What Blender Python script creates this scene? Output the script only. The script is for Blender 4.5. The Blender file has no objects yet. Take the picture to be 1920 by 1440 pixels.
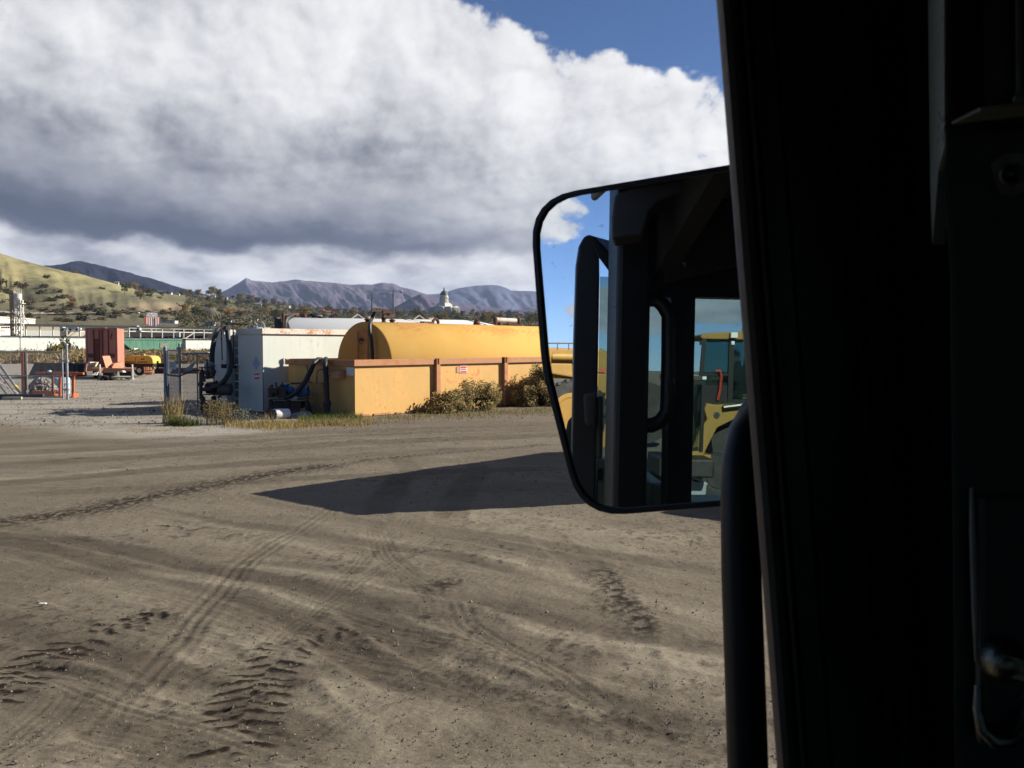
import bpy, math, random
import numpy as np
from mathutils import Vector, Matrix
rnd = random.Random(7)
SC = bpy.context.scene
COL = SC.collection

# ------------------------------------------------------------------ camera
F = 1660.0                       # focal length in pixels of the 1920 wide photograph
EYE = 2.4
PITCH = math.atan(72 / F)
CAM = Vector((0, 0, EYE))
cd = bpy.data.cameras.new('camera')
cam = bpy.data.objects.new('camera', cd); COL.objects.link(cam)
cam.location = CAM
cam.rotation_euler = (math.pi / 2 - PITCH, 0, 0)
cd.sensor_width = 36; cd.sensor_fit = 'HORIZONTAL'; cd.lens = 36 * F / 1920
cd.clip_start = 0.02; cd.clip_end = 80000
cd.dof.use_dof = True; cd.dof.focus_distance = 22; cd.dof.aperture_fstop = 20
SC.camera = cam

# ------------------------------------------------------------------ light
SUN_AZ = math.radians(74.8)      # from +Y towards +X
SUN_EL = math.radians(28.4)
sd = bpy.data.lights.new('sun', 'SUN'); sun = bpy.data.objects.new('sun', sd); COL.objects.link(sun)
sd.energy = 5.0; sd.angle = math.radians(0.5); sd.color = (1.0, 0.92, 0.79)
sun.rotation_euler = (math.pi / 2 - SUN_EL, 0, -SUN_AZ + math.pi)
sv = Vector((math.sin(SUN_AZ) * math.cos(SUN_EL), math.cos(SUN_AZ) * math.cos(SUN_EL), math.sin(SUN_EL)))
sun.rotation_euler = sv.to_track_quat('Z', 'Y').to_euler()
SC.view_settings.view_transform = 'Standard'; SC.view_settings.look = 'None'
SC.view_settings.exposure = 1.2; SC.view_settings.gamma = 1.0
SC.cycles.use_denoising = True
SC.cycles.max_bounces = 8; SC.cycles.transparent_max_bounces = 16
SC.cycles.volume_bounces = 0
SC.cycles.sample_clamp_indirect = 4


class S:
    """socket wrapper so that node graphs read like formulas"""
    nt = None
    def __init__(s, k): s.k = k
    def _m(op, *a, clamp=False):
        n = S.nt.nodes.new('ShaderNodeMath'); n.operation = op; n.use_clamp = clamp
        for i, x in enumerate(a):
            if isinstance(x, S): S.nt.links.new(x.k, n.inputs[i])
            else: n.inputs[i].default_value = x
        return S(n.outputs[0])
    def __add__(s, o): return S._m('ADD', s, o)
    __radd__ = __add__
    def __sub__(s, o): return S._m('SUBTRACT', s, o)
    def __rsub__(s, o): return S._m('SUBTRACT', o, s)
    def __mul__(s, o): return S._m('MULTIPLY', s, o)
    __rmul__ = __mul__
    def __truediv__(s, o): return S._m('DIVIDE', s, o)
    def __pow__(s, o): return S._m('POWER', s, o)
    def __neg__(s): return S._m('MULTIPLY', s, -1.0)


def nd(t, **kw):
    n = S.nt.nodes.new(t)
    for k, v in kw.items(): setattr(n, k, v)
    return n
def put(sock, v):
    if isinstance(v, S): S.nt.links.new(v.k, sock)
    else: sock.default_value = v
def fexp(x): return S._m('EXPONENT', x)
def clamp01(x): return S._m('ADD', x, 0.0, clamp=True)
def sstep(x, a, b):
    n = nd('ShaderNodeMapRange', interpolation_type='SMOOTHSTEP'); put(n.inputs[0], x)
    n.inputs[1].default_value = a; n.inputs[2].default_value = b
    return S(n.outputs[0])
def comb(x, y, z):
    n = nd('ShaderNodeCombineXYZ')
    for i, v in enumerate((x, y, z)): put(n.inputs[i], v)
    return S(n.outputs[0])
def noise(vec, scale, detail=4, rough=0.5, lac=2.0, dist=0.0, dim='3D'):
    n = nd('ShaderNodeTexNoise', noise_dimensions=dim); put(n.inputs['Vector'], vec)
    n.inputs['Scale'].default_value = scale; n.inputs['Detail'].default_value = detail
    n.inputs['Roughness'].default_value = rough; n.inputs['Lacunarity'].default_value = lac
    n.inputs['Distortion'].default_value = dist
    return S(n.outputs[0])
def voro(vec, scale, feature='F1', detail=0, rough=0.5, dim='3D', out=0, smooth=None):
    n = nd('ShaderNodeTexVoronoi', feature=feature, voronoi_dimensions=dim); put(n.inputs['Vector'], vec)
    n.inputs['Scale'].default_value = scale; n.inputs['Detail'].default_value = detail
    n.inputs['Roughness'].default_value = rough; n.normalize = True
    if smooth is not None: n.inputs['Smoothness'].default_value = smooth
    return S(n.outputs[out])
ALB = 0.80
def mixc(f, a, b):
    n = nd('ShaderNodeMix', data_type='RGBA'); put(n.inputs[0], f)
    for i, c in ((6, a), (7, b)):
        if isinstance(c, S): S.nt.links.new(c.k, n.inputs[i])
        else: n.inputs[i].default_value = (c[0]*ALB, c[1]*ALB, c[2]*ALB, 1)
    return S(n.outputs[2])
def vmath(op, a, b):
    n = nd('ShaderNodeVectorMath', operation=op); put(n.inputs[0], a); put(n.inputs[1], b)
    return S(n.outputs[0])
def attr(name):
    n = nd('ShaderNodeAttribute', attribute_name=name)
    return S(n.outputs['Fac'])


# ------------------------------------------------------------------ sky with clouds
w = bpy.data.worlds.new('World'); SC.world = w; w.use_nodes = True
nt = w.node_tree; nt.nodes.clear(); S.nt = nt
sky = nd('ShaderNodeTexSky', sky_type='NISHITA', sun_disc=False)
sky.sun_elevation = SUN_EL; sky.sun_rotation = SUN_AZ
sky.altitude = 2200; sky.air_density = 0.70; sky.dust_density = 0.0; sky.ozone_density = 6.0
gen = S(nd('ShaderNodeTexCoord').outputs['Generated'])
sep = nd('ShaderNodeSeparateXYZ'); put(sep.inputs[0], gen)
gx, gy, gz = S(sep.outputs[0]), S(sep.outputs[1]), S(sep.outputs[2])
AZ = S._m('ARCTAN2', gx, gy)
EL = S._m('ARCSINE', gz)
# horizontally stretched cloud space, finer towards the horizon
el_c = S._m('MAXIMUM', EL, 0.0)
stretch = S._m('LOGARITHM', el_c + 0.11, 2.718)
base3 = comb(gx, gy, stretch * 0.42)
big = comb(gx, gy, gz * 1.4)
wa = noise(big, 3.2, 3, 0.5) - 0.5
wb = noise(vmath('ADD', big, (7.3, 1.1, 4.2)), 3.2, 3, 0.5) - 0.5
wc = noise(vmath('ADD', big, (2.3, 9.1, 1.2)), 13, 4, 0.6) - 0.5
az = AZ + wa * 0.22 + wc * 0.05
el = EL + wb * 0.13 + wc * 0.035
def blob(a0, e0, sa, se, amp):
    da = (az - a0) / sa; de = (el - e0) / se
    return fexp(-(da * da + de * de)) * amp
def px_blob(px, py, sx, sy, amp): return blob((px - 960) / 1700, (648 - py) / 1690, sx / 1700, sy / 1690, amp)
warp = vmath('SCALE', noise(base3, 9, 3, .5), (0, 0, 0)) if False else None
def billow(off, lo, hi):
    r = None
    for f, a in ((3.2, .46), (7.1, .27), (15.0, .17), (31.0, .11), (64.0, .065), (125.0, .035))[lo:hi]:
        q = noise(vmath('ADD', base3, tuple(o + f for o in off)), f, 1, .5)
        q = S._m('ABSOLUTE', q * 2.0 - 1.0) * a
        r = q if r is None else r + q
    return r
n1 = noise(base3, 4.2, 9, 0.56)
n1b = noise(vmath('ADD', base3, (0.040, 0.0, 0.034)), 4.2, 7, 0.56)
puff = billow((0, 0, 0), 0, 6) * 2.0
big_rel = n1 - n1b
mid_rel = billow((0, 0, 0), 0, 3) - billow((0.030, 0.0, 0.028), 0, 3)
fin_rel = billow((0, 0, 0), 2, 6) - billow((0.0075, 0.0, 0.008), 2, 6)
win = fexp(-(((AZ + 0.22) / 0.66) ** 4.0))
dens = n1 * 1.05 + puff * 0.34 - 0.36 + win * 0.63 + blob(-2.0, 0.185, 0.16, 0.05, 0.40) + blob(-2.2, 0.065, 0.20, 0.035, 0.62) + blob(-2.02, 0.09, 0.09, 0.035, -0.2)
dens = dens + px_blob(1120, -70, 260, 180, -0.92) + px_blob(1300, 60, 80, 70, -0.50)
dens = dens + px_blob(1290, 330, 50, 22, -0.22) + px_blob(70, 432, 40, 10, -0.35)
alpha = sstep(dens, 0.585, 0.665)
# the heavy cloud bank: a flat base that drops away sharply, fading upwards
edge = 0.1395 - (az + 0.52) * 0.050
d_up = el - edge
bank = sstep(d_up, -0.010, 0.010) * fexp(-(S._m('MAXIMUM', d_up - 0.012, 0.0) / 0.043)) * (0.40 + 0.60 * sstep(az, 0.10, -0.32))
bank = bank * sstep(az, 0.34, -0.02) * 1.0
core = sstep(bank, 0.05, 0.5)
low = sstep(d_up, 0.012, -0.012)
B = 0.93 - bank * 0.98 - low * 0.20 + px_blob(30, 20, 330, 150, -0.12) + px_blob(160, 270, 420, 60, -0.22) + px_blob(640, 300, 300, 50, -0.12) + px_blob(480, 150, 160, 60, 0.10)
B = B + (big_rel * 0.95 + mid_rel * 1.10) * (1.0 - 0.70 * core) + fin_rel * (1.25 - 0.85 * core) * (1.0 - 0.45 * low)
B = B + low * ((noise(base3, 8, 5, 0.58) - 0.50) * 1.5) + (n1 - 0.5) * 0.25 * core
t = clamp01(B * 0.86)
ramp = nd('ShaderNodeValToRGB'); put(ramp.inputs[0], t)
cr = ramp.color_ramp; cr.elements[0].position = 0.02; cr.elements[0].color = (0.075, 0.090, 0.130, 1)
cr.elements[1].position = 0.98; cr.elements[1].color = (0.985, 0.985, 0.99, 1)
for p_, c_ in ((0.22, (0.150, 0.165, 0.215)), (0.42, (0.36, 0.375, 0.42)), (0.62, (0.62, 0.63, 0.66)), (0.80, (0.82, 0.825, 0.845))):
    e = cr.elements.new(p_); e.color = (*c_, 1)
bg1 = nd('ShaderNodeBackground'); S.nt.links.new(sky.outputs[0], bg1.inputs[0]); bg1.inputs[1].default_value = 0.05
bg2 = nd('ShaderNodeBackground'); S.nt.links.new(ramp.outputs[0], bg2.inputs[0]); bg2.inputs[1].default_value = 0.42
ms = nd('ShaderNodeMixShader'); put(ms.inputs[0], alpha)
S.nt.links.new(bg1.outputs[0], ms.inputs[1]); S.nt.links.new(bg2.outputs[0], ms.inputs[2])
wo = nd('ShaderNodeOutputWorld'); S.nt.links.new(ms.outputs[0], wo.inputs[0])
w.cycles.sampling_method = 'MANUAL'; w.cycles.sample_map_resolution = 1024

# ------------------------------------------------------------------ helpers
def ray(px, py, pitch=PITCH):
    a = (px - 960) / F; b = (720 - py) / F
    return Vector((a, math.cos(pitch) + b * math.sin(pitch), -math.sin(pitch) + b * math.cos(pitch)))
def P(px, py, Y):
    d = ray(px, py); return CAM + d * (Y / d.y)
def G(px, py, z=0.0):
    d = ray(px, py); return CAM + d * ((z - EYE) / d.z)
def PZ(px, z, Y):
    q = P(px, 648, Y); q.z = z; return q
def ypx(z, Y): return 648 - (z - EYE) * F / Y
def V(*a): return Vector(a)
def frame(o, u):
    u = Vector((u[0], u[1], 0)).normalized(); v = Vector((-u.y, u.x, 0))
    return Matrix(((u.x, v.x, 0, o[0]), (u.y, v.y, 0, o[1]), (0, 0, 1, o[2]), (0, 0, 0, 1)))

ROOT = {}
class MB:
    """collects shapes, then links them as ONE mesh object"""
    def __init__(s, M=None): s.v = []; s.f = []; s.mi = []; s.M = M; s.cur = 0; s.flip = M is not None and M.to_3x3().determinant() < 0
    def add(s, vs, fs):
        b = len(s.v)
        for q in vs:
            q = Vector(q); s.v.append(s.M @ q if s.M is not None else q)
        for f in fs:
            f = [b + i for i in f]
            s.f.append(f[::-1] if s.flip else f); s.mi.append(s.cur)
        return s
    def box(s, lo, hi):
        x0, y0, z0 = lo; x1, y1, z1 = hi
        return s.add([(x0,y0,z0),(x1,y0,z0),(x1,y1,z0),(x0,y1,z0),(x0,y0,z1),(x1,y0,z1),(x1,y1,z1),(x0,y1,z1)],
              [(0,3,2,1),(4,5,6,7),(0,1,5,4),(1,2,6,5),(2,3,7,6),(3,0,4,7)])
    def cb(s, c, sz): return s.box([c[i] - sz[i] / 2 for i in range(3)], [c[i] + sz[i] / 2 for i in range(3)])
    def bar(s, a, b, w, h=None, up=(0, 0, 1)):
        a, b = Vector(a), Vector(b); h = h or w; d = (b - a).normalized(); up = Vector(up)
        if abs(d.dot(up)) > 0.99: up = Vector((1, 0, 0))
        r = d.cross(up).normalized() * w / 2; q = r.cross(d).normalized() * h / 2
        c = [(-1,-1),(1,-1),(1,1),(-1,1)]
        return s.add([a + r*i + q*j for i, j in c] + [b + r*i + q*j for i, j in c],
              [(0,1,2,3),(7,6,5,4),(0,4,5,1),(1,5,6,2),(2,6,7,3),(3,7,4,0)])
    def tube(s, pts, r, seg=8, closed=False):
        pts = [Vector(q) for q in pts]; n = len(pts); rs = r if isinstance(r, (list, tuple)) else [r] * n
        vs = []; fs = []; ref = None
        for i, q in enumerate(pts):
            if closed: d = pts[(i+1) % n] - pts[i-1]
            else: d = pts[min(i+1, n-1)] - pts[max(i-1, 0)]
            d.normalize()
            if ref is None: ref = Vector((0,0,1)) if abs(d.z) < .9 else Vector((1,0,0))
            a = d.cross(ref); 
            if a.length < 1e-4: a = d.cross(Vector((0,1,0)))
            a.normalize(); b = a.cross(d); ref = b
            for k in range(seg):
                t = 2 * math.pi * k / seg
                vs.append(q + (a * math.cos(t) + b * math.sin(t)) * rs[i])
        m = n if closed else n - 1
        for i in range(m):
            j = (i + 1) % n
            for k in range(seg):
                fs.append((i*seg+k, j*seg+k, j*seg+(k+1) % seg, i*seg+(k+1) % seg))
        if not closed:
            fs.append(tuple(range(seg))); fs.append(tuple(range((n-1)*seg + seg - 1, (n-1)*seg - 1, -1)))
        return s.add(vs, fs)
    def lathe(s, o, d, prof, seg=24, sq=1.0):
        o = Vector(o); d = Vector(d).normalized()
        up = Vector((0,0,1)) if abs(d.z) < .9 else Vector((1,0,0))
        a = d.cross(up).normalized(); b = a.cross(d)
        vs = []; fs = []
        for (t, r) in prof:
            for k in range(seg):
                q = 2 * math.pi * k / seg
                vs.append(o + d * t + (a * math.cos(q) + b * math.sin(q) * sq) * r)
        for i in range(len(prof) - 1):
            for k in range(seg):
                fs.append((i*seg+k, i*seg+(k+1) % seg, (i+1)*seg+(k+1) % seg, (i+1)*seg+k))
        fs.append(tuple(range(seg))[::-1]); fs.append(tuple((len(prof)-1)*seg + k for k in range(seg)))
        return s.add(vs, fs)
    def cyl(s, a, b, r, seg=16):
        a, b = Vector(a), Vector(b); return s.lathe(a, b - a, [(0, r), ((b-a).length, r)], seg)
    def prism(s, poly, ext):
        poly = [Vector(q) for q in poly]; ext = Vector(ext); n = len(poly)
        fs = [tuple(range(n))[::-1], tuple(range(n, 2*n))]
        fs += [(i, (i+1) % n, n + (i+1) % n, n + i) for i in range(n)]
        return s.add(poly + [q + ext for q in poly], fs)
    def ring(s, outer, inner, ext):
        n = len(outer); ext = Vector(ext); o = [Vector(q) for q in outer]; i_ = [Vector(q) for q in inner]
        vs = o + i_ + [q + ext for q in o] + [q + ext for q in i_]; fs = []
        for k in range(n):
            j = (k+1) % n
            fs += [(k, j, n+j, n+k), (2*n+k, 3*n+k, 3*n+j, 2*n+j), (k, 2*n+k, 2*n+j, j), (n+k, n+j, 3*n+j, 3*n+k)]
        return s.add(vs, fs)
    def leaf(s, c, sz, r=rnd, asp=1.0, upb=0.0):
        n = Vector((r.gauss(0,1), r.gauss(0,1), r.gauss(0,1) + upb)); n.normalize()
        a = n.orthogonal().normalized(); a.rotate(Matrix.Rotation(r.uniform(0, 6.28), 3, n)); b = n.cross(a) * asp
        a = a * sz; b = b * sz; c = Vector(c)
        return s.add([c - a*.5, c + b*.35 - a*.1, c + a*.6, c - b*.35 - a*.05], [(0, 3, 2, 1)])
    def blade(s, c, h, wd, lean, r=rnd):
        t = r.uniform(0, 6.28); d = Vector((math.cos(t), math.sin(t), 0)); p = Vector((r.uniform(-1,1), r.uniform(-1,1), 0)).normalized() * wd
        c = Vector(c); m = c + Vector((0,0,h*.55)) + d*lean*h*.3; e = c + Vector((0,0,h*(1-.25*lean))) + d*lean*h
        return s.add([c - p*.5, c + p*.5, m + p*.4, m - p*.4, e], [(0,1,2,3), (3,2,4)])
    def build(s, name, mats, parent=None, smooth=False, bevel=0, local=False):
        me = bpy.data.meshes.new(name)
        off = Vector((0,0,0)) if (parent is None or local) else ROOT.get(parent.name, Vector((0,0,0)))
        me.from_pydata([tuple(q - off) for q in s.v], [], s.f)
        if not isinstance(mats, (list, tuple)): mats = [mats]
        for m in mats: me.materials.append(m)
        if len(mats) > 1: me.polygons.foreach_set('material_index', s.mi)
        if smooth:
            me.polygons.foreach_set('use_smooth', [True] * len(me.polygons))
            try: me.set_sharp_from_angle(angle=math.radians(40))
            except Exception: pass
        me.update()
        o = bpy.data.objects.new(name, me); COL.objects.link(o)
        if parent is not None:
            o.parent = parent
            if not local: ROOT[o.name] = off
        if bevel:
            b = o.modifiers.new('bevel', 'BEVEL'); b.width = bevel; b.segments = 2; b.limit_method = 'ANGLE'
        return o
    def thing(s, name, mats, label, cat, group=None, at=None, **kw):
        """the same, as a top-level thing whose origin is its base"""
        if at is None:
            n = len(s.v); zs = min(q.z for q in s.v)
            at = Vector((sum(q.x for q in s.v)/n, sum(q.y for q in s.v)/n, zs))
        at = Vector(at); s.v = [q - at for q in s.v]
        o = s.build(name, mats, **kw); o.location = at
        return tag(o, label, cat, group)

def tag(o, label, cat, group=None):
    o['label'] = label; o['category'] = cat
    if group: o['group'] = group
    return o
def thing(name, label, cat, loc, group=None):
    o = bpy.data.objects.new(name, None); COL.objects.link(o); o.location = loc
    o.empty_display_size = 0.2; ROOT[o.name] = Vector(loc)
    return tag(o, label, cat, group)
def kind(o, k): o['kind'] = k; return o
def part_label(o, s): o['label'] = s; return o

# numpy value noise
_pr = np.random.RandomState(3); _tab = _pr.rand(256, 256)
def vnoise(x, y):
    xi = np.floor(x).astype(int); yi = np.floor(y).astype(int); fx = x - xi; fy = y - yi
    fx = fx*fx*(3-2*fx); fy = fy*fy*(3-2*fy)
    a = _tab[xi % 256, yi % 256]; b = _tab[(xi+1) % 256, yi % 256]; c = _tab[xi % 256, (yi+1) % 256]; d = _tab[(xi+1) % 256, (yi+1) % 256]
    return (a*(1-fx)+b*fx)*(1-fy) + (c*(1-fx)+d*fx)*fy
def fbm(x, y, o=5, g=0.5):
    r = 0; a = 1; t = 0
    for i in range(o):
        r = r + a * vnoise(x + 17.3*i, y + 31.7*i); t += a; a *= g; x = x*2.03; y = y*2.03
    return r / t
def grid_mesh(name, X, Y, Z, m, attrs=None, smooth=True):
    ny, nx = X.shape
    me = bpy.data.meshes.new(name); me.vertices.add(nx*ny)
    me.vertices.foreach_set('co', np.stack([X, Y, Z], -1).astype(np.float32).ravel())
    i = np.arange((ny-1)*(nx-1)); r = i // (nx-1); c = i % (nx-1); a = r*nx + c
    q = np.stack([a, a+1, a+nx+1, a+nx], -1).astype(np.int32)
    n = len(q); me.loops.add(4*n); me.loops.foreach_set('vertex_index', q.ravel())
    me.polygons.add(n); me.polygons.foreach_set('loop_start', np.arange(0, 4*n, 4, dtype=np.int32))
    me.update(calc_edges=True)
    me.polygons.foreach_set('use_smooth', [smooth]*n)
    for k, v in (attrs or {}).items():
        at = me.attributes.new(k, 'FLOAT', 'POINT'); at.data.foreach_set('value', v.astype(np.float32).ravel())
    me.materials.append(m); me.validate()
    o = bpy.data.objects.new(name, me); COL.objects.link(o)
    return o

# ------------------------------------------------------------------ materials
MATS = {}
def new_mat(name):
    m = bpy.data.materials.new(name); m.use_nodes = True; S.nt = m.node_tree; S.nt.nodes.clear()
    b = nd('ShaderNodeBsdfPrincipled'); o = nd('ShaderNodeOutputMaterial'); S.nt.links.new(b.outputs[0], o.inputs[0])
    return m, b, o
def objco(): return S(nd('ShaderNodeTexCoord').outputs['Object'])
def bumpn(b, h, strength, dist=0.01):
    n = nd('ShaderNodeBump'); put(n.inputs['Height'], h); n.inputs['Strength'].default_value = strength; n.inputs['Distance'].default_value = dist
    S.nt.links.new(n.outputs[0], b.inputs['Normal'])
def paint(name, col, rough=0.55, metal=0.0, var=0.12, scale=2.0, rust=0.0, rustcol=(0.16, 0.06, 0.025), streak=0.0, dirt=0.0, bump=0.15, spec=0.4):
    if name in MATS: return MATS[name]
    m, b, _ = new_mat(name); co = objco()
    n1 = noise(co, scale, 5, 0.6); n2 = noise(co, scale*9, 4, 0.6)
    c = mixc(clamp01((n1 - 0.3) * 1.8), tuple(x*(1-var*1.6) for x in col), tuple(min(1, x*(1+var)) for x in col))
    if dirt:
        st = vmath('MULTIPLY', co, (3.0, 3.0, 0.35)); d = sstep(noise(st, 2.0, 6, 0.65), 0.50, 0.78) * dirt
        c = mixc(d, c, tuple(x*0.45 + 0.02 for x in col))
    if rust:
        r = sstep(n1 * 0.6 + n2 * 0.5, 0.66 - rust*0.25, 0.80 - rust*0.2)
        if streak:
            s2 = noise(vmath('MULTIPLY', co, (7.0, 7.0, 0.5)), 1.5, 5, 0.7)
            r = S._m('MAXIMUM', r, sstep(s2, 0.74 - streak*0.2, 0.86 - streak*0.15))
        c = mixc(r, c, mixc(n2, rustcol, tuple(min(1, x*2.2) for x in rustcol)))
        put(b.inputs['Roughness'], clamp01(rough + r * 0.3))
    else: put(b.inputs['Roughness'], clamp01(rough + (n2 - 0.5) * 0.25))
    put(b.inputs['Base Color'], c); b.inputs['Metallic'].default_value = metal
    b.inputs['Specular IOR Level'].default_value = spec
    if bump: bumpn(b, n1 * 0.7 + n2 * 0.3, bump, 0.02)
    MATS[name] = m; return m
def leafm(name, c1, c2, rough=0.8, trans=0.25):
    m, b, o = new_mat(name)
    g = nd('ShaderNodeNewGeometry'); r = S(g.outputs['Random Per Island'])
    c = mixc(r, c1, c2); put(b.inputs['Base Color'], c); b.inputs['Roughness'].default_value = rough
    b.inputs['Specular IOR Level'].default_value = 0.15
    tr = nd('ShaderNodeBsdfTranslucent'); put(tr.inputs[0], c); mx = nd('ShaderNodeMixShader'); mx.inputs[0].default_value = trans
    S.nt.links.new(b.outputs[0], mx.inputs[1]); S.nt.links.new(tr.outputs[0], mx.inputs[2]); S.nt.links.new(mx.outputs[0], o.inputs[0])
    MATS[name] = m; return m
def glassm(name, tint, refl=0.06):
    m, b, o = new_mat(name); S.nt.nodes.remove(b)
    t = nd('ShaderNodeBsdfTransparent'); t.inputs[0].default_value = (*tint, 1)
    g = nd('ShaderNodeBsdfGlossy'); g.inputs['Roughness'].default_value = 0.03
    f = nd('ShaderNodeFresnel'); f.inputs[0].default_value = 1.45
    mx = nd('ShaderNodeMixShader'); put(mx.inputs[0], S(f.outputs[0]) * 0.8)
    S.nt.links.new(t.outputs[0], mx.inputs[1]); S.nt.links.new(g.outputs[0], mx.inputs[2]); S.nt.links.new(mx.outputs[0], o.inputs[0])
    return m

YELLOW = paint('yellow_tank_paint', (0.62, 0.365, 0.105), 0.6, var=0.10, scale=0.8, rust=0.32, rustcol=(0.34, 0.12, 0.035), streak=0.22, dirt=0.25, bump=0.05)
YELLOW_RUST = paint('yellow_rusted_paint', (0.50, 0.24, 0.11), 0.75, var=0.15, scale=2.5, rust=0.6, rustcol=(0.24, 0.095, 0.05))
WHITE = paint('white_tank_paint', (0.60, 0.63, 0.57), 0.6, var=0.06, scale=0.7, rust=0.12, rustcol=(0.33, 0.17, 0.08), streak=0.1, dirt=0.22, bump=0.04)
WHITE_RUST = paint('white_rusted_rim', (0.72, 0.66, 0.56), 0.7, var=0.1, scale=1.6, rust=0.56, rustcol=(0.30, 0.13, 0.06))
WHITE2 = paint('white_roof_paint', (0.74, 0.76, 0.76), 0.5, var=0.05, scale=0.5, rust=0.15, rustcol=(0.4, 0.22, 0.12), dirt=0.08, bump=0.03)
RUST = paint('rusted_steel', (0.14, 0.055, 0.03), 0.85, var=0.35, scale=4)
RUSTBROWN = paint('rust_brown_beam', (0.13, 0.055, 0.04), 0.85, var=0.3, scale=2)
BLACK = paint('black_rubber', (0.012, 0.012, 0.013), 0.55, var=0.2, scale=6)
DARKMETAL = paint('dark_grimy_metal', (0.03, 0.028, 0.026), 0.6, var=0.4, scale=8, rust=0.3, rustcol=(0.06, 0.03, 0.02))
GALV = paint('galvanised_steel', (0.36, 0.38, 0.40), 0.5, metal=0.5, var=0.15, scale=6)
GALVBLUE = paint('blue_grey_steel', (0.24, 0.27, 0.32), 0.55, metal=0.3, var=0.15, scale=4)
BLUEMOTOR = paint('blue_motor_paint', (0.035, 0.15, 0.34), 0.5, var=0.25, scale=7, dirt=0.5)
ORANGE = paint('orange_paint', (0.56, 0.13, 0.035), 0.6, var=0.2, scale=2, rust=0.3)
SALMON = paint('faded_orange_paint', (0.56, 0.25, 0.14), 0.7, var=0.18, scale=2.2, rust=0.45, rustcol=(0.25, 0.09, 0.05))
REDBOX = paint('red_oxide_paint', (0.48, 0.195, 0.135), 0.65, var=0.14, scale=1.3, rust=0.15, rustcol=(0.16, 0.05, 0.035), dirt=0.25)
REDBOXDARK = paint('red_oxide_dark', (0.15, 0.045, 0.03), 0.7, var=0.2, scale=2)
CREAM = paint('cream_board', (0.62, 0.55, 0.40), 0.8, var=0.12, scale=3)
GREYSTEEL = paint('dark_grey_steel', (0.085, 0.085, 0.09), 0.6, var=0.2, scale=1.5, rust=0.2)
PALEBLUE = paint('pale_blue_plastic', (0.45, 0.52, 0.60), 0.5, var=0.1, scale=3)
COMPYEL = paint('compressor_yellow', (0.58, 0.43, 0.08), 0.4, var=0.12, scale=2, dirt=0.25)
SIGNRED = paint('sign_red', (0.55, 0.07, 0.065), 0.5, var=0.06, scale=5, bump=0)
SIGNWHITE = paint('sign_white', (0.75, 0.73, 0.70), 0.5, var=0.05, scale=5, bump=0)
SIGNYEL = paint('sign_yellow', (0.85, 0.60, 0.07), 0.5, var=0.08, scale=5, bump=0)
PLACARD = paint('blue_grey_placard', (0.42, 0.50, 0.58), 0.5, var=0.08, scale=5, bump=0)
PAPER = paint('white_paper', (0.62, 0.64, 0.68), 0.7, var=0.04, scale=5, bump=0)
WOOD = paint('weathered_wood', (0.26, 0.22, 0.17), 0.85, var=0.25, scale=6)

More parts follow.
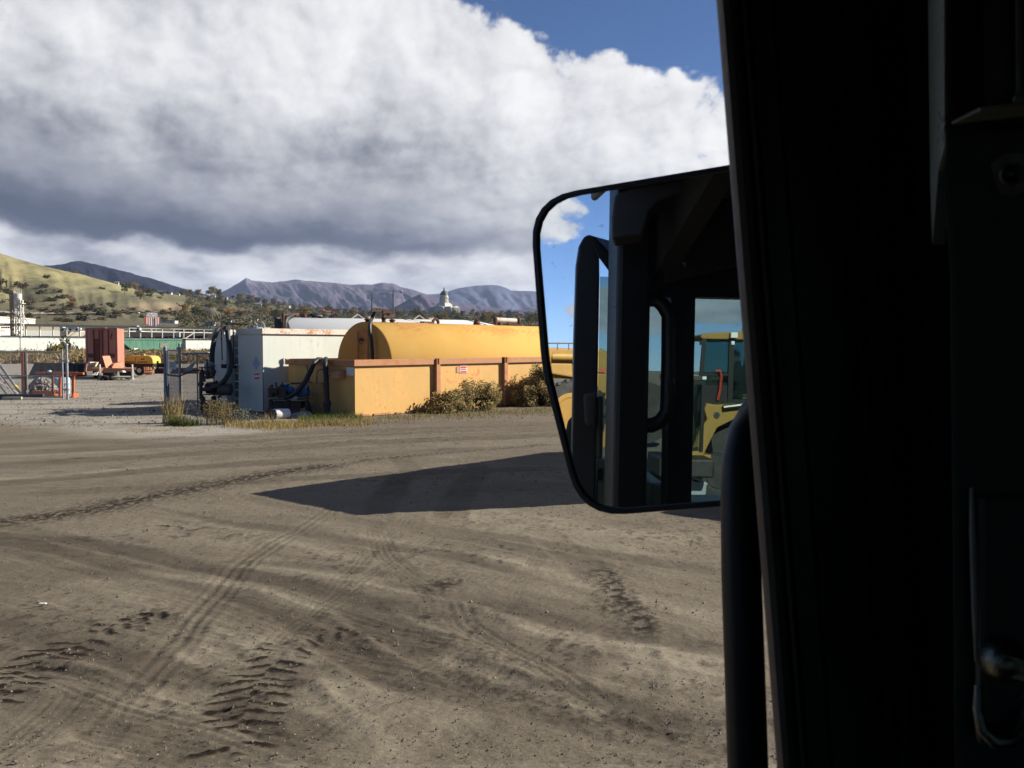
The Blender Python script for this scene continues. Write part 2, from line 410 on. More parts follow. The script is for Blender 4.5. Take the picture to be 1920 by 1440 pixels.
# ------------------------------------------------------------------ ground
def ground_material():
    m, b, _ = new_mat('yard_dirt'); co = objco()
    big = noise(co, 0.22, 5, 0.6); mid = noise(co, 1.6, 6, 0.65); fine = noise(co, 16, 5, 0.72); vf = noise(co, 34, 4, 0.78); lng = noise(vmath('MULTIPLY', co, (0.25, 1.2, 1.0)), 1.1, 5, 0.65)
    st = voro(co, 42, 'F1', out=1); peb = voro(co, 42, 'F1')
    ps = nd('ShaderNodeSeparateColor'); put(ps.inputs[0], st); pr = S(ps.outputs[0])
    st2 = voro(co, 17, 'F1', out=1); peb2 = voro(co, 17, 'F1'); ps2 = nd('ShaderNodeSeparateColor'); put(ps2.inputs[0], st2); pr2 = S(ps2.outputs[0])
    dry = mixc(clamp01((mid - 0.25) * 1.6), (0.124, 0.107, 0.080), (0.188, 0.163, 0.122))
    dry = mixc(clamp01((big - 0.35) * 2.2) * 0.5, dry, (0.160, 0.137, 0.106))
    dry = mixc(clamp01((fine - 0.42) * 3.0) * 0.55, dry, (0.235, 0.200, 0.155))
    dry = mixc(clamp01((0.52 - vf) * 5.0) * 0.62, dry, (0.080, 0.061, 0.042))
    dry = mixc(clamp01((vf - 0.56) * 6.0) * 0.62, dry, (0.29, 0.255, 0.205))
    dry = mixc(clamp01((lng - 0.52) * 3.5) * 0.45, dry, (0.105, 0.082, 0.056))
    gravel = mixc(clamp01((fine - 0.3) * 2), (0.255, 0.235, 0.203), (0.390, 0.362, 0.318))
    gravel = mixc(clamp01((mid - 0.45) * 3) * 0.55, gravel, (0.215, 0.185, 0.145))
    gpt = noise(co, 0.75, 7, 0.72); gsp = noise(co, 5.0, 4, 0.75)
    gravel = mixc(sstep(gpt, 0.52, 0.62) * 0.6, gravel, (0.165, 0.145, 0.115))
    gravel = mixc(sstep(gsp, 0.57, 0.68) * 0.45, gravel, (0.135, 0.118, 0.096))
    gravel = mixc(sstep(gsp, 0.44, 0.34) * 0.4, gravel, (0.45, 0.42, 0.37))
    gravel = mixc(clamp01((0.52 - vf) * 5.0) * 0.65, gravel, (0.11, 0.10, 0.085))
    c = mixc(attr('gravel'), dry, gravel)
    peb_m = sstep(pr, 0.80, 0.86) * sstep(peb, 0.011, 0.006) * 1.0
    c = mixc(peb_m * 0.8, c, (0.42, 0.39, 0.34))
    peb_m2 = sstep(pr2, 0.90, 0.93) * sstep(peb2, 0.022, 0.014)
    c = mixc(peb_m2 * 0.7, c, mixc(S(ps2.outputs[1]), (0.11, 0.10, 0.085), (0.46, 0.44, 0.39)))
    c = mixc(clamp01(attr('dust') * (0.75 + (fine - 0.5) * 1.6)), c, mixc(vf, (0.225, 0.194, 0.145), (0.335, 0.294, 0.225)))
    wet = attr('tone'); c = mixc(clamp01(wet * (0.92 + (fine - 0.5) * 0.6)), c, mixc(vf, (0.044, 0.035, 0.026), (0.088, 0.071, 0.053)))
    mud = attr('mud'); c = mixc(clamp01(mud), c, mixc(vf, (0.007, 0.005, 0.004), (0.026, 0.018, 0.013)))
    gr = attr('grassy'); c = mixc(clamp01(gr * sstep(mid * 0.5 + fine * 0.5, 0.42, 0.58)), c, mixc(fine, (0.17, 0.14, 0.06), (0.09, 0.09, 0.04)))
    put(b.inputs['Base Color'], c); b.inputs['Roughness'].default_value = 0.95; b.inputs['Specular IOR Level'].default_value = 0.12
    h = fine * 0.45 + vf * 0.40 + clamp01(0.02 - peb) * 9.0 + clamp01(0.04 - peb2) * 6.0
    bumpn(b, h, 0.6, 0.025)
    return m
DIRT = ground_material()

def lines(segs):
    out = []
    for a, b, d0, d1 in segs:
        x = a; L = []
        while x < b:
            L.append(x); t = (x - a) / (b - a); x += d0 * (d1/d0) ** t
        out += L
    return np.array(out + [segs[-1][1]])
def growth(a, step, end, g):
    L = []; x = a
    while x < end: x += step; step *= g; L.append(x)
    return np.array(L)
xl = lines([(-7.0, 4.2, 0.022, 0.022)]); gL = growth(0, 0.03, 14000, 1.09); gR = growth(0, 0.03, 14000, 1.09)
xs = np.concatenate([(-7.0 - gL)[::-1], xl, 4.2 + gR])
yl = lines([(4.75, 9.0, 0.0145, 0.028), (9.0, 30.0, 0.03, 0.11)]); gB = growth(0, 0.05, 14000, 1.2); gF = growth(0, 0.12, 14000, 1.05)
ys = np.concatenate([(4.75 - gB)[::-1], yl, 30 + gF])
GX, GY = np.meshgrid(xs, ys)
near = (GY > 3.5) & (GY < 85) & (GX > -60) & (GX < 30)
nx_, ny_ = GX[near], GY[near]
dust = np.zeros(nx_.shape); tone = np.zeros(nx_.shape); mud = np.zeros(nx_.shape); hgt = np.zeros(nx_.shape)
# wavering of the wheel lines
wx = (fbm(nx_*0.7, ny_*0.7, 3) - 0.5) * 0.22; wy = (fbm(nx_*0.7+40, ny_*0.7+9, 3) - 0.5) * 0.22
brk = fbm(nx_*0.5+3, ny_*0.9+5, 4); brk2 = fbm(nx_*3+8, ny_*3+1, 4, 0.6); cr_ = fbm(nx_*21, ny_*21, 3, 0.6)
def trail(pxs, smooth=True):
    p = [G(x, y) for x, y in pxs]; p = np.array([(q.x, q.y) for q in p])
    best = np.full(nx_.shape, 1e9); T = np.zeros(nx_.shape); Sx = np.zeros(nx_.shape); s0 = 0
    X = nx_ + wx; Y = ny_ + wy
    for a, b in zip(p[:-1], p[1:]):
        d = b - a; L = np.hypot(*d); d = d / L
        u = (X - a[0])*d[0] + (Y - a[1])*d[1]; uc = np.clip(u, 0, L)
        ex = X - a[0] - uc*d[0]; ey = Y - a[1] - uc*d[1]; D = np.hypot(ex, ey)
        t = ex * -d[1] + ey * d[0]; k = D < best
        best = np.where(k, D, best); T = np.where(k, np.where(np.abs(t) > 1e-9, np.sign(t), 1) * D, T); Sx = np.where(k, s0 + uc, Sx); s0 += L
    return T, Sx, s0
def soft(t, w, e): return 1 / (1 + np.exp(np.clip((np.abs(t) - w/2) / e, -40, 40)))
def band(pxs, wd, amt, ribs=0, depth=0.008):
    global tone, hgt
    T, s, L = trail(pxs); m = soft(T, wd, 0.025) * np.clip(brk*1.9 + 0.02, 0.5, 1)
    m = m * np.clip(s / (0.10 * L + .01), 0, 1) * np.clip((L - s) / (0.10 * L + .01), 0, 1)
    if ribs: m = m * (0.55 + 0.45 * np.sin(T / wd * 2 * math.pi * ribs))
    tone = np.maximum(tone, m * np.minimum(1, amt * 1.18) * (0.92 + 0.35 * (brk2 - 0.3))); hgt = hgt - m * depth
    e = np.exp(-((np.abs(T) - wd*0.55) / 0.06) ** 2) * np.clip(brk*2 - .5, 0, 1); hgt = hgt + e * depth * 0.8
def lugs(pxs, wd, pitch, amt, hh=0.007, thr=0.30):
    """churned tread print: chevron bars of dark damp soil with raised crumbs"""
    global mud, hgt
    T, s, L = trail(pxs); m = soft(T, wd, 0.02)
    side = np.where(T > 0, 0.5, 0.0); ph = (s + np.abs(T) * 0.35) / pitch + side + (brk2 - .5) * 0.45
    bar = np.clip(np.sin(ph * 2 * math.pi + (brk - .5) * 1.5) * 2.6 - 0.95 + (cr_ - .5) * 1.4, 0, 1)
    k = bar * m * np.clip((cr_ - thr + .12) * 5, 0, 1) * np.clip((brk2 - 0.30) * 6, 0, 1)
    k = k * np.clip(s / 0.1, 0, 1) * np.clip((L - s) / 0.1, 0, 1)
    mud = np.maximum(mud, np.clip(k * amt * 2.6, 0, 1)); hgt = hgt + k * hh * (cr_ * 1.6) - m * (1 - bar) * 0.004
def crumbs(pxs, wd, amt, hh=0.02, thr=0.48):
    global mud, hgt, tone
    T, s, L = trail(pxs); m = np.exp(-(T / (wd*.5)) ** 2) * np.clip(s / 0.3, 0, 1) * np.clip((L - s) / 0.3, 0, 1)
    k = m * np.clip((cr_ - thr + m * 0.08) * 7, 0, 1)
    mud = np.maximum(mud, np.clip(k * amt, 0, 1)); hgt = hgt + k * hh; tone = np.maximum(tone, m * 0.45)
damp = np.clip(1.25 - ny_ / 9.5 - nx_ * 0.10, 0, 1) * np.clip((fbm(nx_*0.55+11, ny_*0.55+2, 5, 0.6) - 0.36) * 3.0, 0, 1)
tone = np.maximum(tone, damp * 0.62); tone = np.maximum(tone, np.clip((fbm(nx_*0.3+51, ny_*0.6+22, 5, 0.6) - 0.52) * 3.0, 0, .30))
band([(-200,985),(0,1004),(133,1013),(267,1031),(400,1067),(533,1093),(700,1129),(860,1172)], 0.42, 0.85)
band([(-100,1000),(133,1035),(267,1067),(400,1107),(533,1147),(622,1178),(744,1271),(1011,1333),(1360,1420)], 0.42, 0.85)
band([(200,938),(249,947),(400,978),(533,996),(700,1022),(878,1049),(1011,1084),(1144,1120),(1400,1186)], 0.36, 0.70)
band([(420,925),(560,955),(700,985),(900,1015),(1100,1060),(1400,1130)], 0.34, 0.45)
band([(700,1084),(833,1111),(1011,1151),(1189,1191),(1400,1232)], 0.40, 0.72)
band([(640,1120),(833,1227),(967,1289),(1100,1311),(1400,1400)], 0.48, 0.85)
band([(640,935),(600,964),(533,1009),(444,1067),(356,1156),(284,1244),(150,1400)], 0.34, 0.62, ribs=3)
band([(-100,1150),(0,1173),(178,1222),(311,1258),(400,1302),(533,1370),(640,1440)], 0.44, 0.80)
band([(20,1240),(156,1293),(267,1324),(400,1360),(578,1422)], 0.36, 0.55, ribs=4)
band([(-60,1440),(20,1390),(70,1340),(120,1290)], 0.34, 0.5, ribs=5)
band([(690,975),(700,1000),(709,1022),(736,1058),(776,1089),(830,1140)], 0.32, 0.6, ribs=5)
band([(840,1120),(878,1169),(967,1218),(1033,1249),(1150,1330)], 0.30, 0.7, ribs=4)
band([(900,1440),(700,1300),(640,1200)], 0.5, 0.35)
band([(740,850),(770,880),(730,925),(700,975)], 0.5, 0.6); band([(880,850),(900,880),(860,930),(830,990)], 0.5, 0.5)
for k, (y0, y1, wd, am) in enumerate([(905, 838, 0.8, .55), (872, 818, 1.0, .5), (850, 808, 1.0, .45), (835, 800, 0.9, .4), (930, 880, 0.6, .5)]):
    band([(-250, y0+18), (0, y0), (330, y0*.62+y1*.38), (700, y0*.2+y1*.8), (1100, y1-6)], wd, am)
band([(-200,1050),(200,1085),(500,1140),(760,1225),(1000,1300),(1200,1400)], 0.55, 0.55)
band([(500,1080),(800,1140),(1100,1240),(1400,1310)], 0.5, 0.5)
band([(300,1050),(560,1060),(820,1090),(1100,1150),(1400,1215)], 0.30, 0.45)
band([(760,985),(960,1010),(1180,1050),(1400,1085)], 0.34, 0.50)
band([(1010,1000),(1090,1060),(1150,1130),(1180,1200),(1190,1300)], 0.45, 0.45)
band([(-100,1290),(160,1340),(420,1440)], 0.45, 0.6)
band([(-150,1080),(120,1120),(330,1190),(520,1290),(660,1400)], 0.42, 0.40)
def light(pxs, wd, amt):
    global dust, tone
    T, s, L = trail(pxs); m = soft(T, wd, 0.05) * np.clip(brk2*2.2 - .25, 0, 1) * np.clip(s / (.15*L), 0, 1) * np.clip((L-s) / (.15*L), 0, 1)
    dust = np.maximum(dust, m*amt); tone = tone * (1 - .85*m*amt)
rt = random.Random(44)
for k_ in range(20):
    y0 = rt.uniform(930, 1420); sl = rt.uniform(.10, .26); cu = rt.uniform(-.00004, .00007); x0 = rt.uniform(-250, 500); x1 = x0 + rt.uniform(500, 1300)
    band([(x, y0 + sl*(x-x0) + cu*(x-x0)**2) for x in np.linspace(x0, x1, 8)], rt.uniform(.22,.42), rt.uniform(.30,.60), ribs=rt.choice([0,0,4,5,6]), depth=.005)
for k_ in range(7):
    x0 = rt.uniform(60, 900); y0 = rt.uniform(1150, 1440); x1 = x0 + rt.uniform(200, 420); y1 = y0 - rt.uniform(180, 330)
    band([(x0, y0), ((x0+x1)/2 + rt.uniform(-30,30), (y0+y1)/2), (x1, y1)], rt.uniform(.25,.38), rt.uniform(.25,.45), ribs=rt.choice([3,4,5]), depth=.005)
for p_, w_, a_ in (([(240,1062),(361,1085),(437,1099),(525,1121),(640,1150)],.20,.95), ([(230,942),(330,965),(459,996),(612,1034),(720,1060)],.22,.7), ([(440,1050),(560,1070),(656,1088),(800,1120)],.17,.7),
        ([(880,1032),(960,1058),(1093,1099),(1220,1130),(1390,1176)],.26,.9), ([(950,1160),(1040,1182),(1115,1198),(1240,1222),(1420,1262)],.28,.95), ([(790,1215),(900,1248),(984,1280),(1202,1356)],.25,.8),
        ([(560,970),(650,995),(765,1023),(860,1045)],.2,.6), ([(1150,1225),(1260,1250),(1420,1300)],.7,.8), ([(330,1205),(430,1210),(520,1222)],.75,.75), ([(250,1290),(340,1305),(420,1320)],.5,.6), ([(560,1285),(700,1330),(860,1400)],.8,.55),
        ([(60,1100),(200,1110),(330,1140)],.9,.45), ([(200,980),(400,1000),(520,1030)],.9,.35), ([(820,960),(1000,985),(1300,1030)],1.4,.55), ([(0,1395),(110,1420),(200,1440)],.6,.4), ([(-200,868),(200,845),(600,822),(1000,806)],.35,.5), ([(-200,905),(100,892),(330,870)],.4,.6), ([(560,880),(700,862),(900,845)],.0001,.0)):
    light(p_, w_, a_)
for k_ in range(9):
    y_ = 708 + k_*9.5; x_ = 60 + (k_*97) % 200
    band([(x_-260, y_+4), (x_, y_), (x_+200, y_-3), (x_+460, y_+2)], 0.7 + .1*(k_ % 3), 0.28)
lugs([(-60,1330),(0,1290),(60,1250),(110,1215),(160,1192)], 0.46, 0.16, 1.0)
lugs([(150,1190),(200,1172),(300,1148)], 0.34, 0.17, 0.9, thr=.42)
lugs([(415,1420),(430,1385),(455,1330),(490,1270),(530,1225),(570,1200)], 0.50, 0.16, 1.0)
lugs([(560,1208),(600,1188),(690,1172)], 0.30, 0.16, .9, thr=.40)
lugs([(655,1215),(700,1200),(750,1180)], 0.24, 0.16, 0.8, thr=.4)
crumbs([(1120,1060),(1150,1100),(1185,1145),(1225,1200)], 0.40, 0.95, .008, thr=.52)
crumbs([(770,1120),(870,1080)], 0.40, 0.95, .006, thr=.50)
crumbs([(760,1150),(870,1162)], 0.25, 0.95, .006, thr=.47)
crumbs([(800,1240),(960,1300),(1100,1330),(1300,1390),(1440,1430)], 0.62, 0.55, .004, thr=.58)
lugs([(300,990),(330,985)], 0.5, 0.2, 0.6, thr=.44)
crumbs([(-60,985),(60,970),(160,955),(290,930),(420,905),(560,880),(640,869)], 0.95, 1.0, 0.012, thr=.50)
crumbs([(560,880),(700,862),(850,848),(1040,832)], 0.5, .8, 0.006, thr=.56)
crumbs([(1100,1140),(1200,1140)], 0.5, 0.9); crumbs([(1150,1185),(1210,1190)], 0.3, 0.8)
crumbs([(200,1160),(290,1150)], 0.25, 0.9)
sc_ = np.clip((fbm(nx_*9+70, ny_*9+20, 4, 0.65) - 0.615) * 16, 0, 1) * np.clip((brk - 0.38)*3, 0, 1)
mud = np.maximum(mud, sc_ * 0.55 * np.clip((90-ny_)/60, 0, 1)); hgt = hgt + sc_ * 0.006
hgt = hgt + (fbm(nx_*0.45, ny_*0.45, 4) - 0.5) * 0.05 + (fbm(nx_*6, ny_*6, 5, 0.6) - 0.5) * 0.018 + (cr_ - .5) * 0.008
Z = np.zeros(GX.shape); TON = np.zeros(GX.shape); DUS = np.zeros(GX.shape); MUD = np.zeros(GX.shape)
fade = np.clip((85 - ny_) / 20, 0, 1)
Z[near] = hgt * fade; TON[near] = np.clip(tone, 0, 1) * fade; MUD[near] = mud * fade; DUS[near] = np.clip(dust, 0, 1) * fade
# far yard is pale gravel, the wheel lane in front is brown dirt
pxx = 960 + GX / np.maximum(GY, 1) * F; pyy = 648 + EYE * F / np.maximum(GY, 1)
edge = 800 + 24 * np.sin(pxx / 210) + (fbm(GX*.3, GY*.3, 3) - .5) * 26 - np.clip((pxx - 350) / 700, 0, 1) * 22
GRV = np.clip((edge - pyy) / 18 + 0.3, 0, 1) * (GY > 5)
GRV = np.where(GY <= 5, 0.25, GRV)
GRS = np.zeros(GX.shape)
ground = grid_mesh('ground', GX, GY, Z, DIRT, {'tone': TON, 'mud': MUD, 'dust': DUS, 'gravel': GRV, 'grassy': GRS}); kind(ground, 'structure')

# ------------------------------------------------------------------ hills
def prof(pts):
    x, y = zip(*pts); return lambda c: np.interp(c, x, y)
RIDGE = prof([(-900,330),(-400,400),(0,474),(36,486),(87,500),(126,509),(153,514),(181,522),(217,532),(271,547),(334,553),(400,555),(463,566),(520,573),(590,583),(690,588),(800,588),(1000,595),(1500,596),(2600,600)])
RDIST = prof([(-900,950),(150,1050),(330,1300),(480,1900),(600,2450),(2600,2450)])
D0 = 330.0
def hill_z(c, s):
    """height of the foothill in column c (photo column) at fraction s of the way to its ridge"""
    D = D0 + (RDIST(c) - D0) * s
    zr = EYE + (648 - RIDGE(c)) * RDIST(c) / F
    zb = 0.6
    e = 1.25 - 0.35 * np.clip((c - 350) / 250, 0, 1)
    z = zb + (zr - zb) * s ** e
    x = (c - 960) / F * D
    amp = np.clip(s*2.2 - .5, 0, 1) * zr * 0.17 * np.sin(np.clip(s, 0, 1) * math.pi) ** 0.8
    z = z + (fbm(x*0.006 + 3 + D*0.003, D*0.006, 5, 0.55) - 0.5) * amp * 1.5
    g = np.abs(vnoise(c*0.021 + s*1.1 + 4, s*0.8 + 2) - 0.5) * 2; g2 = np.abs(vnoise(c*0.06 + s*2.1 + 14, s*1.6 + 7) - 0.5) * 2
    z = z - np.clip((s - .3) / .3, 0, 1) * zr * np.sin(np.clip(s, 0, 1) * math.pi) ** 0.8 * (0.10 * (1 - g) ** 2 + 0.05 * (1 - g2) ** 2)
    return x, D, z
cc, ss = np.meshgrid(np.linspace(-900, 2600, 520), np.concatenate([np.linspace(0, 1, 110), np.linspace(1.02, 1.6, 14)]))
HX, HD, HZ = hill_z(cc, np.minimum(ss, 1.0))
over = np.clip(ss - 1, 0, 1); HD2 = HD + over * 900; HX2 = (cc - 960) / F * HD2; HZ2 = HZ - over * 80
ppy = 648 - (HZ - EYE) * F / HD
gold = fbm(cc*0.012 + 2, ppy*0.05 + cc*0.004, 5, 0.6)
gul = np.abs(vnoise(cc*0.021 + ss*1.1 + 4, ss*0.8 + 2) - 0.5) * 2; gold = gold - (1 - gul) ** 2 * 0.14
gold = np.clip((gold - 0.50) * 4.0 + np.clip((575 - ppy - np.clip(cc, 0, 300)*0.03) / 60, -1.2, 0.8), 0, 1) * np.clip((440 - cc) / 130, 0.0, 1)
bank = np.exp(-(((cc - 300) / 60) ** 2 + ((ppy - 575) / 9) ** 2) ** 2)
scrub = np.clip((ppy - 548 - np.clip(cc,0,300)*.07) / 22, 0, 1) * np.clip((fbm(cc*0.03, ppy*0.09, 4) - 0.3) * 2.2, 0, 1)
def hill_material():
    m, b, _ = new_mat('hillside_grass'); co = objco()
    n = noise(co, 0.02, 6, 0.65); f = noise(co, 0.12, 5, 0.7)
    base = mixc(clamp01((n - .3) * 2), (0.100, 0.098, 0.058), (0.160, 0.145, 0.090))
    g = mixc(clamp01((f - .3) * 2), (0.215, 0.195, 0.095), (0.355, 0.315, 0.165))
    c = mixc(attr('gold'), base, g)
    c = mixc(clamp01(attr('scrub') * (0.4 + f * 1.1)), c, mixc(n, (0.125, 0.103, 0.082), (0.085, 0.080, 0.052)))
    c = mixc(attr('bank'), c, (0.27, 0.215, 0.135))
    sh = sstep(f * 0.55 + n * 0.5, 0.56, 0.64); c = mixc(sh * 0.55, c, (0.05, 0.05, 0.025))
    put(b.inputs['Base Color'], c); b.inputs['Roughness'].default_value = 1; b.inputs['Specular IOR Level'].default_value = 0.05
    bumpn(b, f * 0.6 + n * 0.6, 0.6, 6.0)
    return m
HILL = hill_material()
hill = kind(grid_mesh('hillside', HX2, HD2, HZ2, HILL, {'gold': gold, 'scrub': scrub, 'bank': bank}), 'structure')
def TP(px, py):
    s = np.linspace(0.01, 1.0, 200); x, D, z = hill_z(np.full(200, float(px)), s)
    y = 648 - (z - EYE) * F / D; k = np.where(y <= py)[0]
    k = k[0] if len(k) else 199
    return Vector((x[k], D[k], z[k]))
def TS(px, s):
    x, D, z = hill_z(np.array([float(px)]), np.array([float(s)])); return Vector((x[0], D[0], z[0]))

def range_mesh(name, pts, near_d, far_d, m, foot, seed, rel=0.5, cols=420, rows=70, fine=1.0):
    pr = prof(pts); c = np.linspace(pts[0][0], pts[-1][0], cols); s = np.concatenate([np.linspace(0, 1, rows), np.linspace(1.05, 1.5, 6)])
    C, S_ = np.meshgrid(c, s); D = near_d + (far_d - near_d) * np.minimum(S_, 1); D = D + np.clip(S_ - 1, 0, 1) * (far_d - near_d)
    jag = (fbm(C*0.05*fine + seed, C*0 + seed, 5, 0.6) - 0.5) * 5.0
    zr = EYE + (648 - (pr(C) + jag*0.6)) * far_d / F; sm = np.minimum(S_, 1)
    x = (C - 960) / F * D
    rid = np.abs(fbm(C*0.022*fine + seed*3 + sm*1.6, sm*1.9 + C*0.006, 6, 0.55) - 0.5) * 2
    z = foot + (zr - foot) * sm ** 0.95 * (1 - rel * rid * np.sin(sm * math.pi) ** 0.75) - np.clip(S_ - 1, 0, 1) * zr
    return kind(grid_mesh(name, x, D, z, m), 'structure')
def rock(name, c1, c2, c3, sc, snow=0.0, snow_z=(700, 900)):
    m, b, _ = new_mat(name); co = objco(); n = noise(co, sc, 7, 0.62); f = noise(co, sc*7, 5, 0.65)
    c = mixc(clamp01((n - .3)*2.2), c1, c2); c = mixc(sstep(f, .52, .66)*.8, c, c3)
    if snow:
        sp = nd('ShaderNodeSeparateXYZ'); put(sp.inputs[0], co); z = S(sp.outputs[2]) + (f - .5) * 420
        c = mixc(sstep(z, *snow_z) * snow, c, (0.6, 0.62, 0.66))
    put(b.inputs['Base Color'], c); b.inputs['Roughness'].default_value = 1; b.inputs['Specular IOR Level'].default_value = 0.03
    bumpn(b, n*.6 + f*.5, 0.5, 60); return m
MOUNT = rock('mountain_scrub_haze', (0.066, 0.060, 0.092), (0.112, 0.092, 0.112), (0.048, 0.050, 0.088), 0.0019, 0.75, (520, 740))  # scrub tones with part of the blue air haze mixed in
MOUNT2 = rock('far_mountain_haze', (0.058, 0.072, 0.125), (0.105, 0.115, 0.165), (0.046, 0.060, 0.112), 0.0013)  # distance haze is partly put into this blue-grey base
DARKHILL = rock('cloud_shade_hill', (0.007, 0.010, 0.026), (0.014, 0.016, 0.034), (0.030, 0.029, 0.040), 0.004)  # near-black blue base carries the cloud shadow lying over this hill
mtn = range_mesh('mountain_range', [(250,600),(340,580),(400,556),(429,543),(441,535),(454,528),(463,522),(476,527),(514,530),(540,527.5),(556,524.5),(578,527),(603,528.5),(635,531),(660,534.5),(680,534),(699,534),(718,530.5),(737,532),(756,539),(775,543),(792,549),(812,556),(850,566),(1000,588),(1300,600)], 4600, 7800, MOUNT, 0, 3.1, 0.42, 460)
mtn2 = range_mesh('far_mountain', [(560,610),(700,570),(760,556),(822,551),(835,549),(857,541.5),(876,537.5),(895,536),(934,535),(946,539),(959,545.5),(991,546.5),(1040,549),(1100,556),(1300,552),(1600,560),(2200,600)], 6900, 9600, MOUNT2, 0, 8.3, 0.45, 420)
mtn3 = range_mesh('foothill', [(690,600),(730,580),(750,571),(770,560),(790,551),(806,560),(830,568),(860,574),(900,580),(960,582),(1100,575),(1500,590)], 3600, 5000, MOUNT, 0, 14.4, 0.5, 260, 50)
dark = range_mesh('shaded_hill', [(-200,560),(60,512),(87,499),(108,498),(126,496),(137,491.5),(155,490.5),(181,496),(217,505),(253,514),(289,523),(332,537),(400,556),(520,600)], 2600, 3900, DARKHILL, 0, 5.7, 0.4, 260, 50)

# road on the hillside with its rail line of sun-lit guard rail
ROADM = paint('road_gravel', (0.36, 0.33, 0.28), 0.9, var=0.1, scale=0.2)
road = MB(); prev = None
for px in range(-200, 330, 6):
    q = TP(px, 589.5 + 2.2 * math.sin(px / 60)); L = V(-0.6, -7, 0.6); R = V(0.6, 7, 1.8)
    if prev: b = len(road.v); road.add([prev + L, q + L, q + R, prev + R], [(0, 1, 2, 3)])
    prev = q
kind(road.build('road', ROADM), 'structure')

# ------------------------------------------------------------------ vegetation prototypes
LEAFS = {
 'olive': leafm('leaf_olive', (0.070, 0.070, 0.026), (0.150, 0.130, 0.050)),
 'green': leafm('leaf_green', (0.042, 0.056, 0.022), (0.095, 0.105, 0.040)),
 'dark': leafm('leaf_dark', (0.014, 0.024, 0.014), (0.032, 0.042, 0.022)),
 'orange': leafm('leaf_orange', (0.24, 0.12, 0.035), (0.36, 0.19, 0.06)),
 'yellow': leafm('leaf_yellow', (0.16, 0.115, 0.03), (0.29, 0.21, 0.06)),
 'brown': leafm('leaf_brown', (0.09, 0.066, 0.038), (0.16, 0.115, 0.06)),
 'red': leafm('leaf_red', (0.13, 0.035, 0.022), (0.20, 0.06, 0.03)),
 'scrub': leafm('leaf_scrub', (0.048, 0.048, 0.026), (0.110, 0.096, 0.055))}
BARK = paint('bark', (0.07, 0.05, 0.035), 0.9, var=0.3, scale=3)
def tree_mesh(name, leafmat, h, rad, n, sz, seed, conifer=False):
    r = random.Random(seed); mb = MB()
    mb.cur = 0; mb.tube([(0,0,-0.5),(0.05*h*r.uniform(-1,1)*.4,0,h*.3),(0,0,h*.75)], [h*.030, h*.020, h*.008], 6)
    for k in range(5):
        a = r.uniform(0, 6.3); z = h*r.uniform(.25,.5)
        mb.tube([(0,0,z),(math.cos(a)*rad*.6, math.sin(a)*rad*.6, z + h*.25)], [h*.012, h*.004], 5)
    mb.cur = 1
    if conifer:
        for k in range(n):
            t = r.random() ** .7; z = h*(.1 + .9*(1-t)); R = rad * t * r.uniform(.5, 1.05); a = r.uniform(0, 6.3)
            mb.leaf((math.cos(a)*R, math.sin(a)*R, z), sz, r, .6)
    else:
        lobes = []
        for k in range(11):
            a = r.uniform(0, 6.3); q = r.random() ** .5 * rad * .72; z = h * r.uniform(.34, .86); lobes.append((math.cos(a)*q, math.sin(a)*q, z, rad*r.uniform(.28,.5)))
        for k in range(n):
            x, y, z, R = r.choice(lobes); d = Vector((r.gauss(0,1), r.gauss(0,1), r.gauss(0,.8))); d.normalize()
            mb.leaf(Vector((x,y,z)) + d*R*r.uniform(.55,1.08), sz*r.uniform(.6,1.2), r)
    return mb.build(name, [BARK, LEAFS[leafmat]])
def take(o):
    me = o.data; bpy.data.objects.remove(o); return me
TREES = {}
for k, (lm, con) in {'olive': ('olive', 0), 'green': ('green', 0), 'conifer': ('dark', 1), 'orange': ('orange', 0), 'yellow': ('yellow', 0), 'brown': ('brown', 0), 'red': ('red', 0)}.items():
    TREES[k] = [take(tree_mesh('tree_mesh', lm, 9, 1.9 if con else 4.0, 520, 0.85, 11 + j * 7 + len(k), con)) for j in range(3)]
WORDS = {'olive': 'olive green rounded tree', 'green': 'mid green rounded tree', 'conifer': 'dark pointed conifer', 'orange': 'orange autumn tree', 'yellow': 'yellowing autumn tree', 'brown': 'brown bare-looking tree', 'red': 'dull red autumn tree'}
def place_tree(k, loc, sc, where, group):
    o = bpy.data.objects.new('conifer_tree' if k == 'conifer' else 'autumn_tree' if k in ('orange','yellow','red','brown') else 'leafy_tree', rnd.choice(TREES[k])); COL.objects.link(o)
    o.location = loc; o.rotation_euler = (0, 0, rnd.uniform(0, 6.3)); s = sc; o.scale = (s*rnd.uniform(.9,1.3), s*rnd.uniform(.9,1.3), s)
    tag(o, WORDS[k] + ' ' + where, 'tree', group); return o
def zone(px):
    if px < 300: return 'on the crest of the grassy hill at left'
    if px < 440: return 'on the slope at the foot of the grassy hill'
    if px < 600: return 'among the houses on the slope above the white container'
    if px < 730: return 'on the skyline beyond the white tank, left of the cranes'
    if px < 815: return 'on the skyline between the cranes and the domed building'
    if px < 880: return 'in front of the domed building'
    return 'on the skyline right of the domed building'
KP = ['olive']*9 + ['green']*6 + ['brown']*3 + ['yellow']*5 + ['orange'] + ['conifer']*3
cnt = 0
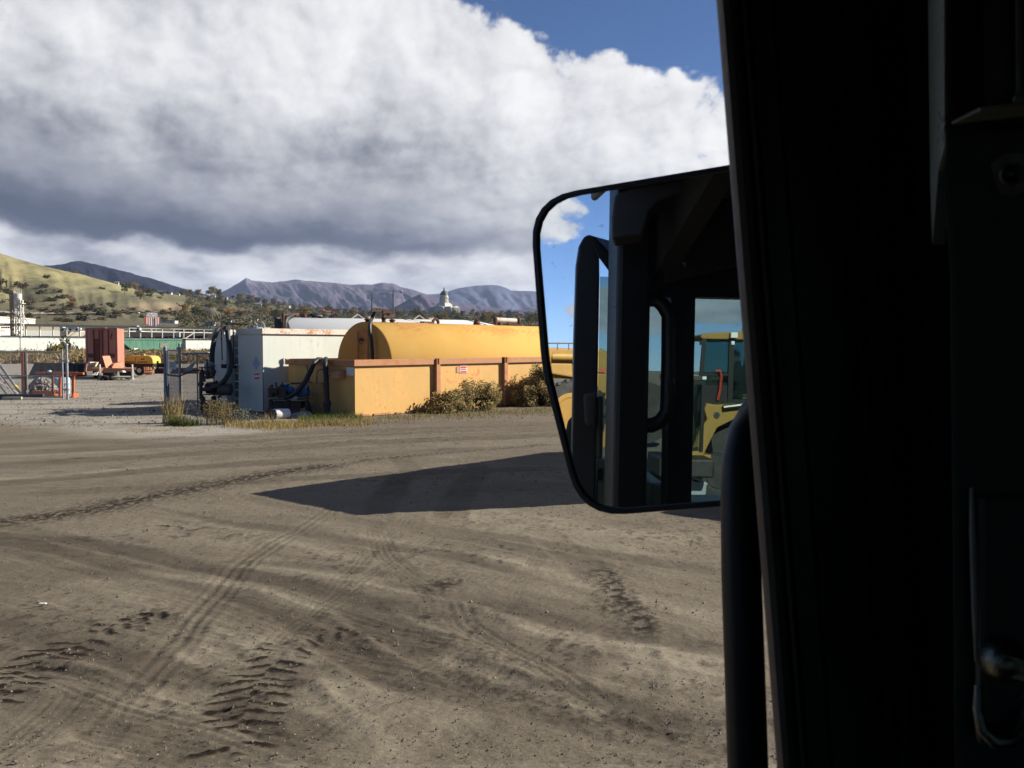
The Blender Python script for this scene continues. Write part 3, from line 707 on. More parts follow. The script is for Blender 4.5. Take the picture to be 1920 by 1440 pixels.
for k in range(1200):
    px = rnd.uniform(215, 1010)
    if px < 330: 
        if rnd.random() > .33: continue
        s = 1 - rnd.random() ** 2 * .22
    elif px < 480: s = rnd.uniform(.32, 1.0) if rnd.random() < .75 else 1.0
    else: s = rnd.uniform(.22, 1.0) if rnd.random() < .7 else rnd.uniform(.93, 1.0)
    loc = TS(px, s); py = ypx(loc.z, loc.y)
    if py > 612 or (px < 345 and 562 < py): continue
    if 340 < px < 480 and 580 < py < 590 and rnd.random() < .8: continue
    k_ = 'red' if (590 < px < 640 and rnd.random() < .3) else rnd.choice(KP)
    place_tree(k_, loc - V(0,0,.3), rnd.uniform(.65, 1.25) * (1.65 if loc.y > 1500 else 1.15) * (0.8 if 800 < px < 880 else 1), zone(px), 'trees on the town slope')
    cnt += 1
    if cnt >= 285: break
# a tall pair of poplars on the skyline and a few trees on the crest
for px, h in ((733, 2.3), (739, 2.2), (728, 1.6)):
    o = place_tree('conifer', TS(px, .97), h, zone(px), 'trees on the town slope'); o.scale = (.85*h/1.6, .85*h/1.6, h)
# the wood between them that reads as one mass
r2 = random.Random(5)
for nm, lm, lab, sel in (('woodland', 'olive', 1, 0), ('woodland', 'scrub', 2, 1)):
    wood = MB()
    for k in range(3300):
        px = r2.uniform(335, 1100) if k < 2300 else r2.uniform(1100, 2000); s = r2.uniform(.1, 1.0)
        loc = TS(px, s if r2.random() < .6 else r2.uniform(.75, 1)); py = ypx(loc.z, loc.y)
        if px < 350 and py < 572: continue
        if px < 440 and 578 < py < 592: continue
        R = r2.uniform(2.0, 4.6)
        for j in range(11):
            d = Vector((r2.gauss(0,1), r2.gauss(0,1), abs(r2.gauss(0,.8)))); d.normalize()
            wood.leaf(loc + d*R*r2.uniform(.5,1.1), r2.uniform(1.1, 2.3), r2)
    kind(wood.build(nm, LEAFS[lm]), 'stuff')
# scrub oaks dotted over the grassy hill
def bush_mesh(lm, seed, n=260, sz=.85):
    r = random.Random(seed); mb = MB(); mb.cur = 0
    for k in range(5):
        a = r.uniform(0, 6.3); mb.tube([(0,0,-.3),(math.cos(a)*1.0, math.sin(a)*1.0, 1.3)], [.09,.04], 5)
    mb.cur = 1
    lob = [(r.uniform(-1.8,1.8), r.uniform(-1.8,1.8), r.uniform(.5,1.7), r.uniform(.7,1.3)) for _ in range(9)]
    for k in range(n):
        x,y,z,R = r.choice(lob); d = Vector((r.gauss(0,1), r.gauss(0,1), r.gauss(0,.8))); d.normalize()
        mb.leaf(Vector((x,y,max(.05,z))) + d*R*r.uniform(.5,1.05), sz*r.uniform(.5,1.1), r)
    return take(mb.build('shrub_mesh', [BARK, LEAFS[lm]]))
BUSH = [bush_mesh('scrub', 1), bush_mesh('green', 2), bush_mesh('brown', 3), bush_mesh('scrub', 4)]
OB = bush_mesh('orange', 9)
fixed = [(92,522,1.5),(22,556,2.1),(40,541,2.4),(5,535,2.2),(16,548,2.0),(84,541,1.8),(113,549,1.6),(116,560,1.9),(100,565,1.9),(131,578,2.0),(170,582,2.6),(193,543,1.4),(205,573,2.0),(209,577,2.0),(60,570,1.6),(78,552,2.0),(128,557,1.2),(97,589,2.2),(228,590,2.0),(130,604,1.2),(118,602,1.2),(250,582,1.5),(300,560,1.2),(312,590,2.4),(325,594,2.4),(318,583,1.6)]
for k in range(70):
    px = rnd.uniform(0, 340); py = rnd.uniform(552, 603)
    if py < 556 + px*.04 + rnd.uniform(0, 14) or (270 < px < 345 and 568 < py < 582): continue
    fixed.append((px, py, rnd.uniform(.6, 1.6)))
for px, py, s in fixed:
    o = bpy.data.objects.new('scrub_bush', rnd.choice(BUSH)); COL.objects.link(o); o.location = TP(px, py) - V(0,0,.3)
    o.rotation_euler = (0,0,rnd.uniform(0,6.3)); o.scale = (s*rnd.uniform(.9,1.3), s, s*rnd.uniform(.75,1.0))
    tag(o, 'dark scrub bush ' + ('high on the grassy hillside' if py < 555 else 'below the guard rail behind the rail yard' if py > 592 else 'on the lower slope of the grassy hillside'), 'bush', 'scrub bushes on the hillside')
for px, py in ((134,563),(140,566),(145,511)):
    o = bpy.data.objects.new('scrub_bush', OB); COL.objects.link(o); o.location = TP(px, py); o.scale = (1.6,1.6,1.2)
    tag(o, {134:'orange bush on the lower hillside, left of a pair',140:'orange bush on the lower hillside, right of a pair',145:'orange bush on the hill crest'}[px], 'bush', 'scrub bushes on the hillside')

# ------------------------------------------------------------------ the town on the slope
HW = paint('house_white', (0.72, 0.69, 0.62), 0.8, var=0.05, scale=.2, bump=0)
HT = paint('house_tan', (0.46, 0.38, 0.28), 0.8, var=0.08, scale=.2, bump=0)
HBL = paint('house_blue', (0.30, 0.36, 0.44), 0.8, var=0.08, scale=.2, bump=0)
HR = paint('roof_grey', (0.16, 0.15, 0.15), 0.8, var=0.1, scale=.3, bump=0)
HRR = paint('roof_red', (0.26, 0.075, 0.05), 0.8, var=0.1, scale=.3, bump=0)
HWIN = paint('dark_window', (0.03, 0.035, 0.045), 0.2, bump=0)
def house(px, py, wpx, hpx, rz, wall, roof, label, flat=False):
    q = TP(px, py); k = q.y / F; W = wpx*k; H = hpx*k; Dp = W*.7
    t = thing('house' if not flat else 'commercial_building', label, 'house' if not flat else 'building', q - V(0,0,.5), 'houses on the town slope')
    M = Matrix.Translation(q - V(0,0,.5)) @ Matrix.Rotation(rz, 4, 'Z')
    a = MB(M); a.box((-W/2,-Dp/2,-2),(W/2,Dp/2,H)); a.build('wall', wall, t)
    b = MB(M)
    if flat: b.box((-W/2-.3,-Dp/2-.3,H),(W/2+.3,Dp/2+.3,H+.35))
    else:
        rh = H*.55; e = .5
        b.prism([(-W/2-e,-Dp/2-e,H-.1),(-W/2-e,Dp/2+e,H-.1),(-W/2-e,0,H+rh)], (W+2*e,0,0))
    b.build('roof', roof, t)
    wn = max(2, int(W/4))
    for i in range(wn):
        x = -W/2 + (i+.5)*W/wn; c = MB(M); c.box((x-.6,-Dp/2-.04,H*.35),(x+.6,-Dp/2+.1,H*.8)); c.build('window', HWIN, t)
        if i > 4: break
HS = [(222,531,7,4,.2,HW,HR,'white house standing on the hill crest, leftmost of the crest row'),(233,535,6,3,-.2,HW,HR,'small white house on the hill crest beside the leftmost one'),
 (247,536,6,3,.3,HT,HRR,'tan red-roofed house on the hill crest'),(272,540,9,4,.5,HW,HRR,'white red-roofed house midway along the hill crest'),
 (285,542,7,3.5,-.3,HW,HR,'white grey-roofed house right of the red-roofed one on the crest'),(303,545,6,3.5,.2,HT,HR,'tan house among trees at the right end of the crest'),
 (322,548,6,3,-.3,HW,HR,'white house among dark trees past the crest'),(336,551,6,3,.1,HW,HR,'little white house lowest on the crest line'),
 (483,574,17,4,.15,HW,HR,'long white house on the slope above the white container'),(468,560,8,3,.1,HBL,HR,'blue-grey house high on the town slope'),
 (500,568,9,4,-.3,HT,HRR,'tan red-roofed house above the white houses'),(516,572,8,4,.3,HT,HR,'tan grey-roofed house on the town slope'),
 (531,576,9,4,.5,HW,HR,'bright white gabled house beside its twin'),(541,579,11,4.5,-.4,HW,HR,'larger bright white gabled house on the slope'),
 (560,583,9,3.5,.2,HT,HR,'low tan house near the white tank hatches'),(604,585,10,4,-.2,HT,HRR,'house under a big red roof on the town slope'),
 (616,588,9,3.5,.3,HW,HRR,'white house behind the big red-roofed one'),(580,590,8,3,.1,HT,HR,'small tan house above the white tank'),
 (402,557,7,3,.2,HW,HR,'white house at the top of the tree slope'),(425,561,7,3,-.2,HT,HR,'tan house at the top of the tree slope'),
 (660,594,8,3,.2,HW,HR,'white house on the flat beyond the white tank'),(690,596,8,3,-.3,HT,HR,'tan house below the left crane'),
 (780,594,8,3,.2,HW,HR,'white house below the domed building'),(905,594,8,3.4,.2,HW,HR,'white house right of the utility pole'),
 (914,598,7,3,-.2,HT,HRR,'tan house right of the utility pole'),(981,592,12,3.5,-.3,HW,HR,'long white house near the mirror edge'),
 (992,594,8,3.5,.3,HW,HRR,'white house beside the mirror edge')]
for h in HS: house(*h)
for h in [(319,606,26,5,.05,HW,HR,'low white flat-roofed building right of the shield sign',True),(467,603,10,4,.1,HW,HR,'white flat-roofed block left of its twin',True),
          (481,603,8,4.5,-.1,HW,HR,'white flat-roofed block right of its twin',True),(396,611,17,7,.0,HBL,HR,'blue-grey flat-roofed shed behind the white container',True),
          (428,604,14,4,.1,HBL,HR,'grey flat-roofed shed left of the white blocks',True)]: house(*h)

# domed capitol building
STONE = paint('pale_stone', (0.54, 0.52, 0.46), 0.8, var=0.06, scale=.05, bump=0)
COPPER = paint('grey_green_dome', (0.035, 0.055, 0.055), 0.6, var=0.1, scale=.1, bump=0)
STONEDK = paint('dark_grey_detail', (0.10, 0.11, 0.12), 0.5, bump=0)  # flat dark grey for the windows and lantern
Yc = 2500.0; kc = Yc / F
cq = PZ(833, EYE + (648-588)*kc, Yc)
M = Matrix.Translation(cq) @ Matrix.Rotation(math.radians(-35), 4, 'Z')
t = thing('domed_building', 'pale stone building with a columned drum and dark green dome on the skyline', 'building', cq)
b = MB(M); L = 39; Wd = 18
b.box((-L-8,-Wd+4,-8),(L+4,Wd-4,12)); b.box((-L,-Wd,-8),(L,Wd,15)); b.box((-L-1,-Wd-1,15),(L+1,Wd+1,16.6)); b.box((-L+2,-Wd+2,16.6),(L-2,Wd-2,18.6))
b.box((-17,-Wd-7,-8),(17,Wd+7,17)); b.prism([(-18,-Wd-8,17),(18,-Wd-8,17),(0,-Wd-8,22.5)], (0,2*Wd+16,0))
b.box((L-1,-13,-8),(L+6,13,15.5)); b.prism([(L-2,-13.5,15.5),(L-2,13.5,15.5),(L-2,0,20)], (9,0,0)); b.box((-16,-16,17),(16,16,26)); b.box((-13.5,-13.5,26),(13.5,13.5,29)); b.build('wall', STONE, t)
for sx in range(-10, 11):
    if abs(sx*4.2) < 16: continue
    c = MB(M); c.cyl((sx*4.2,-Wd-1.6,0),(sx*4.2,-Wd-1.6,14.8), .75, 8); c.build('column', STONE, t)
    c = MB(M); c.box((sx*4.2-2.1-.7,-Wd-.2,3),(sx*4.2-2.1+.7,-Wd+.3,6.5)); c.box((sx*4.2-2.1-.7,-Wd-.2,9),(sx*4.2-2.1+.7,-Wd+.3,13)); c.build('window', STONEDK, t)
for sy in range(-3, 4):
    c = MB(M); c.cyl((L+7,sy*3.9,0),(L+7,sy*3.9,15.2), .8, 8); c.build('column', STONE, t)
    if sy < 3: c = MB(M); c.box((L+5.8,sy*3.9+1.1,2),(L+6.25,sy*3.9+2.8,13)); c.build('window', STONEDK, t)
b = MB(M); b.lathe((0,0,29),(0,0,1), [(0,14.0),(2,14.0),(2.2,10.6),(15,10.6),(15.2,13.2),(17,13.2),(17.2,11.3),(21,11.3),(21.2,11.9),(22,11.9)], 32); b.build('drum', STONE, t)
for k in range(20):
    a = k*math.pi/10; c = MB(M); c.cyl((12.3*math.cos(a),12.3*math.sin(a),31.2),(12.3*math.cos(a),12.3*math.sin(a),44), .6, 6); c.build('column', STONE, t)
b = MB(M); b.lathe((0,0,51),(0,0,1), [(0,11.6),(3,11.3),(6,10.3),(9,8.5),(11.5,6.2),(13,4.0),(13.6,2.6)], 32); dm = b.build('dome', COPPER, t, smooth=True)
b = MB(M); b.lathe((0,0,64.6),(0,0,1), [(0,2.3),(4,2.0),(4.2,2.5),(5,2.4),(7.5,.9),(9,.35),(12,.15)], 12); b.build('lantern', STONEDK, dm)

# tower cranes
CRW = paint('crane_white', (0.95, 0.95, 0.95), 0.6, bump=0); CRD = paint('crane_grey', (0.22, 0.24, 0.27), 0.6, bump=0)
def lattice(mb, a, b, w, n, r):
    a, b = Vector(a), Vector(b); d = (b-a).normalized(); up = Vector((0,0,1)) if abs(d.z) < .9 else Vector((1,0,0))
    x = d.cross(up).normalized()*w/2; y = x.cross(d).normalized()*w/2
    cs = [x+y, x-y, -x-y, -x+y]
    for c in cs: mb.bar(a+c, b+c, r*1.5)
    for i in range(n):
        p = a + (b-a)*(i/n); q = a + (b-a)*((i+1)/n)
        for j in range(4): mb.bar(p+cs[j], q+cs[(j+1) % 4], r); mb.bar(q+cs[j], q+cs[(j+1) % 4], r)
for px, ytop, yj, x0, x1, lab in ((698, 552, 557, 689, 723, 'tower crane on the skyline, the lower one with a short jib'), (738, 544, 547, 689, 755, 'tower crane on the skyline, the taller one with the long jib')):
    Y = 2300.0; q = PZ(px, EYE + (648-592)*Y/F, Y); zt = EYE + (648-ytop)*Y/F; zj = EYE + (648-yj)*Y/F
    t = thing('tower_crane', lab, 'crane', q, 'tower cranes'); a = MB(); lattice(a, q, V(q.x, Y, zt), 3.2, 16, .75); a.build('mast', CRD, t)
    xa = (x0-960)/F*Y; xb = (x1-960)/F*Y
    a = MB(); lattice(a, (xa, Y, zj), (xb, Y, zj+1.2), 2.6, 18, .85); a.build('jib', CRW, t)
    xc = xb if px > 700 else xa; s = -1 if px > 700 else 1
    a = MB(); a.box((min(xc, xc+s*7), Y-1.2, zj-4.5),(max(xc, xc+s*7), Y+1.2, zj-1.0)); a.build('counterweight', CRD, t)
    a = MB(); a.box((q.x-2, Y-2.6, zj-4),(q.x+.2, Y-.8, zj-1.2)); a.build('cab', CRW, t)
    a = MB(); a.bar((q.x,Y,zt),(xa*.5+q.x*.5,Y,zj+1),.4); a.bar((q.x,Y,zt),(xb*.6+q.x*.4,Y,zj+1),.4); a.build('stay', CRD, t)
# floodlight tower and utility pole on the right skyline
Y = 1500.0; q = PZ(954.5, EYE + (648-604)*Y/F, Y); k = Y/F
t = thing('floodlight_tower', 'dark lattice tower with a wide lamp head beside the mirror', 'tower', q)
a = MB(); lattice(a, q, q + V(0,0,18*k), 2.2, 8, .5); a.build('mast', CRD, t)
a = MB(); a.box((q.x-3.0,Y-1.5,q.z+18*k),(q.x+3.0,Y+1.5,q.z+22*k)); a.box((q.x-2.2,Y-1.2,q.z+15.5*k),(q.x+2.2,Y+1.2,q.z+17*k)); a.build('platform', CRD, t)
a = MB(); [a.box((q.x-3.4+i*1.6,Y-1.8,q.z+23*k),(q.x-2.4+i*1.6,Y-1.4,q.z+25*k)) for i in range(5)]; a.box((q.x-3.6,Y-1.4,q.z+22*k),(q.x+3.9,Y-1.0,q.z+22.8*k)); a.build('lamp_head', CRW, t)
Y = 420.0; k = Y/F; q = PZ(884, 2, Y)
t = thing('utility_pole', 'thin dark wooden utility pole with crossarms under the dome', 'pole', q)
a = MB(); zt = EYE + (648-581)*k; a.cyl(q, (q.x,Y,zt), .22, 8); a.build('pole', WOOD, t)
for dz in (.6, 1.6): a = MB(); a.bar((q.x-1.2,Y,zt-dz),(q.x+1.2,Y,zt-dz),.2); a.build('crossarm', WOOD, t)

# ------------------------------------------------------------------ railway side, behind the yard
CW = paint('building_cream', (0.70, 0.65, 0.53), 0.8, var=0.05, scale=.15, dirt=.1, bump=0)
FRW = paint('freight_white', (0.47, 0.51, 0.47), 0.6, var=0.06, scale=.2, dirt=.35, bump=0, rust=.05)
FRG = paint('hopper_green', (0.035, 0.17, 0.105), 0.6, var=0.2, scale=.35, dirt=.5, rust=.2, bump=0)
FRGD = paint('hopper_faded', (0.15, 0.17, 0.11), 0.7, var=0.2, scale=.5, bump=0)
STW = paint('steel_white', (0.62, 0.60, 0.55), 0.6, var=0.06, scale=.5, rust=.1, bump=0)
DKIN = paint('dark_interior', (0.014, 0.012, 0.014), 0.9, var=.2, scale=.2, bump=0)
def z_at(py, Y): return EYE + (648-py)*Y/F
def X(px, Y): return (px-960)/F*Y
def RY(px, x0=-119.4, y0=206.5):       # depth of the track, which runs off to the right
    k = (px-960)/F; t = (k*y0 - x0)/(.45 - .89*k); return y0 + .89*t
def turned(px, Y, deg): 
    q = Matrix.Translation((X(px,Y),Y,0)); return q @ Matrix.Rotation(math.radians(deg),4,'Z') @ Matrix.Diagonal((1/math.cos(math.radians(deg)),1,1,1)) @ q.inverted()
# freight wagons on the near track
def wagon(px0, px1, Y0, Y1, ztop, m, label, hopper=False):
    a = V(X(px0,Y0), Y0, 0); b = V(X(px1,Y1), Y1, 0); L = (b-a).length; M = frame(a, (b-a)); t = thing('freight_wagon', label, 'wagon', a, 'wagons on the railway track')
    m1 = MB(M)
    if hopper:
        m1.prism([(0,0,ztop),(L,0,ztop),(L,0,ztop-1.2),(L-2.6,0,1.3),(2.6,0,1.3),(0,0,ztop-1.2)], (0,2.9,0))
        for i in range(1, 10): m1.box((L*i/10-.05,-.04,1.6),(L*i/10+.05,0,ztop-.1))
        m1.box((0,-.16,ztop-.3),(L,0,ztop))
        m1.build('body', m, t); p = MB(M); p.box((L*.60,-.14,1.7),(L*.76,-.125,3.1)); part_label(p.build('patch_panel', FRGD, t), 'faded unpainted patch')
        p = MB(M); p.box((L*.16,-.14,1.35),(L*.22,-.125,1.7)); p.build('plate', SIGNWHITE, t)
    else:
        m1.box((0,0,1.1),(L,2.9,ztop)); n = int(L/3.2)
        for i in range(1, n): m1.box((L*i/n-.03,-.02,1.2),(L*i/n+.03,0,ztop-.25))
        m1.build('body', m, t)
    r = MB(M); r.box((-.1,-.12,ztop),(L+.1,3.02,ztop+.18)); n = int(L/2.4)
    for i in range(n+1): r.box((L*i/n-.1,-.2,ztop+.0),(L*i/n+.1,3.1,ztop+.42))
    r.build('roof', GREYSTEEL, t)
    for u in (2.4, L-2.4):
        w_ = MB(M); w_.box((u-1.4,.3,.45),(u+1.4,2.6,.9))
        for dx in (-.9,.9):
            w_.cyl((u+dx,.35,.46),(u+dx,.5,.46), .46, 14); w_.cyl((u+dx,2.4,.46),(u+dx,2.55,.46), .46, 14)
        w_.build('bogie', DARKMETAL, t)
wagon(-130, 38, RY(-130), RY(38), z_at(632.0,RY(0)), FRW, 'long pale white freight wagon at the left edge, behind the lattice tower')
wagon(39.5, 226, RY(39.5), RY(226), z_at(633.6,RY(130)), FRW, 'long pale white freight wagon partly hidden by the red box trailer')
wagon(233, 342, RY(233), RY(342), z_at(635.6,RY(280)), FRG, 'green hopper wagon with a faded patch on its side', True)
wagon(349, 470, RY(349), RY(470), z_at(638,RY(390)), FRW, 'white freight wagon behind the chain-link gate at the white container')
# long open steel rack behind the wagons
pts = [(-70,233),(24,238),(50,240),(76,242),(101,244),(126,246),(151,248),(176,250),(200,252),(222,254),(243,256),(264,259),(285,262),(305,265),(326,268),(345,271),(364,274),(383,277),(402,280),(424,284)]
top = prof([(-70,608.5),(50,610.3),(340,616),(424,617.8)]); bot = prof([(-70,630.5),(50,631.5),(340,635.4),(424,637)]); mid_ = prof([(-70,616),(50,617.5),(340,623),(424,624.5)])
q0 = V(X(-70,233),233,0)
t = thing('open_steel_shed', 'long open white steel frame shed behind the freight wagons', 'shed', q0)
a = MB(); b = MB(); c = MB(); d = MB(); tr = MB()
for (p, Y), (p2, Y2) in zip(pts[:-1], pts[1:]):
    A = lambda f: (V(X(p,Y),Y,z_at(f(p),Y)), V(X(p2,Y2),Y2,z_at(f(p2),Y2)))
    u, v = A(top); a.bar(u, v, .35, .5)
    u, v = A(bot); b.bar(u, v, .3, .35)
    if p > 170: u, v = A(mid_); c.bar(u, v, .18, .24)
a.build('roof_beam', STW, t); b.build('floor_beam', STW, t); c.build('rail', STW, t)
d = MB(); u = [V(X(p,Y),Y,z_at(top(p),Y)+.27) for p, Y in pts]
d.add([q + V(0,-1.2,0) for q in u] + [q + V(-1.2,1.2,.25) for q in u], [(i, i+1, len(u)+i+1, len(u)+i) for i in range(len(u)-1)]); d.build('roof_sheet', DKIN, t)
for p, Y in pts:
    c = MB(); c.bar((X(p,Y),Y,0),(X(p,Y),Y,z_at(top(p),Y)), .3, .3); c.build('post', STW, t)
c = MB(); c.bar(P(345,636,271), P(364,624,274), .2); c.build('brace', STW, t)
c = MB(); c.add([(X(228,257),262,0),(X(430,286),292,0),(X(430,286),292,z_at(624.3,292)),(X(228,257),262,z_at(621.5,262))], [(0,1,2,3)]); c.build('shade_sheet', DKIN, t)  # near-black sheet painting the shade inside the shed
c = MB(turned(76,247,38)); c.box((X(52,246),246.5,0),(X(99,246),247,z_at(620,246))); c.build('wall_panel', paint('shed_panel_white', (0.68,0.68,0.65), .7, var=.03, bump=0), t)
c = MB(turned(76,247,38)); c.box((X(52,246),246.8,z_at(620,246)),(X(99,246),247.2,z_at(612,246))); c.build('wall_panel', paint('shed_panel_beige', (0.50,0.45,0.33), .8, var=.05, bump=0), t)
c = MB(turned(132,258,38)); c.box((X(103,256),258,0),(X(161,256),258.5,z_at(620,258))); c.build('wall_panel', CW, t)
for p in (334, 172):
    c = MB(); c.box((X(p,262),261,z_at(632,262)),(X(p+6,262),261.6,z_at(623,262))); c.build('cabinet', STW, t)
for p0, p1 in ((104,122),(127,148),(153,172)):
    c = MB(); c.bar((X(p0,252),252,z_at(634,252)),(X(p1,252),252,z_at(619,252)), .14); c.build('brace', STW, t)
# white vehicles standing in the shed
VWH = paint('vehicle_white', (0.65,0.65,0.62), .4, var=.05, bump=0)
for i, (p0, p1, lab) in enumerate([(103,122,'white van parked high in the open shed, left of three'),(129,149,'white van parked high in the open shed, middle of three'),(244,263,'white van parked in the dark half of the open shed')]):
    Y = 256 if i < 2 else 258; W = X(p1,Y)-X(p0,Y); z0 = z_at(620.5,Y)
    q = V(X(p0,Y), Y, z0); t2 = thing('parked_van', lab, 'van', q, 'vans parked in the open shed')
    c = MB(Matrix.Translation(q)); c.prism([(0,0,.35),(W,0,.35),(W,0,.9),(W*.86,0,.98),(W*.72,0,1.5),(W*.04,0,1.55),(0,0,1.0)], (0,1.8,0)); c.build('body', VWH, t2)
    c = MB(Matrix.Translation(q)); [c.box((W*u,-.03,1.02),(W*(u+.14),-.005,1.4)) for u in (.1,.3,.5)]; c.build('window', HWIN, t2)
    for u in (.2,.8): c = MB(Matrix.Translation(q)); c.cyl((W*u,-.02,.32),(W*u,.25,.32), .32, 14); c.build('wheel', BLACK, t2)
    c = MB(); c.box((X(p0,Y)-.5,Y-.2,z0-.25),(X(p1,Y)+.5,Y+2.2,z0)); c.build('deck', STW, bpy.data.objects['open_steel_shed'])
# white warehouse at left
t = thing('warehouse', 'long white low warehouse behind the lattice tower at the left edge', 'building', V(X(-100,300),300,0))
c = MB(); c.prism([(X(-140,275),275,0),(X(68,325),325,0),(X(68,325),325,z_at(599.5,325)),(X(-10,305),305,z_at(594,305)),(X(-140,275),275,z_at(590,275))], (-26,26,0)); c.build('wall', CW, t)
c = MB(); c.bar((X(-10,305),304.7,z_at(593.6,305)),(X(68.5,325),324.7,z_at(599.1,325)), .5, .4); c.build('roof', STW, t)
for p in range(4, 24, 4): yy = 305+p*.25; c = MB(); c.box((X(p,yy),yy-.1,z_at(616,yy)),(X(p+2.4,yy),yy+.3,z_at(612.5,yy))); c.build('window', HWIN, t)
c = MB(); c.box((X(15,260),262,0),(X(30,260),262.3,z_at(626,260))); c.box((X(13,262),261,z_at(609.5,262)),(X(50,262),272,z_at(607.5,262))); c.build('lean_to', GREYSTEEL, t)
# lattice tower with its hopper
Y = 238.0; k = Y/F; x0 = X(38.5,Y); t = thing('hopper_tower', 'white lattice tower with a round hopper on top at the left edge', 'tower', V(x0,Y,0))
c = MB(); lattice(c, (x0,Y,0),(x0,Y,z_at(563,Y)), 9.5*k, 7, .16); c.build('mast', STW, t)
c = MB(); c.lathe((x0-.3,Y,z_at(566,Y)),(0,0,1), [(0,3*k),(3*k,6.5*k),(6*k,7*k),(6.2*k,7.4*k),(7*k,7.4*k),(7.2*k,7*k),(14*k,7*k),(14.5*k,6.2*k),(15*k,6.2*k)], 20); c.build('hopper', STW, t, smooth=True)
c = MB(); c.tube([(x0+5*k,Y,z_at(583,Y)),(x0+9*k,Y,z_at(594,Y)),(x0+17*k,Y,z_at(607,Y))], 1.1*k, 8); c.build('chute', STW, t)
c = MB(); lattice(c, (x0-14*k,Y,0),(x0-14*k,Y,z_at(548,Y)), 4.0*k, 16, .10); c.build('elevator_leg', paint('rusty_lattice', (0.36,0.28,0.20), .8, var=.25, scale=.5, bump=0), t)
c = MB(); c.box((x0-19*k,Y-.5,z_at(551,Y)),(x0-8*k,Y+.5,z_at(546,Y))); c.build('head_box', paint('rusty_head', (0.40,0.29,0.17), .8, bump=0), t)
c = MB(); 
for dx in (-6,-2,2,6): c.bar((x0+dx*k,Y-3*k,z_at(551,Y)),(x0+dx*k,Y-3*k,z_at(543,Y)), .12)
c.bar((x0-6*k,Y-3*k,z_at(546,Y)),(x0+6*k,Y-3*k,z_at(546,Y)), .1); c.bar((x0-14*k,Y,z_at(549,Y)),(x0,Y,z_at(551,Y)), .3); c.build('railing', STW, t)
c = MB(); c.box((x0-7*k,Y-1,z_at(570,Y)),(x0+9*k,Y+1,z_at(569,Y))); c.build('platform', STW, t)
# railroad shield sign
Y = 325.0; k = Y/F; x0 = X(286.5,Y); t = thing('shield_sign', 'tall railway shield sign with red and white stripes above the shed roof', 'sign', V(x0,Y,0))
def sh(x, y): return V(x0 + (x-286.5)*k, Y, z_at(y, Y))
out = [(275.6,592),(274.8,599),(275.6,604),(278,608.5),(282,611),(287,611.8),(291.5,611),(295.5,608.5),(297.6,604),(298,599),(297,594)]
sR = paint('shield_red', (0.50,0.09,0.07), .5, var=.08, bump=0); sW = paint('shield_white', (0.72,0.70,0.66), .5, var=.04, bump=0); sB = paint('shield_grey', (0.16,0.16,0.17), .6, bump=0)
SM = turned(286.5, Y, 34)
c = MB(SM); c.prism([sh(x,y) for x, y in out], (0,.5,0)); c.build('panel', sR, t)
for i in range(6):
    xm = 278.1 + i*3.3; yb = 608.2 if i in (0,5) else 610.3 if i in (1,4) else 611.0
    c = MB(SM); c.prism([sh(xm,594.8)+V(0,-.06,0), sh(xm+1.75,594.8)+V(0,-.06,0), sh(xm+1.75,yb-.2)+V(0,-.06,0), sh(xm,yb)+V(0,-.06,0)], (0,.05,0)); c.build('stripe', sW, t)
c = MB(SM); c.prism([sh(278,586),sh(295,586),sh(296.6,594.4),sh(276.8,594.4)], (0,.5,0)); c.build('header', sB, t)
for txt, yb, sz in (('UNION', 589.9, 3.5), ('PACIFIC', 593.9, 3.5)):
    fc = bpy.data.curves.new('lettering', 'FONT'); fc.body = txt; fc.size = sz*k*1.3; fc.align_x = 'CENTER'; fc.extrude = .02; fc.offset = .05
    fo = bpy.data.objects.new('lettering', fc); COL.objects.link(fo); bpy.context.view_layer.update()
    me = bpy.data.meshes.new_from_object(fo); bpy.data.objects.remove(fo)
    me.transform(Matrix.Translation(-V(x0,Y,0)) @ SM @ Matrix.Translation(sh(286.5, yb) + V(0,-.08,0)) @ Matrix.Rotation(math.pi/2, 4, 'X'))
    fo = bpy.data.objects.new('lettering', me); COL.objects.link(fo); fo.parent = t; me.materials.clear(); me.materials.append(sW)
for dx in (-5, 5): c = MB(); c.cyl((x0+dx*k,Y+.6,0),(x0+dx*k,Y+.6,z_at(596,Y)), .25, 10); c.build('post', GALV, t)
# white trucks far along the hillside road
for px, w_ in ((71,9),(12,7),(112,11),(181,7),(256,6),(222,4)):
    q = TP(px, 588.6); k = q.y/F; W = w_*k; H = 2.6*k
    c = MB(Matrix.Translation(q)); c.box((0,0,.5),(W*.74,2.5,H)); c.prism([(W*.77,0,.5),(W,0,.5),(W,0,H*.55),(W*.93,0,H*.85),(W*.77,0,H*.85)], (0,2.4,0))
    for u in (.1,.25,.88): c.cyl((W*u,-.05,.5),(W*u,.3,.5), .5, 8)
    c.thing('lorry', VWH, {71:'white lorry on the hillside road above the open shed',12:'white lorry on the hillside road nearest the left edge',112:'longest white lorry on the hillside road',181:'white lorry on the hillside road above the red box trailer',256:'white lorry on the hillside road near the shield sign',222:'smallest white lorry on the hillside road'}[px], 'lorry', 'lorries on the hillside road', at=q)

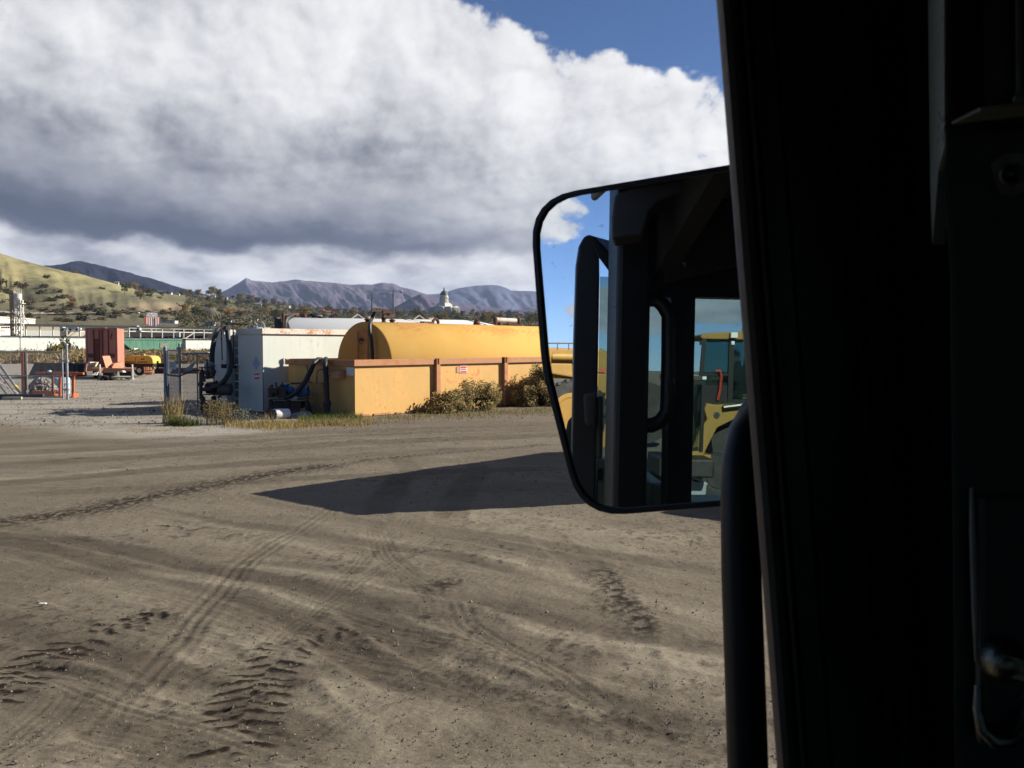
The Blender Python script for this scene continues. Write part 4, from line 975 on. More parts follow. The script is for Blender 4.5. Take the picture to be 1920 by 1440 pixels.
# dry brush along the track
WEEDC = [leafm('weed_tan', (0.30,0.225,0.115), (0.50,0.39,0.22), trans=.3), leafm('weed_brown', (0.20,0.115,0.065), (0.32,0.20,0.115), trans=.3), leafm('weed_olive', (0.11,0.10,0.045), (0.20,0.17,0.08), trans=.3)]
r3 = random.Random(21)
for nm, mi in (('dry_brush', 0), ('dry_brush', 1), ('dry_brush', 2)):
    b = MB()
    for k in range(5200):
        Y = r3.uniform(116, 195); px = r3.uniform(-160, 470); x = X(px, Y)
        reg = vnoise(np.array([px*.022]), np.array([Y*.05]))[0]
        if (mi == 1 and px < 215 and r3.random() > reg*.9) or (mi == 0 and px > 225 and r3.random() > .45) or (mi == 2 and r3.random() > .65): continue
        h = r3.uniform(.5, 1.25) * (0.7 + .8*reg) * (1.35 if mi != 1 else 1.1)
        if mi == 0:
            for j in range(4): b.blade((x+r3.uniform(-.5,.5), Y+r3.uniform(-.5,.5), 0), h*r3.uniform(.7,1.25), .16, r3.uniform(.1,.5), r3)
        else:
            for j in range(6): b.leaf((x+r3.gauss(0,.45), Y+r3.gauss(0,.45), h*r3.uniform(.15,.95)), r3.uniform(.25,.5), r3)
    kind(b.build(nm, WEEDC[mi]), 'stuff')
bb = bush_mesh('yellow', 31, 420, .55); Y = 150.0
o = bpy.data.objects.new('track_bush', bush_mesh('olive', 33, 700, .5)); COL.objects.link(o); o.location = (X(117,Y),Y,0); o.scale = (.95,.95,1.55); tag(o, 'tall yellow-green bush by the gate post, before the white wagon', 'bush')
o = bpy.data.objects.new('track_bush', bb); COL.objects.link(o); o.location = (X(108,Y-8),Y-8,0); o.scale = (.8,.8,1.0); tag(o, 'lower yellowish bush at the foot of the tall one', 'bush')

# ------------------------------------------------------------------ far yard
# roll-off bin
Y = 69.0; k = Y/F; q = V(X(52,Y),Y,0); t = thing('skip_bin', 'long dark grey steel skip bin with a sloped end', 'skip', q)
c = MB(); zt = 1.02; c.prism([(X(52,Y),Y,.05),(X(163,Y),Y,.05),(X(160,Y),Y,zt*.95),(X(64,Y),Y,zt)], (0,2.2,0)); c.build('body', GREYSTEEL, t, bevel=.03)
for p in range(72, 140, 11): c = MB(); c.box((X(p,Y),Y-.07,.08),(X(p+1.6,Y),Y,zt-.06)); c.build('rib', GREYSTEEL, t)
c = MB(); c.bar((X(63,Y),Y-.04,zt),(X(161,Y),Y-.04,zt*.96), .12, .1); c.build('rim', GREYSTEEL, t)
c = MB(); c.box((X(146,Y),Y-.06,.15),(X(156,Y),Y-.02,.9)); c.build('opening_dark', BLACK, t)  # black plate painting the dark inside of the bin
# red box trailer
Y = 66.0; z0 = .75; zt = z_at(616.2, Y)
A = V(X(163,66),66,0); Bq = V(X(221,65.4),65.4,0); Cq = V(X(233.5,68.6),68.6,0); Dq = A + (Cq-Bq)
t = thing('box_trailer', 'tall faded red box trailer with locked rear doors', 'trailer', A)
c = MB(); c.prism([A+V(0,0,z0),Bq+V(0,0,z0),Cq+V(0,0,z0),Dq+V(0,0,z0)], (0,0,zt-z0)); c.build('body', REDBOX, t)
M = frame(A, Bq-A); W = (Bq-A).length
c = MB(M)
c.box((-.03,-.06,zt-.10),(W+.03,0,zt+.05)); c.box((-.03,-.05,z0-.12),(W+.03,0,z0+.08)); c.box((-.04,-.06,z0),(.08,0,zt)); c.box((W-.08,-.06,z0),(W+.04,0,zt)); c.build('door_frame', REDBOX, t)
for x0_ in (.12, W*.52): c = MB(M); c.box((x0_,-.05,z0+.1),(x0_+W*.44,-.003,zt-.14)); c.build('door', REDBOX, t)
for x_ in (.26,.44,.55,.73): c = MB(M); c.cyl((W*x_,-.09,z0+.05),(W*x_,-.09,zt-.1), .035, 8); c.build('locking_bar', REDBOXDARK, t)
for x_ in (.06,.74): c = MB(M); c.box((W*x_,-.075,z0+.75),(W*(x_+.18),-.05,z0+1.05)); c.build('vent', REDBOXDARK, t)
c = MB(M); c.box((W*.26,-.07,z0+.1),(W*.44,-.05,zt-.75)); c.build('door_panel', REDBOXDARK, t)
c = MB(M); c.bar((W*.85,-.06,zt-.35),(W*.80,-.06,zt-.75), .12, .02); c.bar((W*.80,-.06,zt-.75),(W*.9,-.06,zt-.8), .1,.02); c.build('handle', REDBOXDARK, t)
c = MB(); c.prism([A+V(.2,-.3,zt+.02),Bq+V(-.8,-.2,zt+.02),Bq+V(-.8,1,zt+.02),A+V(.2,1,zt+.02)], (0,0,.03)); c.build('roof', REDBOX, t)
for u in (.25,.8):
    for v in (.3,1.9):
        pq = A + (Bq-A)*u + V(0,v,0); c = MB(); c.cyl((pq.x-.12,pq.y,.38),(pq.x+.12,pq.y,.38), .38, 16); c.build('wheel', BLACK, t)
c = MB(M); c.box((.2,.1,.55),(W-.2,2.4,.74)); c.build('chassis', DARKMETAL, t)
# low faded orange flat trailer in front of it
Y = 63.0; zd = z_at(690, Y); t = thing('flat_trailer', 'low faded orange flat trailer with jack legs before the red box', 'trailer', V(X(160,Y),Y,0))
c = MB(); c.prism([(X(162,Y),Y,zd-.02),(X(248,Y),Y,zd-.02),(X(248,Y),Y,zd-.24),(X(222,Y),Y,zd-.24),(X(216,Y),Y,zd-.34),(X(190,Y),Y,zd-.34),(X(184,Y),Y,zd-.22),(X(162,Y),Y,zd-.22)], (-.88,2.0,0)); c.prism([V(X(189,Y),Y-.22,zd-.02),V(X(217,Y+.6),Y+.6,zd-.02),V(X(217,Y+.6),Y+.6,zd-.30),V(X(189,Y),Y-.22,zd-.34)], (-.1,.1,0)); c.build('deck', SALMON, t)
for p in (188.5, 249.5): c = MB(); c.cyl((X(p,Y),Y-.15,.02),(X(p,Y),Y-.15,z_at(683,Y)), .07, 8); c.cyl((X(p,Y),Y-.15,0),(X(p,Y),Y-.15,.03), .18, 10); c.build('jack_leg', STW, t)
for p in (199,236):
    c = MB(); c.cyl((X(p,Y),Y+.2,.33),(X(p,Y),Y+.5,.33), .33, 16); c.build('wheel', BLACK, t)
c = MB(); c.box((X(160,Y),Y+.9,zd-.25),(X(145,Y),Y+1.05,zd-.15)); c.build('drawbar', DARKMETAL, t)
c = MB(); c.prism([P(157,695,Y-.3),P(161,682,Y-.3),P(163,682,Y-.3),P(161,697,Y-.3)], (0,.08,0)); c.build('tail_flap', SALMON, t)
c = MB(); c.prism([P(166,687.5,Y+.2),P(181,687.5,Y+.85),P(185.5,679,Y+1.0),P(169,678.5,Y+.3)], (-.5,.7,0)); c.thing('crate', CREAM, 'cream slant-topped crate on the flat trailer', 'crate', bevel=.02)
c = MB(); c.prism([P(199,690,Y+.0),P(213,687,Y+.75),P(206,667,Y+1.0),P(192,667.5,Y+.25)], (-.06,.06,0)); c.thing('steel_plate', SALMON, 'rusty faded orange steel plate leaning on the flat trailer', 'plate')
c = MB(); c.prism([P(210,690,Y+.1),P(232,690,Y+1.0),P(230,679,Y+1.0),P(214,682,Y+.3)], (-.5,.6,0)); c.thing('ramp_block', SALMON, 'orange ramp-shaped steel piece beside the leaning plate', 'ramp')
c = MB(); c.prism([(X(207,61),61,.16),(X(245,61),61,.16),(X(245,61),61,.27),(X(207,61),61,.27)], (-.5,1.1,0)); 
for p in (209,225,240): c.prism([(X(p,61),61.05,0),(X(p+3,61),61.05,0),(X(p+3,61),61.05,.16),(X(p,61),61.05,.16)], (-.45,1.0,0))
c.thing('pallet', CREAM, 'long pale wooden pallet on the ground before the trailer', 'pallet')
c = MB(); c.prism([P(172,703.5,61),P(181,703.5,61),P(184,697,61.4),P(178,698,61.4)], (0,.1,0)); c.thing('board', CREAM, 'pale board propped in the shade under the trailer', 'board')
c = MB(); c.prism([P(224,698.3,61.6),P(232,698.3,61.6),P(229,695,61.6),P(226,695,61.6)], (0,.4,0)); c.thing('wood_block', CREAM, 'small pale block lying on the long pallet', 'block')
for p0, p1, lab in ((195,206,'dark tangled scrap heap left of the long pallet'),):
    c = MB(); rr = random.Random(3)
    for i in range(60): x_ = X(rr.uniform(p0,p1),61); c.bar((x_,61+rr.uniform(-.3,.3),rr.uniform(0,.35)),(x_+rr.uniform(-.5,.5),61+rr.uniform(-.4,.4),rr.uniform(0,.35)), .05)
    c.thing('scrap_heap', DARKMETAL, lab, 'scrap')
# yellow compressor
Y = 69.0; k = Y/F; t = thing('towed_compressor', 'yellow towed air compressor on wheels beside the red box', 'compressor', V(X(260,Y),Y,0))
def hoodp(p0, p1, yt, yb): return [(p0,yb),(p0,yt+5),(p0+3,yt+1.2),(p0+8,yt),(p1-8,yt),(p1-3,yt+1.2),(p1,yt+5),(p1+1.5,yb)]
c = MB(); c.prism([P(x,y,Y) for x, y in [(231,680.5),(230.5,675),(232,669.5),(236,667.3),(254,666.8),(254,681.5)]], (0,1.5,0)); c.build('hood', COMPYEL, t, bevel=.04)
c = MB(); c.prism([P(x,y,Y-.02) for x, y in [(254.5,682),(254.5,666.8),(277,666.8),(283,668.5),(286.5,672.5),(287.5,678),(287.3,682.2)]], (0,1.55,0)); c.build('hood', COMPYEL, t, bevel=.04)
c = MB(); c.prism([P(x,y,Y-.06) for x, y in [(277.5,681),(277.5,669.5),(283,670),(285.8,673.5),(286.5,681)]], (0,.05,0)); c.build('end_panel', COMPYEL, t)
c = MB(); [c.prism([P(p,679.6,Y-.05),P(p+q_,679.6,Y-.05),P(p+q_,678.0,Y-.05),P(p,678.0,Y-.05)], (0,.03,0)) for p, q_ in ((233,20),(257,19))]; c.prism([P(264,672.4,Y-.04),P(271,672.4,Y-.04),P(271,674.4,Y-.04),P(264,674.4,Y-.04)], (0,.03,0)); c.build('louvre', BLACK, t)
c = MB(); c.cyl(P(267,667,Y+.6), P(267,664,Y+.6), .13, 10); c.box(P(251,667,Y+.5), P(261,665.4,Y+.9)); c.build('exhaust', DARKMETAL, t)
c = MB(); c.prism([P(266,666.6,Y+.1),P(271,666.6,Y+.1),P(270,664.2,Y+.1),P(266.5,664.2,Y+.1)], (0,.2,0)); c.build('cap', COMPYEL, t)
c = MB(); c.prism([P(231,681,Y+.1),P(288,682.5,Y+.1),P(284,690,Y+.1),P(250,692,Y+.1),P(236,689,Y+.1)], (0,1.3,0)); c.build('chassis', DARKMETAL, t)
for yo in (-.1, 1.4): c = MB(); c.cyl(P(262,694.5,Y)*1 + V(0,yo,0), P(262,694.5,Y) + V(0,yo+.22,0), .40, 20); wv = c.build('wheel', BLACK, t); c = MB(); c.cyl(P(262,694.5,Y)+V(0,yo-.02,0), P(262,694.5,Y)+V(0,yo+.05,0), .17, 14); c.build('hub', STW, wv)
c = MB(); c.bar(P(284,683,Y+.5), P(290,692,Y+.5), .12); c.bar(P(286,688,Y+.5),P(284,701,Y+.5),.08); c.build('drawbar', COMPYEL, t)
# rusty drum bundle in front of its wheel, and the rusty beam
c = MB(); rr = random.Random(8)
for i in range(9): c.bar(P(272+i*1.5,701,67.5), P(270.5+i*1.7,690+rr.uniform(-1,2),68), .06, .16)
c.bar(P(270,694,67.4), P(287,695,67.4), .07); c.bar(P(270,699,67.3), P(287,699,67.3), .07); c.thing('steel_rack', SALMON, 'rusty orange grille leaning against the compressor wheel', 'grille')
c = MB(); c.box((X(289,76),76,0),(X(372,76),77.2,z_at(691.5,76))); c.box((X(289,76),75.8,z_at(691.5,76)),(X(372,76),77.4,z_at(690,76))); c.thing('rusty_beam', RUSTBROWN, 'long low rust-brown steel beam lying beyond the gate', 'beam', bevel=.03)

# orange trestle rack, post, poles, debris by the left gate
Y = 41.0; k = Y/F; t = thing('trestle_rack', 'bright orange steel trestle rack behind the left gate', 'rack', V(X(112,Y),Y,0))
c = MB(); c.bar(P(68,699,Y), P(83,699,Y), .13,.09); c.bar(P(96,699.3,Y), P(157,700.3,Y), .15, .1); c.bar(P(83,699,Y+.02),P(97,699.2,Y+.02),.1,.06); c.build('top_beam', ORANGE, t)
for p in (112.5,137.5): c = MB(); c.bar(P(p,745,Y), P(p,701,Y), .1, .1); c.build('leg', ORANGE, t)
c = MB(); [c.bar(P(p,704,Y),P(p+s*6,701,Y),.07) for p, s in ((112.5,-1),(112.5,1),(137.5,-1),(137.5,1))]; c.prism([P(108,701,Y+.06),P(117,701,Y+.06),P(112.5,709,Y+.06)], (0,.05,0)); c.prism([P(134,701,Y+.06),P(145,701,Y+.06),P(138,708,Y+.06)], (0,.05,0)); c.build('gusset', ORANGE, t)
c = MB(); c.prism([P(131,746,Y-.1),P(137,746,Y-.1),P(137,738,Y-.1)], (0,.5,0)); c.cyl(P(136,745.5,Y-.2), P(136,745.5,Y+.3), .06, 8); c.build('foot', ORANGE, t)
c = MB(); c.bar(P(99,735,Y+1.0), P(99,702,Y+1.0), .08); c.bar(P(92,698,Y+1.0), P(145,699,Y+1.0), .1); c.build('rear_leg', RUSTBROWN, t)
c = MB(); c.box(P(131,705,Y-.06), P(134.5,701.5,Y)); c.build('tag_plate', SIGNWHITE, t)
c = MB(); c.lathe(P(92.5,698,Y), (0,0,1), [(0,.09),(.05,.1),(.1,.06)], 12); c.thing('paint_pot', PALEBLUE, 'small pale blue pot on the orange trestle', 'pot')
Y = 43.0; t = thing('marker_post', 'orange and dark square post standing on a plate', 'post', V(X(42.5,Y),Y,0))
c = MB(); c.bar((X(42.5,Y),Y,0),(X(43.5,Y),Y,z_at(660,Y)), .12, .12); c.build('shaft', ORANGE, t)
c = MB(); c.bar((X(47.8,Y),Y,0),(X(46.8,Y),Y,z_at(660,Y)), .05, .08); c.build('backing', DARKMETAL, t)
c = MB(); c.cb((X(45,Y),Y,z_at(707.5,Y)), (.62,.3,.05)); c.build('crossbar', DARKMETAL, t)
c = MB(); c.cb((X(46,Y),Y,.02), (.5,.5,.04)); c.build('base_plate', GREYSTEEL, t)
for i, (a_, b_, r_, m_, lab) in enumerate([((-8,672),(38,737),.05,GALV,'thickest grey pole leaning behind the left gate'),((-20,676),(30,740),.035,GREYSTEEL,'thin dark pole leaning behind the left gate'),
      ((-12,690),(26,739),.03,SIGNWHITE,'white pole with an orange cuff leaning behind the left gate'),((-25,690),(12,739),.03,GALV,'short pale grey pole at the left edge'),((-30,700),(33,737),.025,SIGNWHITE,'thinnest white pole leaning lowest behind the left gate'),((-14,668),(35,735),.025,GREYSTEEL,'thin grey pole on top of the leaning bundle')]):
    Y = 40.6 + i*.12; c = MB(); a3, b3 = P(*a_, Y+1.4), P(*b_, Y); b3.z = max(b3.z, .03); c.cyl(a3, b3, r_, 10); tt = c.thing('leaning_pole', m_, lab, 'pole', 'poles leaning behind the gate')
    if i == 2: c = MB(); f = (b3-a3); c.cyl(a3+f*.55-tt.location, a3+f*.62-tt.location, r_*1.3, 10); c.build('cuff', ORANGE, tt, local=True)
    if i == 0: c = MB(); f = (b3-a3); c.cyl(a3+f*.80-tt.location, a3+f*.92-tt.location, r_*1.35, 10); c.build('cuff', SIGNYEL, tt, local=True)
Y = 42.0; t = thing('debris_tray', 'low orange steel tray under a heap of pale rubble', 'tray', V(X(80,Y),Y,0))
c = MB(); c.prism([P(57,744,Y),P(101,741,Y),P(103,733.5,Y),P(60,732,Y)], (0,.06,0)); c.prism([P(57,744,Y),P(60,732,Y),P(60,732,Y+1.1),P(57,744,Y+1.1)], (.05,0,0)); c.prism([P(101,741,Y),P(103,733.5,Y),P(103,733.5,Y+1.1),P(101,741,Y+1.1)], (-.05,0,0)); c.prism([P(57,744,Y+1.1),P(101,741,Y+1.1),P(103,733.5,Y+1.1),P(60,732,Y+1.1)], (0,.05,0)); c.build('side', ORANGE, t)
c = MB(); c.box((X(58,Y),Y+.05,.02),(X(101,Y),Y+1.1,.06)); c.build('floor', ORANGE, t)
rub = MB(); rr = random.Random(12); Y = 43.0
def stone(mb, c, r, rr_):
    vs = []
    for i in range(6):
        d = [(1,0,0),(-1,0,0),(0,1,0),(0,-1,0),(0,0,1),(0,0,-1)][i]; vs.append(Vector(c) + Vector(d)*r*rr_.uniform(.6,1.2) + Vector((rr_.uniform(-.3,.3),rr_.uniform(-.3,.3),rr_.uniform(-.2,.2)))*r)
    mb.add(vs, [(0,2,4),(2,1,4),(1,3,4),(3,0,4),(2,0,5),(1,2,5),(3,1,5),(0,3,5)])
for i in range(420):
    u = max(-.55,min(.55,rr.gauss(0,.33))); v = max(-.75,min(.8,rr.gauss(0,.25))); h = .85*math.exp(-(u*u*2.2+v*v*3))
    stone(rub, (X(79,Y)+u*1.0+.05*v, Y+v, max(.05,h*rr.uniform(.6,1.0))), rr.uniform(.03,.11), rr)
kind(rub.build('rubble', paint('rubble_grey', (0.40,0.36,0.33), .9, var=.35, scale=6)), 'stuff')
md = MB(); md.lathe((X(72,Y+.5),Y+.5,0),(0,0,1), [(0,.75),(.25,.62),(.5,.42),(.75,.2),(.82,.05)], 16); md.thing('earth_heap', paint('dark_earth', (0.07,0.055,0.045), .95, var=.3, scale=5), 'dark earth heap behind the pale rubble', 'heap', smooth=True)
Y = 43.4; 
for p, lab in ((109,'pale blue plastic drum left behind the orange trestle'),(121,'pale blue plastic drum right behind the gate stile')):
    c = MB(); xx = X(p,Y+.4); c.lathe((xx,Y+.4,0),(0,0,1), [(0,.2),(.02,.235),(.25,.24),(.27,.255),(.29,.24),(.52,.24),(.54,.255),(.56,.24),(.78,.235),(.82,.2)], 20); c.thing('plastic_drum', PALEBLUE, lab, 'drum', 'plastic drums by the trestle', smooth=True)
c = MB(); c.bar((X(8,39.5),39.3,.06),(X(42,39.5),39.4,.06), .14, .12); c.thing('timber', CREAM, 'pale timber on the ground under the left gate', 'timber', bevel=.01)
c = MB(); c.bar((X(-30,39.5),39.5,.16),(X(76,39.5),39.7,.16), .16, .14); c.bar((X(-30,39.5),39.35,.05),(X(7,39.5),39.4,.05), .2, .1); c.thing('steel_joist', GREYSTEEL, 'dark steel joist lying along the foot of the left gate', 'joist')

fg = MB(); rr = random.Random(91)
for i in range(2600):
    py_ = 686 + 115*rr.random()**1.3; px_q = rr.uniform(-40, 440); q = G(px_q, py_); stone(fg, (q.x,q.y,.01), rr.uniform(.010,.026)*(2.2 if rr.random() < .04 else 1)*(1+q.y/110), rr)
kind(fg.build('gravel', paint('grey_clods', (0.24,0.215,0.18), .95, var=.5, scale=1.2, bump=0)), 'stuff')

# ------------------------------------------------------------------ chain-link gates and fence
def mesh_wires(mb, a, b, z0, z1, step=.075, r=.0022):
    a, b = Vector(a), Vector(b); L = (b-a).length; d = (b-a).normalized(); H = z1-z0; n = int((L+H)/step)
    for s in (1,-1):
        for i in range(n):
            t0 = i*step - (H if s > 0 else 0); t1 = t0 + H*s if s > 0 else t0 - H
            t1 = t0 + (H if s > 0 else -H); ta, za, tb, zb = t0, z0, t1, z1
            def clip(t, z, t2, z2):
                if t < 0: z = z + (z2-z)*(0-t)/(t2-t); t = 0
                elif t > L: z = z + (z2-z)*(L-t)/(t2-t); t = L
                return t, z
            if (ta < 0 and tb < 0) or (ta > L and tb > L): continue
            ta, za = clip(ta, za, tb, zb); tb, zb = clip(tb, zb, ta, za)
            p = a + d*ta; q = a + d*tb; mb.bar((p.x,p.y,za),(q.x,q.y,zb), r*2)
WIRE = paint('mesh_wire', (0.30,0.31,0.33), .5, metal=.4, bump=0)
Y = 39.0
q = G(127,749); t = thing('gate_post', 'thick galvanised gate post at the open end of the left gate', 'post', q)
c = MB(); c.cyl(q, q+V(0,0,2.42), .055, 14); c.lathe(q+V(0,0,2.42),(0,0,1),[(0,.08),(.05,.06),(.08,.02)],12); c.build('shaft', GALV, t)
for z in (.45,1.72): c = MB(); c.cyl(q+V(0,0,z-.05), q+V(0,0,z+.05), .095, 12); c.bar(q+V(0,0,z), q+V(-.2,0,z), .05,.06); c.build('hinge', GALV, t)
a = G(-150,746.5); b = G(118.5,748.5); z1 = 2.12
t = thing('chain_link_gate', 'open left chain-link gate leaf in a galvanised tube frame', 'gate', b)
c = MB(); 
for z in (.1, 1.05, z1): c.cyl(a+V(0,0,z), b+V(0,0,z), .03 if z != 1.05 else .02, 8)
c.cyl(b, b+V(0,0,z1+.12), .035, 10); c.cyl(a, a+V(0,0,z1+.05), .03, 8); m_ = a.lerp(b,.72); c.cyl(G(52,747), G(52,747)+V(0,0,z1), .022, 8); c.build('frame', GALV, t)
c = MB(); mesh_wires(c, a, b, .1, z1, .09, .0019); c.build('wire_mesh', WIRE, t)
# right leaf, seen at a slant, with its yellow notice
q = G(311.5,763.5); s_ = G(338.5,769); t = thing('chain_link_gate', 'narrow blue-grey gate leaf with a yellow notice at the white container', 'gate', q)
zt = 2.32
c = MB(); c.cyl(q, q+V(0,0,zt), .075, 12); c.cyl(q+V(.12,-.05,0), q+V(.12,-.05,zt-.1), .035, 10); c.cyl(s_, s_+V(0,0,2.45), .045, 10); c.lathe(s_+V(0,0,2.45),(0,0,1),[(0,.05),(.06,.02)],8); c.lathe(q+V(0,0,zt),(0,0,1),[(0,.08),(.07,.02)],10)
for z in (.12, 1.24, 2.22): c.cyl(q+V(.12,-.05,z), s_+V(0,0,z), .024, 8)
c.build('frame', GALVBLUE, t)
c = MB(); mesh_wires(c, q+V(.12,-.05,0), s_, .12, 2.2, .05, .002); c.build('wire_mesh', GALVBLUE, t)
dd = (s_ - q); 
def gp(px, z, off=-.05): 
    u = (px-311.5)/27.0; p = q + dd*u; return V(p.x, p.y+off, z)
c = MB(); c.prism([gp(318.5,1.86),gp(333,1.84),gp(333,2.07),gp(318.5,2.09)], (0,.012,0)); sg = c.build('notice', SIGNYEL, t)
for z in (2.02,1.96,1.90): c = MB(); c.prism([gp(320.5,z-.012,-.058),gp(331,z-.014,-.058),gp(331,z+.012,-.058),gp(320.5,z+.014,-.058)], (0,.004,0)); c.build('lettering', RUST, sg)
c = MB(); c.prism([gp(319,1.52),gp(333,1.50),gp(333,1.78),gp(319,1.80)], (0,.012,0)); sg = c.build('notice', paint('faded_notice', (.42,.43,.44), .7, bump=0), t)
for z in (1.72,1.66,1.6): c = MB(); c.prism([gp(322,z-.01,-.058),gp(330,z-.01,-.058),gp(330,z+.01,-.058),gp(322,z+.01,-.058)], (0,.004,0)); c.build('lettering', GREYSTEEL, sg)
c = MB(); c.box((q.x-.28,q.y-.1,1.55),(q.x-.06,q.y+.08,1.72)); c.cyl((q.x-.3,q.y,1.4),(q.x-.3,q.y,1.8), .04, 8); c.build('latch', BLACK, t)
c = MB(); c.tube([q+V(.1,-.1,1.28), s_+V(.0,-.05,1.27), P(365,694,32.4), P(392,695.5,32.2)], .028, 8); c.build('drop_bar', DARKMETAL, t)
f2 = V(P(402,760,34.6).x, 34.6, 0); t = thing('chain_link_fence', 'short chain-link fence panel between the notice gate and the container', 'fence', s_)
c = MB(); c.cyl(s_+V(.06,.05,2.10), f2+V(0,0,2.12), .035, 8); c.cyl(s_+V(.06,.05,.1), f2+V(0,0,.1), .015, 6); c.cyl(f2, f2+V(0,0,2.15), .04, 8); c.cyl((s_+f2)*.5, (s_+f2)*.5+V(0,0,2.1), .03, 8); c.build('frame', GALV, t)
c = MB(); mesh_wires(c, s_+V(.06,.05,0), f2, .1, 2.1, .085, .0042); c.build('wire_mesh', WIRE, t)
c = MB(); c.prism([P(343,696,32.6),P(352,688,32.6),P(361,680.5,32.6),P(364,682,32.6),P(358,690,32.6),P(361,695,32.6)], (.03,.03,0)); c.thing('tarp_scrap', paint('grey_tarp', (.30,.31,.34), .8), 'grey torn tarp scrap caught on the gate bar', 'tarp')

# ------------------------------------------------------------------ the tanks
AX = V(math.sin(math.radians(40)), math.cos(math.radians(40)), 0)      # common long axis
def on_u(o, px):            # distance along AX from o at which photo column px is reached
    k = (px-960)/F; return (k*o.y - o.x) / (AX.x - k*AX.y)
VX = V(-AX.y, AX.x, 0)
def on_v(o, px):
    k = (px-960)/F; return (k*o.y - o.x) / (VX.x - k*VX.y)
def danger_sign(M, lo, hi, off, parent, name='warning_sign'):
    """white plate with two red bars and rows of small white lettering; lo/hi = (u or v, z)"""
    return

# yellow spill basin
NB = G(666, 783.5); NB.z = 0; BW = on_v(NB, 541); BL = 15.2; BH = 1.93
MBs = frame(NB, AX)
basin = thing('spill_basin', 'long yellow steel spill basin with a rusty rim and vertical ribs', 'basin', NB)
c = MB(MBs); th = .05
c.box((0,0,.03),(BL,th,BH-.02)); c.box((0,BW-th,.03),(BL,BW,BH-.02)); c.box((0,th,.03),(th,BW-th,BH-.02)); c.box((BL-th,th,.03),(BL,BW-th,BH-.02)); c.box((th,th,.03),(BL-th,BW-th,.08)); c.build('wall', YELLOW, basin)
c = MB(MBs)
c.box((-.09,-.09,BH-.21),(7.40-.02,-.002,BH)); c.box((7.60,-.09,BH-.21),(BL+.09,-.002,BH)); c.box((-.09,BW+.002,BH-.2),(BL+.09,BW+.09,BH)); c.build('rim', YELLOW_RUST, basin, bevel=.006)
c = MB(MBs); c.box((-.092,0,BH-.22),(-.002,1.55,BH-.01)); c.box((-.092,1.56,BH-.21),(-.002,2.55,BH+.012)); c.box((-.092,2.56,BH-.205),(-.002,BW+.09,BH-.03)); c.build('rim', YELLOW_RUST, basin, bevel=.006)
for px in (817, 944, 1046):
    u = on_u(NB, px); c = MB(MBs); c.box((u-.10,-.15,.03),(u+.10,-.003,BH-.215)); c.box((u-.10,-.16,BH-.21),(u-.065,-.092,BH+.01)); c.box((u+.02,-.16,BH-.21),(u+.05,-.092,BH+.01)); part_label(c.build('rib', YELLOW_RUST, basin, bevel=.008), 'rust-brown vertical rib')
u = on_u(NB, 944); c = MB(MBs); c.box((u-.12,-.11,BH-.22),(u+.13,-.003,BH+.015)); c.build('joint_plate', RUSTBROWN, basin)
c = MB(MBs); c.box((.02,-.03,.0),(BL-.02,BW+.03,.03)); c.build('skid', RUSTBROWN, basin)
c = MB(MBs); rr = random.Random(5)
u = 0.0
while u < 5.2:
    w_ = rr.uniform(.25,.8); c.box((u,-.045,.035),(u+w_,-.004,.06+rr.uniform(0,.05))); u += w_ + rr.uniform(.0,.25)
c.build('skirt', YELLOW_RUST, basin)
# signs on the long side
u0 = on_u(NB, 861.9); u1 = on_u(NB, 875.2); Ys = NB.y + AX.y*u0
za, zb = z_at(699.5, Ys), z_at(686, Ys)
c = MB(MBs); c.box((u0,-.02,za),(u1,-.003,zb)); sg = c.build('warning_sign', SIGNWHITE, basin); part_label(sg, 'white warning sign with red bars')
c = MB(MBs); h = zb-za; c.box((u0+.03,-.026,zb-h*.36),(u1-.03,-.021,zb-h*.06)); c.box((u0+.03,-.026,za+h*.05),(u1-.03,-.021,za+h*.30)); c.build('red_bar', SIGNRED, sg)
c = MB(MBs); rr = random.Random(2)
for zz in (za+h*.47,):
    x_ = u0+.03
    while x_ < u1-.07: w_ = rr.uniform(.025,.04); c.box((x_,-.026,zz-h*.07),(x_+w_,-.021,zz+h*.07)); x_ += w_+.012
c.build('lettering', SIGNRED, sg)
um = on_u(NB, 855.3); c = MB(MBs); c.box((um,-.018,za+.02),(u0-.02,-.003,zb-.03)); part_label(c.build('warning_sign', paint('faded_red_sign', (.50,.26,.16), .7, var=.15, bump=0), basin), 'faded reddish sign')
# end face fittings
v0 = on_v(NB, 664); v1 = on_v(NB, 650.3)
c = MB(MBs); c.box((-.018,v0,z_at(703.8,29.5)),(-.003,v1,z_at(688.8,29.5))); c.build('paper_notice', PAPER, basin)
va, vb = on_v(NB, 648.5), on_v(NB, 622.5)
c = MB(MBs); zl = z_at(709.5,29.9); zh = z_at(693.5,29.9); H_ = zh-zl
c.prism([(-.003,va,zl),(-.32,va,zl),(-.32,va,zl+H_*.45),(-.2,va,zh-.03),(-.003,va,zh)], (0,vb-va,0)); c.build('hood', YELLOW_RUST, basin, bevel=.04)
lv = (on_v(NB, 612.5), on_v(NB, 584)); Yl = 30.3
c = MB(MBs)
for v in lv: c.box((-.20,v-.03,.05),(-.15,v+.03,1.12))
c.box((-.2,lv[0],1.10),(-.005,lv[0]+.04,1.14)); c.box((-.2,lv[1]-.04,1.10),(-.005,lv[1],1.14)); ld = c.build('ladder', YELLOW_RUST, basin)
for y_ in (719.5, 741, 762): z = z_at(y_, Yl); c = MB(MBs); c.box((-.24,lv[0],z-.025),(-.12,lv[1],z+.025)); c.build('rung', YELLOW_RUST if y_ < 730 else GALV, ld)
